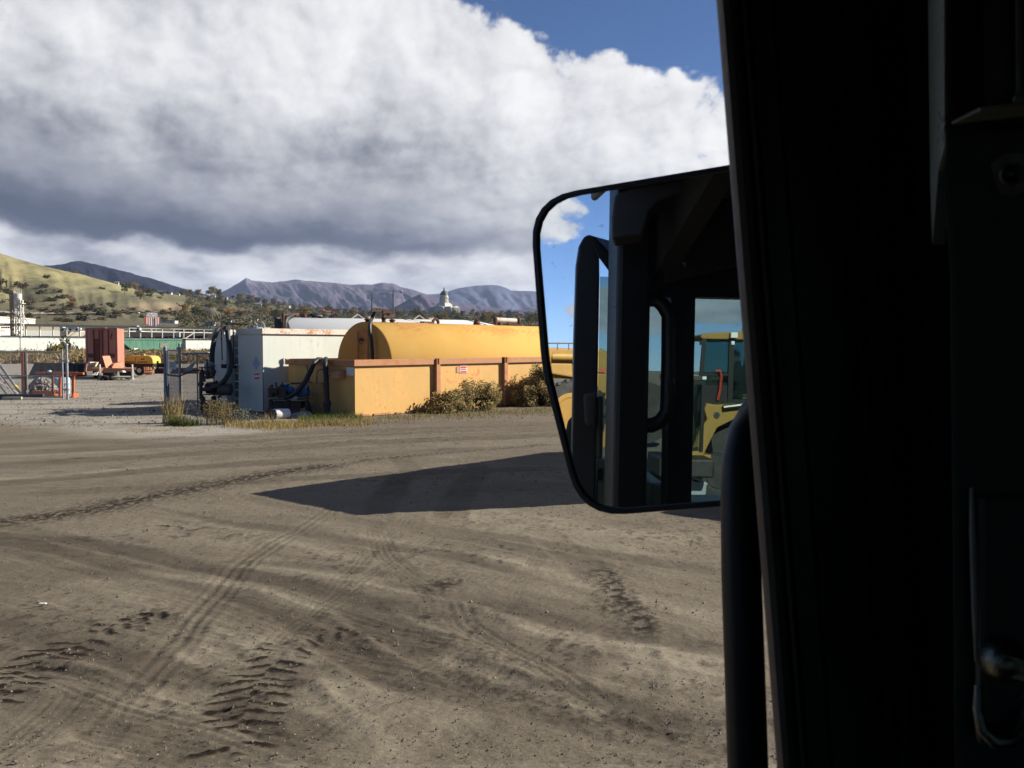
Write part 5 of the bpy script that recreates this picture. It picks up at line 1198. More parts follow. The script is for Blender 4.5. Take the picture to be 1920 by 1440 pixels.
c = MB(MBs); c.cyl((-.17,lv[1]+.05,1.1),(-.17,on_v(NB,553),1.06), .03, 8); c.cyl((-.1,on_v(NB,585),1.12),(-.05,on_v(NB,576),1.85), .018, 6); c.tube([(-.1,on_v(NB,598),1.1),(-.1,on_v(NB,598.5),1.5),(-.1,on_v(NB,604),1.58),(-.02,on_v(NB,609),1.58)], .018, 6); c.build('handrail', RUST, basin)
c = MB(MBs); c.lathe((-.12,on_v(NB,614.5),1.62),(0,1,0),[(-.08,.05),(-.02,.07),(.02,.07),(.08,.05)],10); c.cyl((-.06,on_v(NB,614.5),1.6),(-.06,on_v(NB,616),1.05),.03,8); c.build('valve', RUST, basin)

# yellow tank lying in it
vc = BW/2 - .02; oc = NB + VX*vc; uoff = on_u(oc, 681.5); TC = oc + AX*uoff; TR = 1.50; TZ = z_at(603.3, TC.y) - TR
MT = frame(TC, AX); TL = 12.0
tank = thing('storage_tank', 'big yellow horizontal cylindrical tank inside the spill basin', 'tank', TC)
YEL_T = paint('yellow_tank_shell', (0.61, 0.315, 0.065), 0.62, var=0.07, scale=0.5, rust=0.0, dirt=0.10, bump=0.03)
c = MB(MT); c.lathe((.02,0,TZ),(1,0,0),[(0,TR*.985),(.03,TR),(TL-.06,TR),(TL,TR*.98)], 96); shell = c.build('shell', YEL_T, tank, smooth=True)
# scratches of bare rust near the top of the shell
m, b_, _ = new_mat('tank_shell_streaked'); co = objco(); n1 = noise(co, .6, 5, .6); n2 = noise(co, 6, 5, .7)
sepx = nd('ShaderNodeSeparateXYZ'); put(sepx.inputs[0], co); uu = S(sepx.outputs[0])*AX.x + S(sepx.outputs[1])*AX.y; vv = S(sepx.outputs[0])*VX.x + S(sepx.outputs[1])*VX.y
ang = S._m('ARCTAN2', S(sepx.outputs[2]) - TZ, -vv)
col = mixc(clamp01((n1-.3)*2), (0.58,0.35,0.10), (0.66,0.415,0.135))
diag = comb(uu*1.1 + ang*1.4, ang*1.0 - uu*.35, 0.0); sc2 = noise(vmath('MULTIPLY', diag, (1.0, 4.5, 1)), 2.0, 5, .6)
wh = noise(comb(uu*.55, ang*.6, 3.0), 1.0, 2, .5)
zone_ = fexp(-(((ang - 1.02)/.26)**2.0)); msk = sstep(sc2*.55 + wh*.6, .555, .70) * zone_
col = mixc(msk*.8, col, (0.55,0.24,0.085))
topm = sstep(ang, 1.33, 1.40); col = mixc(topm*.55, col, (0.46,0.20,0.075))
col = mixc(sstep(n2*.5+n1*.5, .66, .74)*.5, col, (0.38,0.16,0.05))
put(b_.inputs['Base Color'], col); b_.inputs['Roughness'].default_value = .75; b_.inputs['Specular IOR Level'].default_value = .0; bumpn(b_, n1, .05, .03)
shell.data.materials[0] = m
def tv(px): return (px-681.5)/54.0*1.02*TR*.97
c = MB(MT)
la, lb = tv(674), tv(694)     # image right is -v
for v in (-la, -lb): c.box((-.12,v-.03,1.2),(-.07,v+.03,z_at(619.5,TC.y)))
ldt = c.build('ladder', YELLOW_RUST, tank)
for y_ in (621, 641, 663): z = z_at(y_, TC.y); c = MB(MT); c.box((-.13,min(-la,-lb),z-.018),(-.06,max(-la,-lb),z+.018)); c.build('rung', YELLOW_RUST, ldt)
c = MB(MT); c.lathe((-.1,-tv(679),z_at(639,TC.y)),(1,0,0),[(-.05,.03),(0,.10),(.05,.10),(.1,.04)],10); c.build('valve', RUST, tank)
c = MB(MT); c.lathe((0,0,0),(0,0,1),[(0,0.001),(0.001,0.001)],3) if False else None
zt = TZ + TR
def top_pt(px, py, v=0.0): 
    u = on_u(TC, px); return V(u, v, z_at(py, TC.y + AX.y*u))
for px, nm in ((690,'hatch'),(736,'hatch')):
    u = on_u(TC, px); c = MB(MT); c.lathe((u,0,zt-.05),(0,0,1),[(0,.09),(.10,.09),(.11,.12),(.15,.12),(.17,.06),(.2,.03)],14); c.build(nm, RUST, tank)
u = on_u(TC, 720); c = MB(MT); c.lathe((u,0,zt-.05),(0,0,1),[(0,.10),(.06,.10),(.09,.06),(.14,.08),(.22,.09),(.28,.05),(.33,.06)],14); 
c.bar(top_pt(701,583,.1), top_pt(722,582,0), .06); c.bar(top_pt(718,584.5,0), top_pt(732,586,-.1), .10); c.tube([top_pt(724,585.5,0), top_pt(728,590,0), top_pt(733,586,0)], .04, 6); c.bar(top_pt(724,592,-.15), top_pt(730,596.5,-.15), .03); c.bar(top_pt(727,591,-.15), top_pt(722,596,-.15), .03); c.build('fill_valve', RUST, tank)
c = MB(); hp = [(701,582,0),(703,584,0),(700,590,0),(697,598,0),(694,604.5,-.35),(693.3,612,-.5),(694,624,-.55),(696.5,640,-.55),(698,660,-.6),(698.5,676,-.6),(699,690,-.6)]
uT = on_u(TC, 700)
c.tube([P(x,y,TC.y + (AX.y*on_u(TC,701) if y < 600 else o_)) if y > 600 else P(x,y,TC.y+.9) for x,y,o_ in hp], .065, 8); c.thing('black_hose', BLACK, 'black hose dropping over the end of the yellow tank', 'hose', smooth=True)
# thin wires and small fittings on the top line
for px, py, w_ in ((760,'a',.0),):
    pass
for px in (801, 817):
    u = on_u(TC, px); c = MB(MT)
    if px == 801: c.box((u-.28,-.12,zt-.03),(u+.28,.12,zt+.07))
    else: c.tube([(u-.14,0,zt-.03),(u-.14,0,zt+.1),(u,0,zt+.2),(u+.14,0,zt+.1),(u+.14,0,zt-.03)], .06, 8)
    c.build('lug', RUST, tank)
u = on_u(TC, 894); c = MB(MT); c.lathe((u,0,zt-.05),(0,0,1),[(0,.14),(.12,.15),(.2,.10),(.24,.12)],12); c.bar((u,0,zt+.2),(u+.15,.0,zt+.38),.03); c.build('vent', RUST, tank)
c = MB(MT); u = on_u(TC, 735); u2 = on_u(TC, 792); c.bar((u,-.3,zt-.02),(u2,-.3,zt-.02), .05,.05); c.build('pipe', YELLOW_RUST, tank)

# hose over the basin rim
c = MB(); c.tube([P(534,745,30.0),P(545,743,29.9),P(558,734,29.8),P(572,716,29.8),P(582,696,29.9),P(589,680,30.1),P(596,674,30.5),P(603,674.5,31.0),P(607,679,31.6)], .085, 10); c.thing('black_hose', BLACK, 'thick black hose rising from the blue pump over the basin rim', 'hose', smooth=True)
c = MB(); c.tube([P(611,673,30.9),P(609.5,676,29.95),P(609.8,690,29.7),P(611.5,715,29.7),P(613,740,29.7),P(613.5,758,29.7)], .085, 10); th_ = c.thing('black_hose', BLACK, 'black hose hanging straight down the basin end beside the ladder', 'hose', smooth=True)
c = MB(); c.lathe(P(613.5,752,29.68)-th_.location, (0,0,-1), [(0,.12),(.12,.14),(.14,.11),(.45,.11),(.47,.14),(.6,.12)], 12); c.build('coupling', DARKMETAL, th_, local=True)

# white tank container
NC = V((493-960)/F*31.4, 31.4, 0); CWD = on_v(NC, 403); CH = z_at(615.7, 31.4)
MC = frame(NC, AX); CL = 5.0
vf, vl = on_v(NC, 447), on_v(NC, 424.5)
cont = thing('tank_container', 'tall white steel tank container with a rust-stained rim', 'tank', NC)
c = MB(MC); RD = .55
c.box((0,0,.05),(CL,.05,CH-.02)); c.box((0,CWD-.05,.05),(CL,CWD,CH-.02)); c.box((CL-.05,.05,.05),(CL,CWD-.05,CH-.02))
c.box((0,.05,.05),(.05,vf,CH-.02)); c.box((0,vl,.05),(.05,CWD-.05,CH-.02)); c.box((RD,vf,.05),(RD+.05,vl,CH-.02)); c.box((.05,vf-.05,.05),(RD+.05,vf,CH-.02)); c.box((.05,vl,.05),(RD+.05,vl+.05,CH-.02))
c.box((RD+.05,.05,CH-.16),(CL-.05,CWD-.05,CH-.12)); c.build('wall', WHITE, cont)
c = MB(MC); c.box((-.06,-.07,CH-.20),(CL+.06,-.003,CH)); c.box((-.06,CWD+.003,CH-.2),(CL+.06,CWD+.07,CH)); part_label(c.build('rim', WHITE_RUST, cont, bevel=.006), 'rust-stained rim')
c = MB(MC); c.box((-.065,-.002,CH-.20),(-.003,vf-.02,CH-.004)); c.box((-.065,vl+.02,CH-.20),(-.003,CWD+.065,CH-.004)); c.build('rim', WHITE, cont, bevel=.006)
c = MB(MC); c.box((-.03,-.03,0),(CL,CWD+.03,.05)); c.box((-.02,-.012,.05),(.0,0,CH-.2)); c.build('skid', RUST, cont)
c = MB(MC); c.box((.25,vf+.12,.3),(.29,vf+.17,CH-.1)); c.box((.25,vl-.17,.3),(.29,vl-.12,CH-.1)); ldc = c.build('ladder', GALV, cont)
for i in range(8): z = .45 + i*.31; c = MB(MC); c.box((.24,vf+.17,z-.025),(.31,vl-.17,z+.025)); c.build('rung', GALV, ldc)
c = MB(MC)
for i, (z, h_) in enumerate([(.62,.28),(1.0,.3),(1.5,.45)]): c.box((.36,vf+.1,z),(.42,vl-.2,z+h_))
c.build('gauge_box', DARKMETAL, cont)
# signs
v0, v1 = on_v(NC, 487.5), on_v(NC, 477.3); za, zb = z_at(713.5,31.7), z_at(698,31.7)
c = MB(MC); c.prism([(-.012,v0,za+.03),(-.012,v1,za-.01),(-.012,v1+.03,zb-.02),(-.012,v0+.02,zb+.02)], (.009,0,0)); sg = c.build('warning_sign', SIGNWHITE, cont); part_label(sg, 'tilted white sign with two red bars'); h = zb-za
c = MB(MC); c.prism([(-.018,v0+.03,zb-.02),(-.018,v1,zb-.05),(-.018,v1,zb-h*.36),(-.018,v0+.03,zb-h*.32)], (.005,0,0)); c.prism([(-.018,v0+.03,za+h*.44),(-.018,v1,za+h*.40),(-.018,v1-.02,za+.03),(-.018,v0+.02,za+.06)], (.005,0,0)); c.build('red_bar', SIGNRED, sg)
vm = on_v(NC, 480.5); zm = z_at(681,31.7); a_ = .27
c = MB(MC); c.prism([(-.010,vm-a_*.95,zm),(-.010,vm,zm+a_),(-.010,vm+a_*.95,zm),(-.010,vm,zm-a_)], (.007,0,0)); pl = c.build('diamond_placard', PLACARD, cont)
c = MB(MC); c.prism([(-.014,vm-a_*.75,zm),(-.014,vm,zm+a_*.8),(-.014,vm+a_*.75,zm),(-.014,vm,zm-a_*.8)], (.003,0,0)); c.prism([(-.016,vm-.02,zm-.1),(-.016,vm+.02,zm-.1),(-.016,vm+.02,zm+.12),(-.016,vm-.02,zm+.12)], (.001,0,0)); c.build('emblem', paint('placard_blue', (.30,.40,.52), .5, bump=0), pl)
# rods, lever boxes, top rail
YE = 32.2
c = MB(); 
for p0, p1 in ((415,417),(437,439)): c.tube([P(p0,606,YE),P(p0+.5,640,YE),P(p1,685,YE)], .022, 6)
c.tube([P(414,606.3,YE),P(432,605.4,YE),P(455,608,YE)], .022, 6); c.build('control_rod', RUST, cont)
for px in (419.5, 440): c = MB(); c.box(P(px-5,690.5,YE+.0) , P(px+5,682.5,YE+.22)) if px < 430 else c.box(P(px-2.5,691,YE), P(px+3,685,YE+.15)); c.build('lever_box', BLACK, cont)
c = MB(); c.prism([P(414.5,683,YE-.02),P(423,683,YE-.02),P(423,675,YE-.02),P(414.5,675,YE-.02)], (0,.03,0)); c.build('notice', SIGNWHITE, cont)
# fittings on the roof edge
c = MB(MC)
for v in (.35,.8): c.tube([(.3,v,CH-.1),(.3,v,CH+.14),(.3,v+.12,CH+.22),(.3,v+.22,CH+.1)], .035, 8)
c.bar((.25,0.2,CH+.10),(.25,1.9,CH+.16), .03); c.box((.5,1.0,CH-.05),(1.0,1.6,CH+.06)); c.build('roof_fitting', GALV, cont)
c = MB(MC); c.prism([(.05,vf,CH-.22),(.05,vf+.28,CH-.03),(.05,vf,CH-.03)], (.4,0,0)); c.build('gusset', CREAM, cont)  # cream wedge painting the sunlit triangle at the recess top
c = MB(MC); [c.cyl((.03,v,CH-.04),(.03,v,CH+.16),.014,8) for v in (vf+.05, vl-.05)]; c.bar((.03,vf-.6,CH+.15),(.03,vl+.2,CH+.16),.022); c.build('guard_rail', RUST, cont)
c = MB(); c.tube([P(398,690,31.6),P(397,672,31.6),P(398.5,655,31.8),P(402,634,32.2),P(407,619,32.6),P(415,613,33.0),P(424,613.5,33.4),P(429,618,33.8)], .09, 10); c.thing('black_hose', BLACK, 'black hose arching over the left edge of the white container', 'hose', smooth=True)
c = MB(); c.tube([P(427,613,33.2),P(426.5,622,31.7),P(428.5,640,31.6),P(432,660,31.5),P(434,680,31.4),P(431,697,31.3),P(422,712,31.2),P(410,723,31.2),P(398,727,31.3)], .085, 10); c.thing('black_hose', BLACK, 'black hose hanging in front of the white container ladder', 'hose', smooth=True)

# pump skid at the container's left end
YP = 31.4
def Q(px, py, dy=0.0): return P(px, py, YP + dy)
ps = thing('pump_skid', 'grimy pump and valve skid at the left end of the white container', 'pump', V(P(398,775,YP).x, YP, 0))
c = MB(); c.box(Q(376,741), Q(418,737,.9)); c.bar(Q(378,742),V(Q(379,742).x,YP,0),.09); c.bar(Q(412,742),V(Q(412,742).x,YP,0),.09); c.bar(Q(378,742,.8),V(Q(379,742).x,YP+.8,0),.09)
c.tube([Q(381,744),Q(382,756),Q(386,766),Q(394,774)], .07, 8); c.bar(Q(400,744),V(Q(400,744).x,YP+.2,0),.14); c.build('stand', DARKMETAL, ps)
c = MB(); c.cyl(Q(376.5,748),Q(376.5,702), .06, 10); c.cyl(Q(375,708.5),Q(398,706.5), .055, 8); c.cyl(Q(375,730),Q(400,730), .07, 8); c.tube([Q(398,710),Q(398,696),Q(397,690)], .05, 8); c.tube([Q(382,716),Q(382,708)], .07, 8)
for px, py in ((376.5,720),(388,707.5),(398,700)): c.lathe(Q(px,py),(0,0,1),[(-.06,.1),(0,.11),(.06,.1)],12)
c.build('manifold', DARKMETAL, ps)
for px, py in ((379,700),(389.5,700.5),(400,697)): c = MB(); c.lathe(Q(px,py),(0,0,1),[(-.16,.05),(-.05,.09),(0,.11),(.05,.09),(.1,.03),(.2,.03)],12); c.lathe(Q(px,py)+V(0,0,.2),(0,0,1),[(0,.11),(.03,.11)],14); c.build('valve', DARKMETAL, ps)
c = MB(); c.lathe(Q(385,727,.3),(1,0,0),[(0,.12),(.05,.2),(.3,.22),(.34,.26),(.42,.26),(.46,.2),(.8,.2),(.84,.14)],18); c.build('pump_body', DARKMETAL, ps, smooth=True)
c = MB(); c.lathe(Q(409,730,-.1),(1,0,0),[(0,.1),(.04,.22),(.45,.22),(.5,.14)],18); c.box(Q(405,737,-.2), Q(424,734,.4)); c.build('motor', paint('olive_motor', (.05,.046,.036), .6, var=.3, scale=6), ps, smooth=True)
c = MB(); c.lathe(Q(393,690,.2),(0,0,1),[(-.22,.10),(-.2,.17),(0,.19),(.2,.17),(.24,.08)],14); c.build('filter', paint('grey_filter', (.22,.23,.24), .5), ps, smooth=True)
c = MB(); c.box(Q(398,687.5,.1), Q(402,679,.3)); c.build('yellow_cap', COMPYEL, ps)
c = MB(); c.box(Q(388,682,.2), Q(395,676,.35)); c.bar(Q(389,690),Q(388,674),.04); c.build('bracket', DARKMETAL, ps)

# blue pump between the container and the basin
YP = 30.0
bp = thing('pump_set', 'blue pump set on a dark stand between the white container and basin', 'pump', V(P(540,775,YP).x, YP, 0))
c = MB(); c.box(Q(504,750), Q(578,746,.8)); 
for px in (507, 540, 575): c.bar(Q(px,750,.1),V(Q(px,750).x,YP+.1,0),.1); c.bar(Q(px,750,.7),V(Q(px,750).x,YP+.7,0),.1)
c.box(Q(506,766,.1), Q(572,752,.7)); c.build('stand', DARKMETAL, bp)
c = MB(); c.lathe(Q(555,734,.3),(1,0,0),[(0,.10),(.02,.17),(.05,.19),(.36,.19),(.38,.21),(.42,.21),(.44,.14),(.48,.05)],20); 
for i in range(10): a = i*math.pi/5; q = Q(556,734,.3)+V(0,math.cos(a)*.195,math.sin(a)*.195); c.bar(q, q+V(.33,0,0), .02)
c.build('motor', BLUEMOTOR, bp, smooth=True)
c = MB(); c.lathe(Q(545,732,.25),(1,0,0),[(-.12,.1),(0,.17),(.12,.1)],16); c.lathe(Q(534,733,.3),(0,0,1),[(-.2,.12),(0,.2),(.16,.13),(.2,.17),(.24,.17)],16); c.box(Q(519,741), Q(529,723,.4)); c.build('pump_body', BLUEMOTOR, bp, smooth=True)
c = MB(); c.box(Q(503,745), Q(518,728,.5)); c.cyl(Q(511,733,-.05),Q(521,733,-.05),.13,14); c.lathe(Q(525,736,-.05),(0,1,0),[(0,.2),(.1,.2),(.12,.1)],16); c.build('engine', DARKMETAL, bp)
c = MB(); c.cyl(Q(518,730,.1),Q(518,717,.1),.03,8); c.cyl(Q(529,728,.1),Q(529,717,.1),.03,8); c.cyl(Q(509,730,.2),Q(509,722,.2),.06,10); c.build('exhaust', DARKMETAL, bp)
c = MB(); c.lathe(Q(508,731,-.06),(0,1,0),[(0,.11),(.03,.11)],14); c.build('flange', RUST, bp)
c = MB(); c.box(Q(535,749,-.02), Q(558,744,.05)); c.build('guard', PALEBLUE, bp)
# things lying before the stand
c = MB(); a3 = P(514,788,28.7); a3.z = .17; b3 = P(541,784,29.1); b3.z = .16; c.lathe(a3, b3-a3, [(0,.165),(.02,.175),((b3-a3).length-.02,.165),((b3-a3).length,.13)], 20); cn = c.thing('plastic_bucket', SIGNWHITE, 'white plastic bucket lying on its side in the dry grass', 'bucket', smooth=True)
c = MB(); d_ = (b3-a3).normalized(); c.lathe(a3-cn.location-d_*.012, d_, [(0,.15),(.005,.15)], 18); c.build('opening_dark', BLACK, cn, local=True)  # black disc painting the shaded inside of the bucket
tp = MB(); rr = random.Random(6)
for i in range(9):
    x_ = 541+i*4.6; h_ = .10+.20*math.sin(min(1,i/5)*1.6)+rr.uniform(-.03,.03)
    q = P(x_, 785, 29.3); q.z = 0; tp.lathe(q + V(0,0,0), (1,.15,0), [(-.10,.05),(-.05,h_*.8),(.04,h_),(.1,h_*.7),(.13,.05)], 12, .8)
tp.thing('tarp_bundle', paint('blue_grey_tarp', (.24,.29,.35), .7, var=.2, scale=5), 'crumpled blue-grey tarp bundle beside the white bucket', 'tarp', smooth=True)
c = MB(); c.lathe(P(532,776,30.0)+V(0,0,-.05), (1,.1,0), [(-.55,.1),(-.5,.26),(.5,.26),(.55,.1)], 18); c.thing('rusty_drum', RUSTBROWN, 'dark rusty drum lying under the blue pump stand', 'drum', smooth=True)

# white tank behind
TB = V((533-960)/F*38.3, 38.3, 0); R2 = 1.40; TZ2 = z_at(595.3, 38.3) - R2; AX_B = V(.889,.458,0).normalized(); ML = frame(TB, AX_B)
def on_b(px): k = (px-960)/F; return (k*TB.y - TB.x) / (AX_B.x - k*AX_B.y)
L2 = on_b(952)
t2 = thing('storage_tank', 'long white horizontal cylindrical tank behind the white container', 'tank', TB)
c = MB(ML); c.lathe((0,0,TZ2),(1,0,0),[(0,R2*.985),(.03,R2),(L2-2.4,R2),(L2-1.6,R2*.97),(L2-.8,R2*.86),(L2-.25,R2*.66),(L2,R2*.3)], 72); c.build('shell', WHITE2, t2, smooth=True)
for u in (1.5, 7, L2-2): c = MB(ML); c.box((u-.15,-R2*.8,0),(u+.15,R2*.8,TZ2-R2*.6)); c.build('saddle', GREYSTEEL, t2)
z2 = TZ2 + R2
c = MB(); c.tube([P(533,616,37.4),P(533.5,606,37.4),P(536,599,37.5),P(541,594.5,37.9),P(547,592,38.3)], .12, 10); c.build('pipe', BLACK, t2, smooth=True)
c = MB(); c.cyl(P(531,616,37.3),P(531,588,37.3),.05,8); c.bar(P(528,590.5,37.3),P(560,588.5,38.8),.05); c.bar(P(545,589.5,38.3),P(559,589,38.8),.10); c.build('fill_arm', RUST, t2)
c = MB(); c.box(P(514,600,37.5), P(528,596,38.3)); c.box(P(514.5,616,37.55),P(528,600,38.2)); c.build('end_platform', GREYSTEEL, t2)
for px in (571.5,):
    u = on_b(px); c = MB(ML); c.lathe((u,0,z2-.05),(0,0,1),[(0,.13),(.12,.13),(.14,.11),(.2,.11),(.22,.06)],14); c.build('hatch', RUST, t2)
u = on_b(590); c = MB(ML); rr = random.Random(4)
c.bar((u-.6,0,z2+.10),(u+.5,0,z2+.14),.1); c.lathe((u,0,z2-.03),(0,0,1),[(0,.12),(.1,.12),(.12,.2),(.16,.2)],12); c.bar((u-.2,-.1,z2+.15),(u+.25,-.2,z2+.0),.05); c.bar((u+.1,.1,z2+.2),(u+.4,-.3,z2-.1),.05); c.build('valve', DARKMETAL, t2)
u = on_b(600); c = MB(ML); c.box((u-.10,-.08,z2-.02),(u+.10,.08,z2+.13)); c.build('junction_box', CREAM, t2)
for px in (672, 787):
    u = on_b(px); c = MB(ML); c.bar((u-.3,0,z2-.02),(u,0,z2+.20),.05); c.bar((u+.3,0,z2-.02),(u,0,z2+.18),.035); c.box((u+.45,-.1,z2-.03),(u+.75,.1,z2+.09)); c.build('lifting_lug', WHITE_RUST, t2)
for px in (752, 870):
    u = on_b(px); c = MB(ML); c.cyl((u,-.2,z2+.02),(u+1.1,-1.1,z2-.35),.015,6); c.cyl((u+.3,-.2,z2+.02),(u+1.7,-1.1,z2-.35),.015,6); c.build('cable', BLACK, t2)
# rusted vent pipe
Yv = 50.5; c = MB(); c.cyl(P(930,600.3,Yv),P(972,602.6,Yv+1),.16,14); 
tv_ = thing('vent_pipe', 'pale rust-ended pipe lying above the white tank end', 'pipe', V(P(950,600,Yv).x,Yv,0)); c.build('pipe', WHITE_RUST, tv_, smooth=True)
for px, dy in ((928.5,0),(973,1)): c = MB(); q = P(px,601+dy*1.6,Yv+dy); c.lathe(q,(1,0,-.05),[(-.10,.20),(-.04,.24),(.04,.24),(.1,.18)],14); c.build('flange', RUST, tv_)
for px, dy in ((935,.1),(967,.9)): c = MB(); q = P(px,603,Yv+dy); c.bar(q, V(q.x,q.y,0), .14); c.build('support', DARKMETAL, tv_)
c = MB(); c.bar(P(952,606.3,Yv+.4),P(974,607.5,Yv+.9),.12); c.build('brace', RUST, tv_)

# ------------------------------------------------------------------ plants at the foot of the basin
GRASS = {'gold': leafm('grass_gold', (0.27,0.20,0.075), (0.42,0.33,0.15), trans=.3), 'green': leafm('grass_green', (0.060,0.085,0.020), (0.13,0.15,0.045), trans=.3),
         'dry': leafm('grass_dry', (0.22,0.165,0.075), (0.33,0.26,0.13), trans=.3), 'sage': leafm('leaf_sage', (0.115,0.14,0.105), (0.19,0.21,0.16), trans=.2),
         'rab1': leafm('rabbitbrush_olive', (0.14,0.115,0.050), (0.29,0.235,0.115), trans=.45), 'rab2': leafm('rabbitbrush_tan', (0.34, 0.26, 0.11), (0.54, 0.43, 0.21), trans=.45)}
rg = random.Random(31)
def strip(n, pxr, py_f, sp, h, wd, m, lean=(.15,.7)):
    b = MB()
    for i in range(n):
        px = rg.uniform(*pxr); py = py_f(px) + rg.gauss(0, sp); q = G(px, py)
        if vnoise(np.array([q.x*1.3]), np.array([q.y*1.3]))[0] < rg.uniform(0.05,.62): continue
        b.blade((q.x,q.y,-.01), rg.uniform(*h), wd, rg.uniform(*lean), rg)
    return b
edge_y = prof([(280,800),(380,797),(440,796),(500,800),(560,800),(640,796),(700,791),(800,786),(900,781),(1000,776),(1400,760)])
kind(strip(5200, (430,1300), lambda p: edge_y(p)-2, 2.8, (.06,.24), .012, 'dry').build('dry_grass', GRASS['dry']), 'stuff')
kind(strip(5200, (420,700), lambda p: edge_y(p)-1, 3.5, (.05,.24), .012, 'gold').build('dry_grass', GRASS['gold']), 'stuff')
kind(strip(2600, (560,680), lambda p: edge_y(p)-8, 4.5, (.08,.30), .012, 'green').build('green_grass', GRASS['green']), 'stuff')
kind(strip(1200, (690,1200), lambda p: edge_y(p)-5, 2.5, (.06,.22), .012, 'green').build('green_grass', GRASS['green']), 'stuff')
kind(strip(500, (240,360), lambda p: 806+rg.gauss(0,2), 2.5, (.02,.09), .012, 'gold').build('dry_grass', GRASS['gold']), 'stuff')
def tuft(q, n, h, sp, m, lab, nm='grass_tuft', lean=(.1,.6), wd=.012, leaves=0, lm=None, cat='grass tuft'):
    b = MB(); b.cur = 0
    for i in range(n): b.blade((max(-2*sp,min(2*sp,rg.gauss(0,sp))), max(-2*sp,min(2*sp,rg.gauss(0,sp))), -.01), h*rg.uniform(.4,1.05), wd, rg.uniform(*lean), rg)
    b.cur = 1
    for i in range(leaves):
        a = rg.uniform(0,6.28); r_ = abs(rg.gauss(0,sp*1.5)); b.leaf((math.cos(a)*r_, math.sin(a)*r_, h*rg.uniform(.1,.85)), rg.uniform(.03,.06), rg)
    o = b.build(nm, [GRASS[m], GRASS[lm or m]]); o.location = q; q.z = 0; return tag(o, lab, cat, 'tufts before the container')
tuft(G(325,793), 150, 1.15, .14, 'gold', 'tall golden grass tuft at the foot of the notice gate', lean=(.05,.55), wd=.014)
tuft(G(333,797), 300, .42, .17, 'green', 'low green grass clump under the tall golden tuft')
tuft(G(360,798), 240, .32, .15, 'green', 'second low green clump right of the golden tuft')
for px, py, h, lab in ((397,795,.85,'tan-green leggy weed below the pump skid'),(415,796,.95,'tallest tan-green leggy weed below the pump skid'),(428,794,.75,'tan-green leggy weed by the container corner')):
    tuft(G(px,py), 40, h, .16, 'dry', lab, 'weed', (.05,.35), .012, 420, 'rab1', 'weed')
tuft(G(453,795), 30, .55, .14, 'sage', 'grey-green sage weed before the white container', 'weed', (.05,.3), .012, 500, 'sage', 'weed')
tuft(G(505,797), 26, .62, .10, 'dry', 'sparse pale dead weed beside the white bucket', 'weed', (.3,.9), .022, 0, None, 'weed')
kind(tuft(G(470,799), 150, .2, .35, 'gold', 'low golden grass patch left of the white bucket'), 'stuff')
for px, py, h in ((704,776,.45),(745,772,.40)): tuft(G(px,py), 36, h, .12, 'dry', 'thin dry weed against the yellow basin wall, %s' % ('nearer its corner' if px < 720 else 'nearer the big bush'), 'weed', (.2,.7), .008, 60, 'dry', 'weed')
def rabbit(q, W, H, n, seed, lab, nstem=34, split=None):
    r = random.Random(seed); t = thing('rabbitbrush', lab, 'bush', q, 'bushes before the basin'); s = MB(); lo = [MB(), MB()]
    for i in range(nstem):
        a = r.uniform(0,6.28); k = r.random()**.5; x = math.cos(a)*W*.5*k; y = math.sin(a)*W*.33*k; z = H*(1-.55*k*k)*r.uniform(.7,1.05)
        if split and split(x): continue
        e = q + V(x,y,z); m_ = q + V(x*.35,y*.35,z*.5); s.tube([q+V(x*.1,y*.1,0), m_, e], [.018,.012,.006], 5)
        for j in range(6):
            c_ = e + V(r.gauss(0,.14), r.gauss(0,.14), -abs(r.gauss(0,.30))); R = r.uniform(.12,.25)
            if c_.z < .1: c_.z = .1
            tanp = r.random() < .72
            for l in range(n):
                d = V(r.gauss(0,1), r.gauss(0,1), r.gauss(0,1)); d.normalize(); p = c_ + d*R*r.uniform(.4,1.05)
                if p.z < .03: continue
                lo[1 if (tanp and d.z > -.25) else 0].leaf(p, r.uniform(.045,.085), r)
    s.build('stem', RUST if False else BARK, t); lo[0].build('foliage', GRASS['rab1'], t); lo[1].build('flower_heads', GRASS['rab2'], t)
def bq(px, dv=-.75):
    u = on_u(NB, px); q = NB + AX*u + VX*dv; return V(q.x, q.y, 0)
rabbit(bq(797), .65, .45, 42, 1, 'small olive brush clump at the left of the basin bushes', 11)
rabbit(bq(820), .95, .92, 42, 2, 'olive rabbitbrush over the first rusty rib', 19)
rabbit(bq(845,-.8), .8, 1.25, 40, 9, 'thin-stemmed leggy rabbitbrush right of the first rib', 7)
rabbit(bq(870,-.9), 1.05, 1.28, 40, 3, 'tallest tan-topped rabbitbrush between the two ribs', 20)
rabbit(bq(955,-.85), .7, .85, 42, 5, 'olive rabbitbrush at the second rusty rib', 17)
rabbit(bq(983,-.9), 1.8, 1.65, 40, 6, 'largest dense olive rabbitbrush near the mirror edge', 44)
rabbit(bq(1024,-.9), 2.0, 1.75, 40, 7, 'dense rabbitbrush half hidden by the mirror edge', 40)
rabbit(bq(986,-1.7), .65, .42, 40, 8, 'small pale brush clump in front of the largest bush', 10)

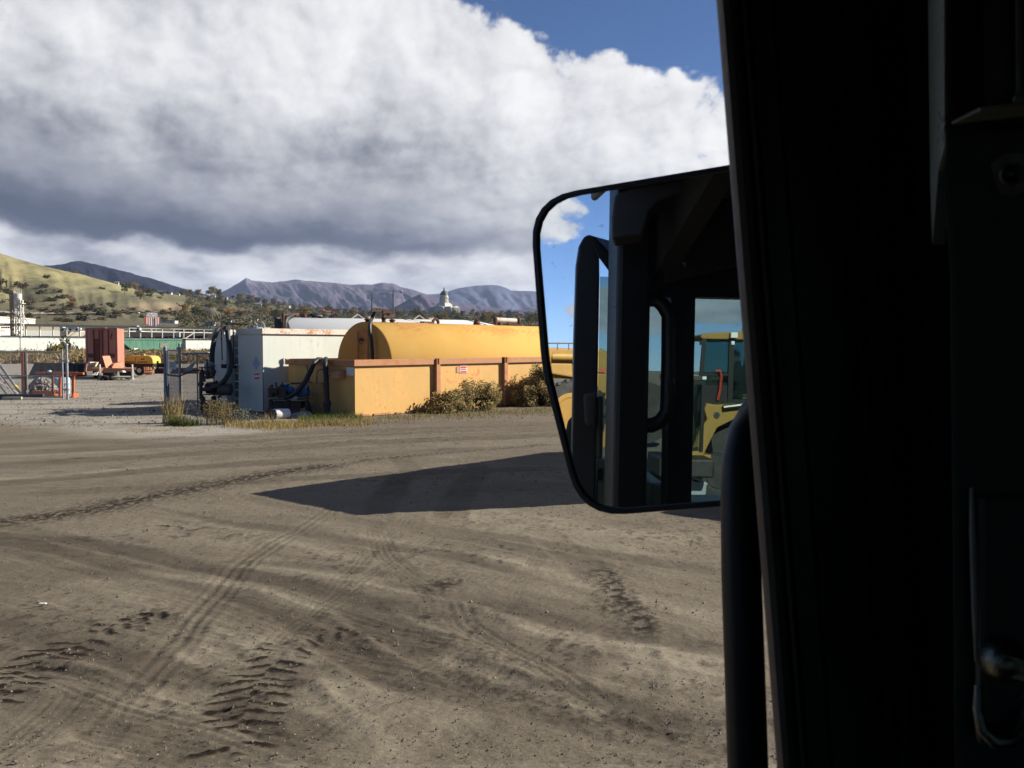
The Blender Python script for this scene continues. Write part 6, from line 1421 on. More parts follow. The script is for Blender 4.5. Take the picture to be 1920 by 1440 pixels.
# loose stones on the yard
gv = MB(); rr = random.Random(77)
for i in range(5200):
    py = 790 + 680*rr.random()**1.5; px = rr.uniform(-20, 1480); q = G(px, py)
    d = q.y; rad = rr.uniform(.003,.0075)*(1 + d*.05) * (1.8 if rr.random() < .04 else 1); stone(gv, (q.x,q.y,rad*.15), rad, rr)
for i in range(500):
    px = rr.uniform(640,1300); q = G(px, edge_y(px) + rr.gauss(3,2.2)); stone(gv, (q.x,q.y,.008), rr.uniform(.008,.028)*(1.7 if rr.random() < .08 else 1), rr)
kind(gv.build('gravel', paint('pale_stone_gravel', (0.22,0.195,0.16), .95, var=.4, scale=2.5, bump=0)), 'stuff')
c = MB(); q = G(80,1135); c.prism([q+V(-.03,-.012,.012),q+V(.03,-.008,.012),q+V(.034,.012,.014),q+V(-.028,.012,.014)], (0,0,.008)); c.thing('litter_scrap', SIGNWHITE, 'tiny white scrap of litter on the dirt at lower left', 'litter')

# ------------------------------------------------------------------ the cab the photograph is taken from
MA = math.radians(33.7); ME = math.radians(0.88)
M0 = P(1190, 640, 1.02)
MN = V(-math.sin(MA)*math.cos(ME), -math.cos(MA)*math.cos(ME), math.sin(ME))
nh = V(-math.sin(MA), -math.cos(MA), 0)
H4 = Matrix.Identity(4)
for i in range(3):
    for j in range(3): H4[i][j] = (1 if i == j else 0) - 2*nh[i]*nh[j]
tr_ = nh * (2 * M0.dot(nh))
MV = Matrix.Translation(V(tr_.x, tr_.y, 0)) @ H4            # where a thing stands that is seen in the mirror
PM = math.atan(25 / F); ZC = 2.371
def PV(px, py, Y):
    d = ray(px, py, PM); return V(0,0,ZC) + d*(Y/d.y)
def real(q): return MV @ Vector(q)
def mpl(px, py, off=0.0):
    d = ray(px, py); return CAM + d*((M0-CAM).dot(MN)/d.dot(MN)) + MN*off
CABW = paint('cab_black_paint', (0.009,0.009,0.0095), .42, var=.3, scale=9, bump=.05, spec=.3)
CABI = paint('cab_interior_plastic', (0.034,0.034,0.028), .55, var=.4, scale=12, spec=.35)
SEAL = paint('door_seal_rubber', (0.085,0.066,0.058), .6, var=.2, scale=14, spec=.3)
TRIM = paint('brightened_trim', (0.80,0.86,0.76), .42, metal=.35, var=.18, scale=22, rust=.2, rustcol=(.10,.09,.07))  # near-white base stands in for daylight falling on the strip
FLNG = paint('lit_edge_grey', (0.17,0.18,0.15), .5, var=.3, scale=20)  # lighter grey for edges coloured as if catching light
CHROME = paint('worn_chrome', (0.20,0.20,0.16), .36, metal=1.0, var=.15, scale=30)
STEELB = paint('blackened_bolt', (0.10,0.10,0.09), .35, metal=.8, var=.2, scale=30)
TAN = paint('tan_machine_paint', (0.46,0.43,0.30), .5, var=.1, scale=3, dirt=.3)
PANE = glassm('cab_glass', (0.55,0.64,0.63))
MIRR, b_, o_ = new_mat('mirror_silver'); b_.inputs['Base Color'].default_value = (.84,.87,.88,1); b_.inputs['Metallic'].default_value = 1; 
mco = objco(); spots = sstep(noise(mco, 55, 3, .6), .70, .80)*.35 + .012; put(b_.inputs['Roughness'], S._m('MINIMUM', spots, .018) if False else 0.0)
dm_ = nd('ShaderNodeBsdfDiffuse'); dm_.inputs[0].default_value = (.35,.33,.30,1); mx_ = nd('ShaderNodeMixShader'); put(mx_.inputs[0], sstep(noise(mco, 70, 2, .5), .70, .76)*.22 + sstep(noise(mco, 240, 2, .5), .68, .74)*.10 + sstep(noise(vmath('MULTIPLY', mco, (1.0, 1.0, 0.35)), 14, 5, .7), .48, .75)*.05 + .010)
S.nt.links.new(b_.outputs[0], mx_.inputs[1]); S.nt.links.new(dm_.outputs[0], mx_.inputs[2]); S.nt.links.new(mx_.outputs[0], o_.inputs[0])

POSTM = paint('dusty_post_paint', (0.030,0.029,0.026), .5, var=.5, scale=7, spec=.4)
cab = thing('loader_cab', 'black operator cab with an open doorway, door post and wing mirror filling the right side', 'cab', V(.3,.2,1.2))
# wing mirror
def rounded(pts, n=7):
    """closed outline through corner points, rounded by their radius in px"""
    out = []; N = len(pts)
    for i in range(N):
        x, y, r = pts[i]; p = Vector((x,y)); a = Vector(pts[i-1][:2]); b = Vector(pts[(i+1) % N][:2])
        da = (a-p).normalized(); db = (b-p).normalized(); s = p+da*r; e = p+db*r
        for k in range(n): 
            t = k/(n-1); out.append(((1-t)**2*s + 2*t*(1-t)*p + t*t*e)[:])
    return out
outer = rounded([(994,372,90),(1180,341,30),(1488,290,40),(1500,938,50),(1090,970,85),(1018,690,40)])
inner = rounded([(1004,379,86),(1181,351,30),(1478,302,36),(1490,927,46),(1097,958,78),(1030,690,40)])
c = MB(); c.ring([mpl(x,y,.004) for x, y in outer], [mpl(x,y,.004) for x, y in inner], MN*-.028); mf = c.build('mirror', CABW, cab, bevel=.0015)
part_label(mf, 'wing mirror in a thin black rounded frame')
c = MB(); c.add([mpl(x,y,0) for x, y in inner], [tuple(range(len(inner)))]); c.build('mirror_glass', MIRR, mf)
c = MB(); c.prism([mpl(x,y,-.004) for x, y in inner], MN*-.018); c.build('mirror_back', CABW, mf)
c = MB(); a_ = mpl(1440,470,-.03); c.tube([a_, a_ + V(.10,.02,.05), V(.42,.80,2.62), V(.40,.68,2.64)], .013, 10); c.build('mirror_arm', CABW, mf)
# door post, swept along its lean
def post_sec(px_top, px_bot, Y): return P(px_top, 0, Y), P(px_bot, 1440, Y)
def sweep(name, profile, m, par, bevel=0, ext=.45, smooth=False):
    """profile: list of (px at mid height row 720, Y); swept along the leaning door post"""
    a0, b0 = P(1348,0,.62), P(1462,1440,.62); ax = (a0-b0).normalized()
    c = MB(); pts = [P(px,720,Y) for px, Y in profile]; base = pts
    c.prism([q - ax*(.27+ext) for q in pts], ax*(.54+2*ext)); return c.build(name, m, par, bevel=bevel, smooth=smooth)
sl = sweep('door_seal', [(1400,.625),(1403,.612),(1412,.604),(1424,.602),(1436,.606),(1443,.615),(1446,.63),(1446,.66),(1402,.66)], SEAL, cab, smooth=True)
sweep('seal_lip', [(1443,.612),(1447,.604),(1452,.604),(1456,.612),(1456,.655),(1444,.655)], SEAL, cab, smooth=True)
sweep('door_post', [(1404,.662),(1456,.662),(1462,.645),(1500,.640),(1508,.70),(1600,.70),(1615,.665),(1660,.665),(1664,.70),(1730,.70),(1745,.60),(2120,.60),(2120,.78),(1420,.78)], POSTM, cab)
for px, Y in ((1632,.655),(1690,.69)): sweep('post_bead', [(px-4,Y),(px,Y-.005),(px+4,Y),(px+4,Y+.03),(px-4,Y+.03)], CABI, cab, smooth=True)
# trim blade, panel, bracket, bolts and latch on the post
c = MB(); c.prism([P(1739,-60,.580),P(1770,-60,.530),P(1771,275,.530),P(1759,320,.548),P(1753,400,.558),P(1748,458,.566),P(1744,345,.574)], V(.010,.004,0)); part_label(c.build('trim_strip', TRIM, cab), 'tapered trim strip in a pale lit tone')
c = MB(); c.prism([P(1773,-80,.528),P(2100,-80,.528),P(2100,1520,.528),P(1790,1520,.528),P(1780,500,.528),P(1766,330,.528),P(1773,280,.528)], V(.030,.05,0)); c.build('inner_panel', CABI, cab, bevel=.004)
c = MB(); c.prism([P(1842,-70,.475),P(1998,-70,.475),P(1998,188,.475),P(1846,204,.475)], V(.035,.05,0)); br = c.build('bracket', CABI, cab)
c = MB(); c.prism([P(1838,207,.467),P(1838,201,.467),P(2000,180,.467),P(2000,188,.467)], V(0,.03,.0)); c.build('flange', FLNG, br)  # lighter lip drawn as the bracket's lit lower edge
c = MB(); c.bar(P(1909,-70,.470),P(1911,190,.470),.0016,.0022); c.build('edge_highlight', FLNG, br)  # thin pale bar drawn as a lit vertical edge
c = MB(); c.lathe(P(1908,186,.466),(0,-1,0),[(0,.003),(.003,.003)],10); c.build('screw', CHROME, br)
for (px, py, r_) in ((1896,327,.0065),(1900,1018,.0060),(1899,1290,.0075)):
    c = MB(); q = P(px,py,.525); dcam = (CAM-q).normalized(); c.lathe(q, dcam, [(0,r_*1.9),(.0015,r_*1.9),(.002,r_),(.006,r_),(.007,r_*.75),(.003,r_*.5),(.001,r_*.2)], 20); c.build('bolt', STEELB, cab, smooth=True)
c = MB(); c.tube([P(1822,915,.522),P(1824,1000,.522),P(1829,1150,.522),P(1831,1240,.522)], [.0012,.0020,.0022,.0012], 8); c.build('panel_highlight', FLNG, cab, smooth=True)  # pale rod laid in as the highlight along the panel edge
c = MB(); c.prism([P(1836,930,.518),P(1990,930,.518),P(1990,1400,.518),P(1836,1400,.518)], V(0,.008,0)); lt = c.build('latch_plate', CABI, cab, bevel=.006)
c = MB(); c.lathe(P(1880,1236,.516), (-.35,-1,.15), [(0,.0135),(.006,.0130),(.012,.0105),(.016,.006),(.0175,.001)], 24); c.bar(P(1872,1240,.508),P(1960,1262,.50),.012,.012); c.build('striker', CHROME, lt, smooth=True)
c = MB(); c.tube([P(1834,1285,.513),P(1833,1330,.510),P(1842,1368,.507),P(1864,1388,.505),P(1892,1388,.505),P(1914,1372,.507),P(1925,1340,.510)], [.0022,.003,.0038,.0048,.0048,.0038,.003], 12); c.build('latch_loop', CHROME, lt, smooth=True)
# grab rail outside the doorway
c = MB(); c.tube([P(1500,748,.80),P(1450,757,.79),P(1420,780,.78),P(1401,815,.775),P(1391,865,.77),P(1388,930,.765),P(1390,1080,.755),P(1396,1250,.745),P(1404,1500,.73),P(1412,1800,.71)], .0170, 18); c.build('grab_rail', CABW, cab, smooth=True)

# shell of the cab, in its own frame: u rearward from the door post, v outward, z up
FU = V(-.106,.994,0).normalized(); FO = V(.25,2.20,0) - FU*1.09
MCAB = MV @ frame(FO, FU)
def cab_box(nm, boxes, m, bevel=0, par=None):
    c = MB(MCAB); [c.box(*b) for b in boxes]; return c.build(nm, m, par or cab, bevel=bevel)
cab_box('roof', [((-.55,-1.62,2.86),(1.24,.03,2.98))], CABW, .03)
cab_box('roof_edge', [((-.5,.032,2.80),(1.16,.050,2.93)), ((1.242,-1.55,2.82),(1.26,-.05,2.93))], paint('cab_grey_plastic', (.026,.026,.028), .5, var=.2, scale=8), .012)
cab_box('roof_lining', [((-.45,-1.52,2.80),(1.10,-.06,2.855))], paint('roof_lining_cloth', (.012,.011,.009), .9, var=.25, scale=10))
c = MB(MCAB); c.prism([(.55,-.10,2.80),(1.10,-.10,2.80),(1.10,-.10,2.60),(.95,-.10,2.66)], (0,-.05,0)); c.prism([(1.10,-.12,2.80),(1.10,-.9,2.80),(1.10,-.12,2.585)], (-.05,0,0)); c.build('roof_gusset', MATS['roof_lining_cloth'], cab)
c = MB(MV); c.prism([PV(x,y,2.0) for x, y in [(1147,366),(1180,352),(1300,328),(1400,305),(1400,326),(1300,350),(1232,376),(1212,398),(1202,440),(1143,450),(1142,411)]], (.02,.12,0)); c.build('roof_corner', MATS['cab_grey_plastic'], cab, bevel=.006)
cab_box('floor', [((-.5,-1.58,1.12),(1.2,0,1.2))], CABI)
cab_box('rear_post', [((1.05,-.085,1.2),(1.17,0,2.86))], CABW, .012)
part_label(cab_box('rear_frame', [((1.11,-.215,1.5),(1.17,-.152,2.56)), ((1.11,-1.58,1.2),(1.17,-1.30,2.86)), ((1.11,-1.30,2.56),(1.17,-.085,2.80)), ((1.11,-1.30,1.2),(1.17,-.085,1.50))], CABW), 'rear window frame seen in the mirror')
cab_box('window_pane', [((1.137,-.152,1.5),(1.142,-.085,2.56))], PANE); cab_box('window_pane', [((1.137,-1.30,1.5),(1.142,-.215,2.56))], PANE)
cab_box('side_wall', [((-.5,-1.6,1.2),(1.17,-1.58,1.85)), ((-.5,-1.6,2.62),(1.17,-1.58,2.86)), ((-.5,-1.6,1.85),(-.3,-1.58,2.62)), ((.95,-1.6,1.85),(1.17,-1.58,2.62))], CABI)
cab_box('window_pane', [((-.3,-1.592,1.85),(.95,-1.588,2.62))], PANE)
cab_box('front_light_block', [((-.52,-1.58,1.2),(-.46,.0,2.86))], CABI)  # added solid front where a windscreen would be, shuts the sun out
cab_box('side_wall', [((-.46,-.02,1.2),(-.22,.0,2.86))], CABI)
cab_box('seat', [((.35,-1.15,1.45),(.85,-.65,1.58)), ((.80,-1.15,1.5),(.92,-.65,2.05))], CABI, .03)
cab_box('body', [((-1.6,-1.7,.55),(2.6,-.05,1.10)), ((1.7,-1.45,1.1),(3.3,-.35,1.75))], TAN, .04)
c = MB(MCAB)
for u in (-.9, 2.1): c.cyl((u,.02,.78),(u,-.45,.78), .78, 32); c.cyl((u,-1.35,.78),(u,-1.8,.78), .78, 32)
part_label(c.build('wheel', BLACK, cab, smooth=True), 'black tyres under the cab')
c = MB(MCAB); c.tube([(1.30,-.02,2.55),(1.30,-.02,2.55)], .01, 4) if False else None
# loop handle by the rear window
c = MB(MV); c.tube([PV(1204,562,2.22),PV(1228,561,2.22),PV(1242,572,2.22),PV(1253,592,2.22),PV(1254,680,2.22),PV(1253,770,2.22),PV(1240,790,2.22),PV(1224,797,2.22),PV(1204,798,2.22)], .019, 12); c.build('loop_handle', CABW, cab, smooth=True)
# the open door, folded back outside the rear post
YD = 2.42; k = YD/F
dg = MB(MV)
def vbox(mb, px0, py0, px1, py1, Y, dep, y2=None): 
    a, b = PV(px0,py1,Y), PV(px1,py0,Y); return mb.box((a.x,Y,a.z),(b.x,Y+dep,b.z))
dg.prism([PV(x,y,YD) for x, y in [(1076,1130),(1076,640),(1078,500),(1083,462),(1091,446),(1101,441),(1112,445),(1120,458),(1122,520),(1122,1130)]], (.0,.05,0))
dg.prism([PV(x,y,YD-.01) for x, y in [(1098,444),(1108,443),(1150,486),(1156,520),(1136,508),(1116,482)]], (.06,.09,0)); door = dg.build('door', CABW, cab, bevel=.006); part_label(door, 'open door folded back, seen edge-on in the mirror')
c = MB(MV); vbox(c, 1122, 520, 1146, 1130, YD+.02, .004); c.build('door_pane', PANE, door)
c = MB(MV); vbox(c, 1121, 745, 1134, 862, YD-.02, .06); c.prism([PV(x,y,YD-.03) for x, y in [(1096,740),(1122,735),(1122,805),(1100,800)]], (0,.03,0)); c.build('door_handle', CABI, door, bevel=.008)
c = MB(MV); c.prism([PV(x,y,2.55) for x, y in [(1058,1130),(1058,880),(1060,820),(1066,792),(1074,782),(1084,782),(1084,1130)]], (.1,.35,0)); c.build('fender', CABI, cab, bevel=.02)
c = MB(MV); c.prism([PV(x,y,3.0) for x, y in [(1118,1150),(1118,866),(1128,858),(1150,870),(1150,1150)]], (0,.5,0)); vbox(c, 1196, 878, 1216, 1150, 3.0, .5); vbox(c, 1224, 905, 1250, 1150, 3.2, .4); c.build('rear_cowl', TAN, cab, bevel=.01)
c = MB(MV); vbox(c, 1120, 880, 1134, 902, 2.99, .005); c.build('cowl_vent', CABI, cab)
c = MB(MV); a, b = PV(1199,792,2.9), PV(1214,772,2.9); c.bar(a, b, .008); c.build('gas_strut', COMPYEL, cab)

# ------------------------------------------------------------------ machines standing behind, seen in the mirror
def vth(name, lab, cat, px, Y): q = PV(px, 700, Y); q.z = 0; return thing(name, lab, cat, real(q))
MYEL = paint('machine_yellow', (0.31,0.175,0.032), .6, var=.12, scale=2.5, dirt=.35)
MYELD = paint('machine_yellow_cylinder', (0.36,0.22,0.05), .55, var=.15, scale=3, dirt=.4)
TYRE = paint('dusty_tyre', (0.050,0.048,0.046), .85, var=.35, scale=3)
DARKG = glassm('machine_glass', (0.55,0.66,0.66))
gr = vth('motor_grader', 'big yellow road grader with a large lugged tyre, seen at the left in the mirror', 'grader', 1085, 27)
Yg = 27.0
def vp(px, py, dy=0.0): return PV(px, py, Yg+dy)
c = MB(MV); c.prism([vp(x,y) for x, y in [(1024,655),(1134,657),(1142,668),(1142,715),(1030,712),(1026,690)]], (0,1.6,0)); c.prism([vp(x,y,-.2) for x, y in [(1032,684),(1074,684),(1074,700),(1140,702),(1140,740),(1112,740),(1108,716),(1032,704)]], (0,2.0,0)); c.build('body', MYEL, gr, bevel=.05)
c = MB(MV); c.cyl(vp(1036,671,-.3), vp(1110,671,-.3), .12, 14); c.cyl(vp(1030,668,-.3), vp(1030,706,-.3), .06, 10); c.build('cylinder', MYELD, gr, smooth=True)
c = MB(MV); c.bar(vp(1022,647), vp(1112,646), .04); [c.bar(vp(p,647), vp(p,658), .03) for p in (1026,1045,1066,1088,1110)]; c.build('railing', STEELB, gr)
c = MB(MV); c.cyl(vp(1120,671,.2), vp(1134,671,.2), .17, 14); c.tube([vp(1118,662,.2),vp(1122,656,.2),vp(1127,660,.2)], .06, 8); c.build('exhaust', STEELB, gr, smooth=True)
c = MB(MV); vb = vp(1124,694,-.22); vt = vp(1136,700,-.22); c.box((vb.x,vb.y,vt.z),(vt.x,vb.y+.05,vb.z)); c.build('tail_lamp', SIGNRED, gr)
c = MB(MV); c.prism([vp(x,y,.2) for x, y in [(1118,732),(1142,728),(1142,860),(1118,850)]], (0,1.2,0)); c.build('ripper_frame', MYEL, gr)
tc = vp(1078,776,-.5); Rt = .97
c = MB(MV); c.lathe(tc + V(.0,0,0), (.25,1,0), [(-.32,Rt*.72),(-.30,Rt*.92),(-.2,Rt*.97),(.2,Rt*.97),(.30,Rt*.92),(.32,Rt*.72)], 36)
dxl = V(.25,1,0).normalized(); px_ = dxl.cross(V(0,0,1)).normalized()
for i in range(22):
    a = i*2*math.pi/22
    r0 = px_*math.cos(a) + V(0,0,1)*math.sin(a); r1 = px_*math.cos(a+.16) + V(0,0,1)*math.sin(a+.16)
    c.bar(tc + r0*Rt*.99 - dxl*.30, tc + r1*Rt*.99, .10, .10); c.bar(tc + r0*Rt*.99 + dxl*.30, tc + r1*Rt*.99, .10, .10)
c.build('tyre', TYRE, gr); c = MB(MV); c.lathe(tc - dxl*.33, -dxl, [(0,Rt*.62),(.02,Rt*.5),(-.1,Rt*.2)], 28); c.build('rim', MYEL, gr)
c = MB(MV); c.lathe(tc + V(2.2,.8,0), (.25,1,0), [(-.32,Rt*.72),(-.30,Rt*.97),(.30,Rt*.97),(.32,Rt*.72)], 36); c.lathe(tc + V(.4,2.4,0), (.25,1,0), [(-.32,Rt*.72),(-.30,Rt*.97),(.30,Rt*.97),(.32,Rt*.72)], 36); c.build('tyre', TYRE, gr)

Yg = 16.6
bk = vth('compact_loader', 'compact yellow loader with a glazed cab and raised arm, in the mirror rear window', 'loader', 1380, 16.6)
c = MB(MV); c.prism([vp(x,y) for x, y in [(1312,629),(1314,626),(1330,622),(1400,618),(1456,619),(1462,626),(1462,634),(1316,634)]], (0,1.5,0)); c.build('roof', MYEL, bk, bevel=.03)
c = MB(MV)
for dy in (0,1.35):
    c.bar(vp(1320,634,dy+.03), vp(1311,762,dy+.03), .07); c.bar(vp(1371,634,dy+.03), vp(1369,760,dy+.03), .09); c.bar(vp(1454,634,dy+.03), vp(1460,762,dy+.03), .09)
c.box(vp(1309,770,0), vp(1462,742,1.4)); c.box(vp(1309,766,.02), vp(1372,720,.06)); c.bar(vp(1312,700,.03),vp(1370,700,.03),.04); c.build('cab_frame', CABW, bk)
c = MB(MV); c.prism([vp(x,y,.05) for x, y in [(1321,635),(1369,635),(1368,742),(1313,742)]], (0,.006,0)); c.prism([vp(x,y,.05) for x, y in [(1373,635),(1453,635),(1458,742),(1371,742)]], (0,.006,0)); c.prism([vp(x,y,1.38) for x, y in [(1321,635),(1453,635),(1458,742),(1313,742)]], (0,.006,0)); c.build('window_pane', DARKG, bk)
c = MB(MV); c.box(vp(1370,631,-.12), vp(1380,621,0)); c.box(vp(1371,644,-.05), vp(1376,637,0)); c.build('work_lamp', SIGNWHITE, bk, bevel=.01)
c = MB(MV); c.box(vp(1313,645,-.1), vp(1317,637,0)); c.build('side_mirror', CABW, bk)
c = MB(MV); c.tube([vp(1342,694,-.04),vp(1350,693,-.04),vp(1353,702,-.04),vp(1351,730,-.04),vp(1347,748,-.04)], .028, 8); c.build('grab_rail', paint('handle_red', (.34,.035,.025), .5, var=.05), bk, smooth=True)
c = MB(MV); c.lathe(vp(1396,616.5,.5),(0,0,1),[(-.02,.06),(.06,.06),(.10,.02)],12); c.build('beacon', ORANGE, bk)
c = MB(MV); c.prism([vp(x,y,-.35) for x, y in [(1326,754),(1345,757),(1420,752),(1430,770),(1378,784),(1347,800),(1330,835),(1318,862),(1316,880),(1294,880),(1297,850),(1312,808),(1328,785),(1322,766)]], (0,.28,0)); arm = c.build('arm', MYEL, bk, bevel=.02)
c = MB(MV); c.cyl(vp(1346,776,-.38), vp(1346,776,-.34), .055, 16); c.cyl(vp(1302,868,-.38), vp(1302,868,-.33), .07, 14); c.cyl(vp(1311,858,-.38), vp(1311,858,-.33), .06, 14); c.cyl(vp(1358,762,-.42), vp(1392,757,-.42), .05, 10); c.build('pivot_pin', STEELB, arm)
c = MB(MV); c.box(vp(1305,878,-.3), vp(1326,846,.2)); c.build('coupler', MYEL, bk, bevel=.02)
c = MB(MV); c.prism([vp(x,y,-.5) for x, y in [(1294,900),(1329,905),(1327,935),(1294,938)]], (0,.12,0)); c.bar(vp(1294,889,-.45), vp(1330,906,-.45), .04); c.build('blade', GALV, bk)
c = MB(MV); c.prism([vp(x,y,.0) for x, y in [(1330,770),(1470,765),(1480,880),(1345,885)]], (0,1.4,0)); c.build('chassis', DARKMETAL, bk)
for px, py in ((1352,900),(1450,900)):
    for dy in (-.25,1.4):
        c = MB(MV); q = vp(px,py,dy); q.z = .43; c.lathe(q,(0,1,0),[(0,.28),(.02,.40),(.06,.43),(.24,.43),(.28,.40),(.3,.28)],24); wv = c.build('wheel', TYRE, bk); c = MB(MV); c.lathe(q+V(0,-.012,0),(0,1,0),[(0,.22),(.03,.25)],18); c.build('rim', DARKMETAL, wv)
c = MB(MV); c.box(vp(1385,742,.5), vp(1412,730,.9)); c.prism([vp(x,y,.45) for x, y in [(1398,732),(1412,732),(1418,672),(1406,668)]], (0,.45,0)); c.build('seat', CABI, bk, bevel=.03)
# glass-sided machine front left of the arm
gd = vth('glazed_machine_cab', 'dark glazed machine cab standing left of the yellow arm in the mirror', 'cab', 1305, 15.5); Yg = 15.5
c = MB(MV)
for p in (1262,1320): c.bar(vp(p,712), vp(p-(3 if p > 1300 else 0),846), .06)
c.bar(vp(1262,714),vp(1321,716),.07); c.bar(vp(1262,846),vp(1312,840),.06); c.bar(vp(1262,714,1.2),vp(1321,716,1.2),.07); [c.bar(vp(p,712,1.2), vp(p,846,1.2), .06) for p in (1262,1318)]; c.bar(vp(1321,716),vp(1321,716,1.2),.06); c.build('cab_frame', CABW, gd)
c = MB(MV); c.prism([vp(x,y) for x, y in [(1260,700),(1312,700),(1323,707),(1322,714),(1260,714)]], (0,1.3,0)); c.build('roof', STEELB, gd, bevel=.03)
c = MB(MV); c.prism([vp(x,y,.02) for x, y in [(1264,718),(1318,719),(1312,838),(1264,844)]], (0,.006,0)); c.prism([vp(x,y,1.18) for x, y in [(1264,718),(1318,719),(1312,838),(1264,844)]], (0,.006,0)); c.build('window_pane', DARKG, gd)
c = MB(MV); c.box(vp(1240,895,0), vp(1312,846,1.4)); c.build('body', DARKMETAL, gd, bevel=.04); c = MB(MV); c.box((vp(1240,895).x,Yg+.1,.0),(vp(1300,895).x,Yg+.5,.5)); c.box((vp(1240,895).x,Yg+1.0,.0),(vp(1300,895).x,Yg+1.4,.5)); c.build('track', TYRE, gd, bevel=.15)
c = MB(MV); c.box(vp(1318,710,-.05), vp(1323,704,.05)); c.build('work_lamp', SIGNWHITE, gd)
# the operator inside the loader
SKIN = paint('skin', (.40,.24,.17), .6, var=.06, scale=20); CLOTH = paint('dark_jacket', (.045,.05,.055), .85, var=.2, scale=12); HAT = paint('dark_cap', (.02,.02,.025), .8)
Yg = 17.15
c = MB(MV); c.cur = 1
def ell(mb, q, rx, ry, rz, n=12):
    vs = [q + V(0,0,-rz)]; fs = []
    for i in range(1, n//2):
        a = math.pi*i/(n//2)
        for j in range(n): b = 2*math.pi*j/n; vs.append(q + V(rx*math.sin(a)*math.cos(b), ry*math.sin(a)*math.sin(b), -rz*math.cos(a)))
    vs.append(q + V(0,0,rz)); m = n//2-1
    for j in range(n): fs.append((0, 1+(j+1) % n, 1+j)); fs.append((len(vs)-1, 1+(m-1)*n+j, 1+(m-1)*n+(j+1) % n))
    for i in range(m-1):
        for j in range(n): fs.append((1+i*n+j, 1+i*n+(j+1) % n, 1+(i+1)*n+(j+1) % n, 1+(i+1)*n+j))
    mb.add(vs, fs)
hd = vp(1378,667); pel = vp(1388,738); ch = vp(1382,703)
ell(c, hd, .085,.095,.115); ell(c, hd + V(-.085,0,-.01), .03,.018,.025, 8); ell(c, hd + V(0,-.09,0), .015,.012,.03, 8); ell(c, hd + V(-.06,0,-.085), .05,.05,.04, 8)
c.cyl(hd + V(0,0,-.18), hd + V(0,0,-.05), .055, 10)
ell(c, ch, .13,.21,.27); ell(c, pel, .17,.19,.15); c.tube([ch + V(0,0,-.1), pel], [.15,.16], 12)
for s in (-1,1):
    sh_ = ch + V(0,s*.19,.17); el_ = sh_ + V(-.12,s*.05,-.25); ha = el_ + V(-.24,-s*.04,.03)
    c.tube([sh_, sh_.lerp(el_,.5), el_, el_.lerp(ha,.5), ha], [.065,.058,.048,.042,.032], 10)
    c.tube([ha, ha + V(-.05,0,.0), ha + V(-.09,0,-.02)], [.034,.042,.036], 8)
    for f in range(4): b0 = ha + V(-.085,(f-1.5)*.021,-.01); c.tube([b0, b0+V(-.04,0,-.006), b0+V(-.055-.004*(f in (1,2)),0,-.035), b0+V(-.03,0,-.05)], [.011,.010,.009,.008], 6)
    tb = ha + V(-.04,-s*.035,.0); c.tube([tb, tb+V(-.035,-s*.018,-.01), tb+V(-.06,-s*.008,-.03)], [.013,.011,.009], 6)
    hip = pel + V(0,s*.10,0); kn = hip + V(-.42,s*.04,.04); an = kn + V(-.05,0,-.42)
    c.tube([hip, hip.lerp(kn,.5), kn, kn.lerp(an,.4), an], [.095,.085,.065,.06,.04], 10); c.tube([an, an+V(-.1,0,-.04), an+V(-.2,0,-.05)], [.045,.05,.035], 8)
pq = real(vp(1386,760)); pq.z = 1.0; ROOT['person_tmp'] = pq
c.v = [q - pq for q in c.v]; me_o = c.build('person', SKIN); me_o.location = pq; tag(me_o, 'seated operator in dark jacket and cap behind the loader cab glass', 'person')
rm = me_o.modifiers.new('union', 'REMESH'); rm.mode = 'VOXEL'; rm.voxel_size = .009; rm.use_smooth_shade = True
sm = me_o.modifiers.new('smooth', 'SMOOTH'); sm.factor = .5; sm.iterations = 3
ROOT[me_o.name] = pq
c = MB(MV); ell(c, ch, .145,.225,.285); c.tube([ch + V(0,0,.05), pel + V(0,0,.02)], [.165,.185], 14); c.cyl(ch+V(0,0,.2), ch+V(0,0,.30), .075, 12)
for s in (-1,1): sh_ = ch + V(0,s*.19,.17); el_ = sh_ + V(-.12,s*.05,-.25); ha = el_ + V(-.24,-s*.04,.03); c.tube([sh_, sh_.lerp(el_,.5), el_, el_.lerp(ha,.85)], [.08,.072,.062,.05], 12)
jk = c.build('jacket', CLOTH, me_o); jm = jk.modifiers.new('union','REMESH'); jm.mode = 'VOXEL'; jm.voxel_size = .012; jm.use_smooth_shade = True
c = MB(MV); ell(c, hd + V(0,0,.045), .098,.104,.088); c.prism([hd+V(-.09,-.07,.055),hd+V(-.17,-.05,.04),hd+V(-.17,.05,.04),hd+V(-.09,.07,.055)], (0,0,.012)); c.build('cap', HAT, me_o, smooth=True)
c = MB(MV)
for s in (-1,1): hip = pel + V(0,s*.10,0); kn = hip + V(-.42,s*.04,.04); an = kn + V(-.05,0,-.42); c.tube([hip, hip.lerp(kn,.5), kn, kn.lerp(an,.4), kn.lerp(an,.9)], [.11,.098,.078,.072,.06], 12)
c.build('trousers', CLOTH, me_o, smooth=True)

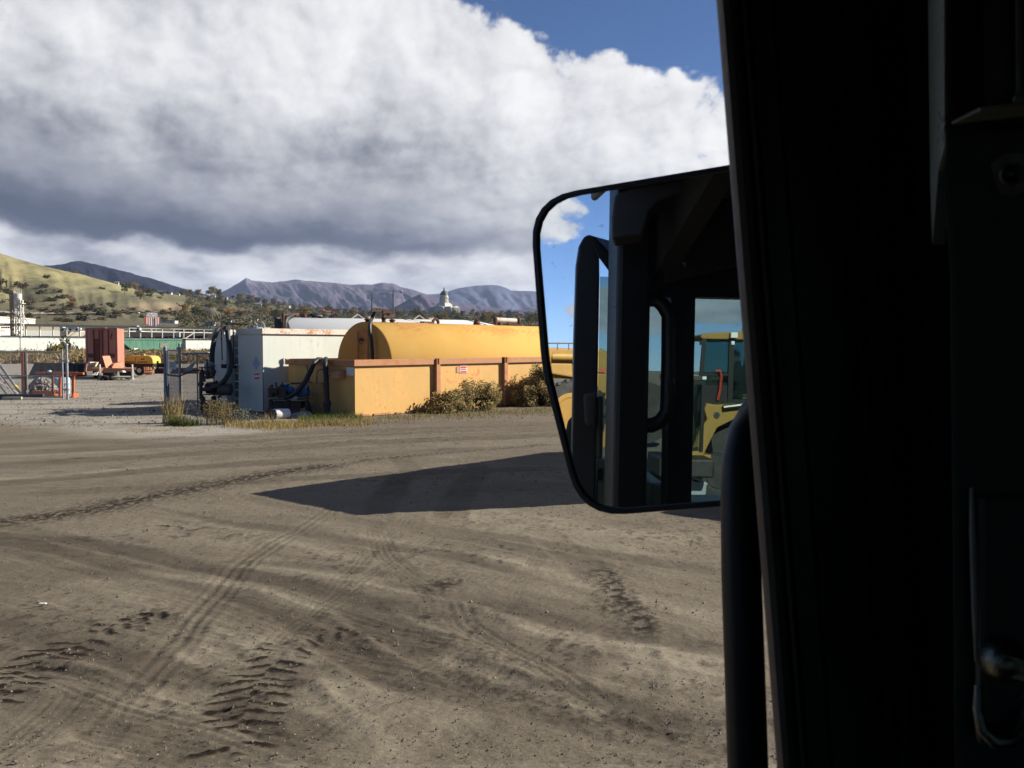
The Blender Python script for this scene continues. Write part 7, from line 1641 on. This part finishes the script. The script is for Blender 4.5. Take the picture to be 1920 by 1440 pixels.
# ------------------------------------------------------------------ added box lorry, unseen behind mirror and post, casts the wedge shadow
SK = 1 / math.tan(SUN_EL); sh = V(math.sin(SUN_AZ), math.cos(SUN_AZ), 0) * SK
tip = G(470, 925); tip2 = G(690, 962); far_ = G(1040, 846); HT_ = 3.45
A_ = tip + sh*HT_; B_ = tip2 + sh*HT_; e1 = (far_ - tip).normalized()
MT2 = frame(A_, e1); Wt = abs((B_-A_).dot(V(-e1.y,e1.x,0)))
lor = thing('added_box_lorry', 'added box lorry, unseen behind the mirror, to cast the long wedge shadow', 'lorry', A_)
LB = paint('lorry_box_white', (.5,.5,.48), .5, var=.1, scale=.8, dirt=.45, rust=.1)
for_lamps = [(-Wt+.12), (-.42)]
c = MB(MT2); c.box((0,-Wt,1.0),(7.4,0,HT_)); c.build('box_body', LB, lor, bevel=.02)
c = MB(MT2); c.box((-.02,-Wt-.02,HT_-.12),(7.42,.02,HT_-.004)); [c.box((u,-.001,1.02),(u+.05,.02,HT_-.13)) for u in (1.2,2.4,3.6,4.8,6.0)]; c.build('trim', GALV, lor)
c = MB(MT2); c.box((0,-Wt*.75,.6),(9.6,-Wt*.25,.98)); c.build('chassis', DARKMETAL, lor)
c = MB(MT2); c.prism([(7.6,-Wt+.1,.6),(9.7,-Wt+.1,.6),(9.75,-Wt+.1,1.6),(9.35,-Wt+.1,2.6),(7.6,-Wt+.1,2.7)], (0,Wt-.2,0)); c.build('cab', LB, lor, bevel=.06)
c = MB(MT2); c.prism([(9.74,-Wt+.25,1.62),(9.39,-Wt+.25,2.5),(9.39,-.25,2.5),(9.74,-.25,1.62)], (.02,0,.01)); c.box((8.3,-.095,1.65),(9.2,-.085,2.4)); c.build('window', HWIN, lor)
for u in (1.4,2.5,8.6):
    for v in (-.35,-Wt+.05): c = MB(MT2); c.cyl((u,v,.5),(u,v+.3,.5), .5, 24); c.build('wheel', BLACK, lor)
for v in for_lamps: c = MB(MT2); c.box((-.05,v,.72),(-.0,v+.3,.86)); c.build('tail_lamp', SIGNRED, lor)
c = MB(MT2); c.box((-.06,-Wt+.1,.55),(.02,-.1,.70)); c.box((.6,-Wt+.1,.5),(.64,-.1,.95)); c.build('bumper', DARKMETAL, lor)
for v in (-Wt*.5,): c = MB(MT2); c.box((-.025,-Wt+.1,1.1),(-.003,v-.02,HT_-.2)); c.box((-.025,v+.02,1.1),(-.003,-.1,HT_-.2)); c.build('rear_door', LB, lor)

H2 = 2.6; C2 = G(1233, 962) + sh*H2; C3 = G(1349, 978) + sh*H2; d2 = (C3-C2).normalized()
MS = frame(C2, V(-d2.y, d2.x, 0)); st = thing('added_site_container', 'added grey container, unseen behind the door post, to cast a small shadow', 'container', C2)  # unseen container added only to throw the small shadow step
c = MB(MS); c.box((0,-2.44,.12),(6.0,0,H2)); c.build('body', GREYSTEEL, st, bevel=.01)
c = MB(MS); [c.box((.1+i*.24,.0,.25),(.22+i*.24,.03,H2-.12)) for i in range(24)]; c.build('corrugation', GREYSTEEL, st)
c = MB(MS); c.box((-.03,-2.35,.25),(0,-1.24,H2-.12)); c.box((-.03,-1.20,.25),(0,-.09,H2-.12)); c.build('door', GREYSTEEL, st)
c = MB(MS); [c.cyl((-.06,v,.2),(-.06,v,H2-.1),.025,8) for v in (-2.0,-1.5,-.9,-.4)]; c.build('locking_bar', GALV, st)
c = MB(MS); [c.box((u,v,0),(u+.2,v+.2,.12)) for u in (0,5.8) for v in (-2.44,-.2)]; c.build('foot', DARKMETAL, st)

# ------------------------------------------------------------------ air
hb = MB(); hb.box((-14500,-14500,-3.0),(14500,14500,740)); hz = hb.build('haze', None if False else bpy.data.materials.new('haze')); kind(hz, 'stuff')
hm = hz.data.materials[0]; hm.use_nodes = True; S.nt = hm.node_tree; S.nt.nodes.clear()
pv = nd('ShaderNodeVolumePrincipled'); pv.inputs['Color'].default_value = (.52,.66,1.0,1); pv.inputs['Density'].default_value = 0.00003; pv.inputs['Anisotropy'].default_value = 0.0
ho = nd('ShaderNodeOutputMaterial'); S.nt.links.new(pv.outputs[0], ho.inputs['Volume'])
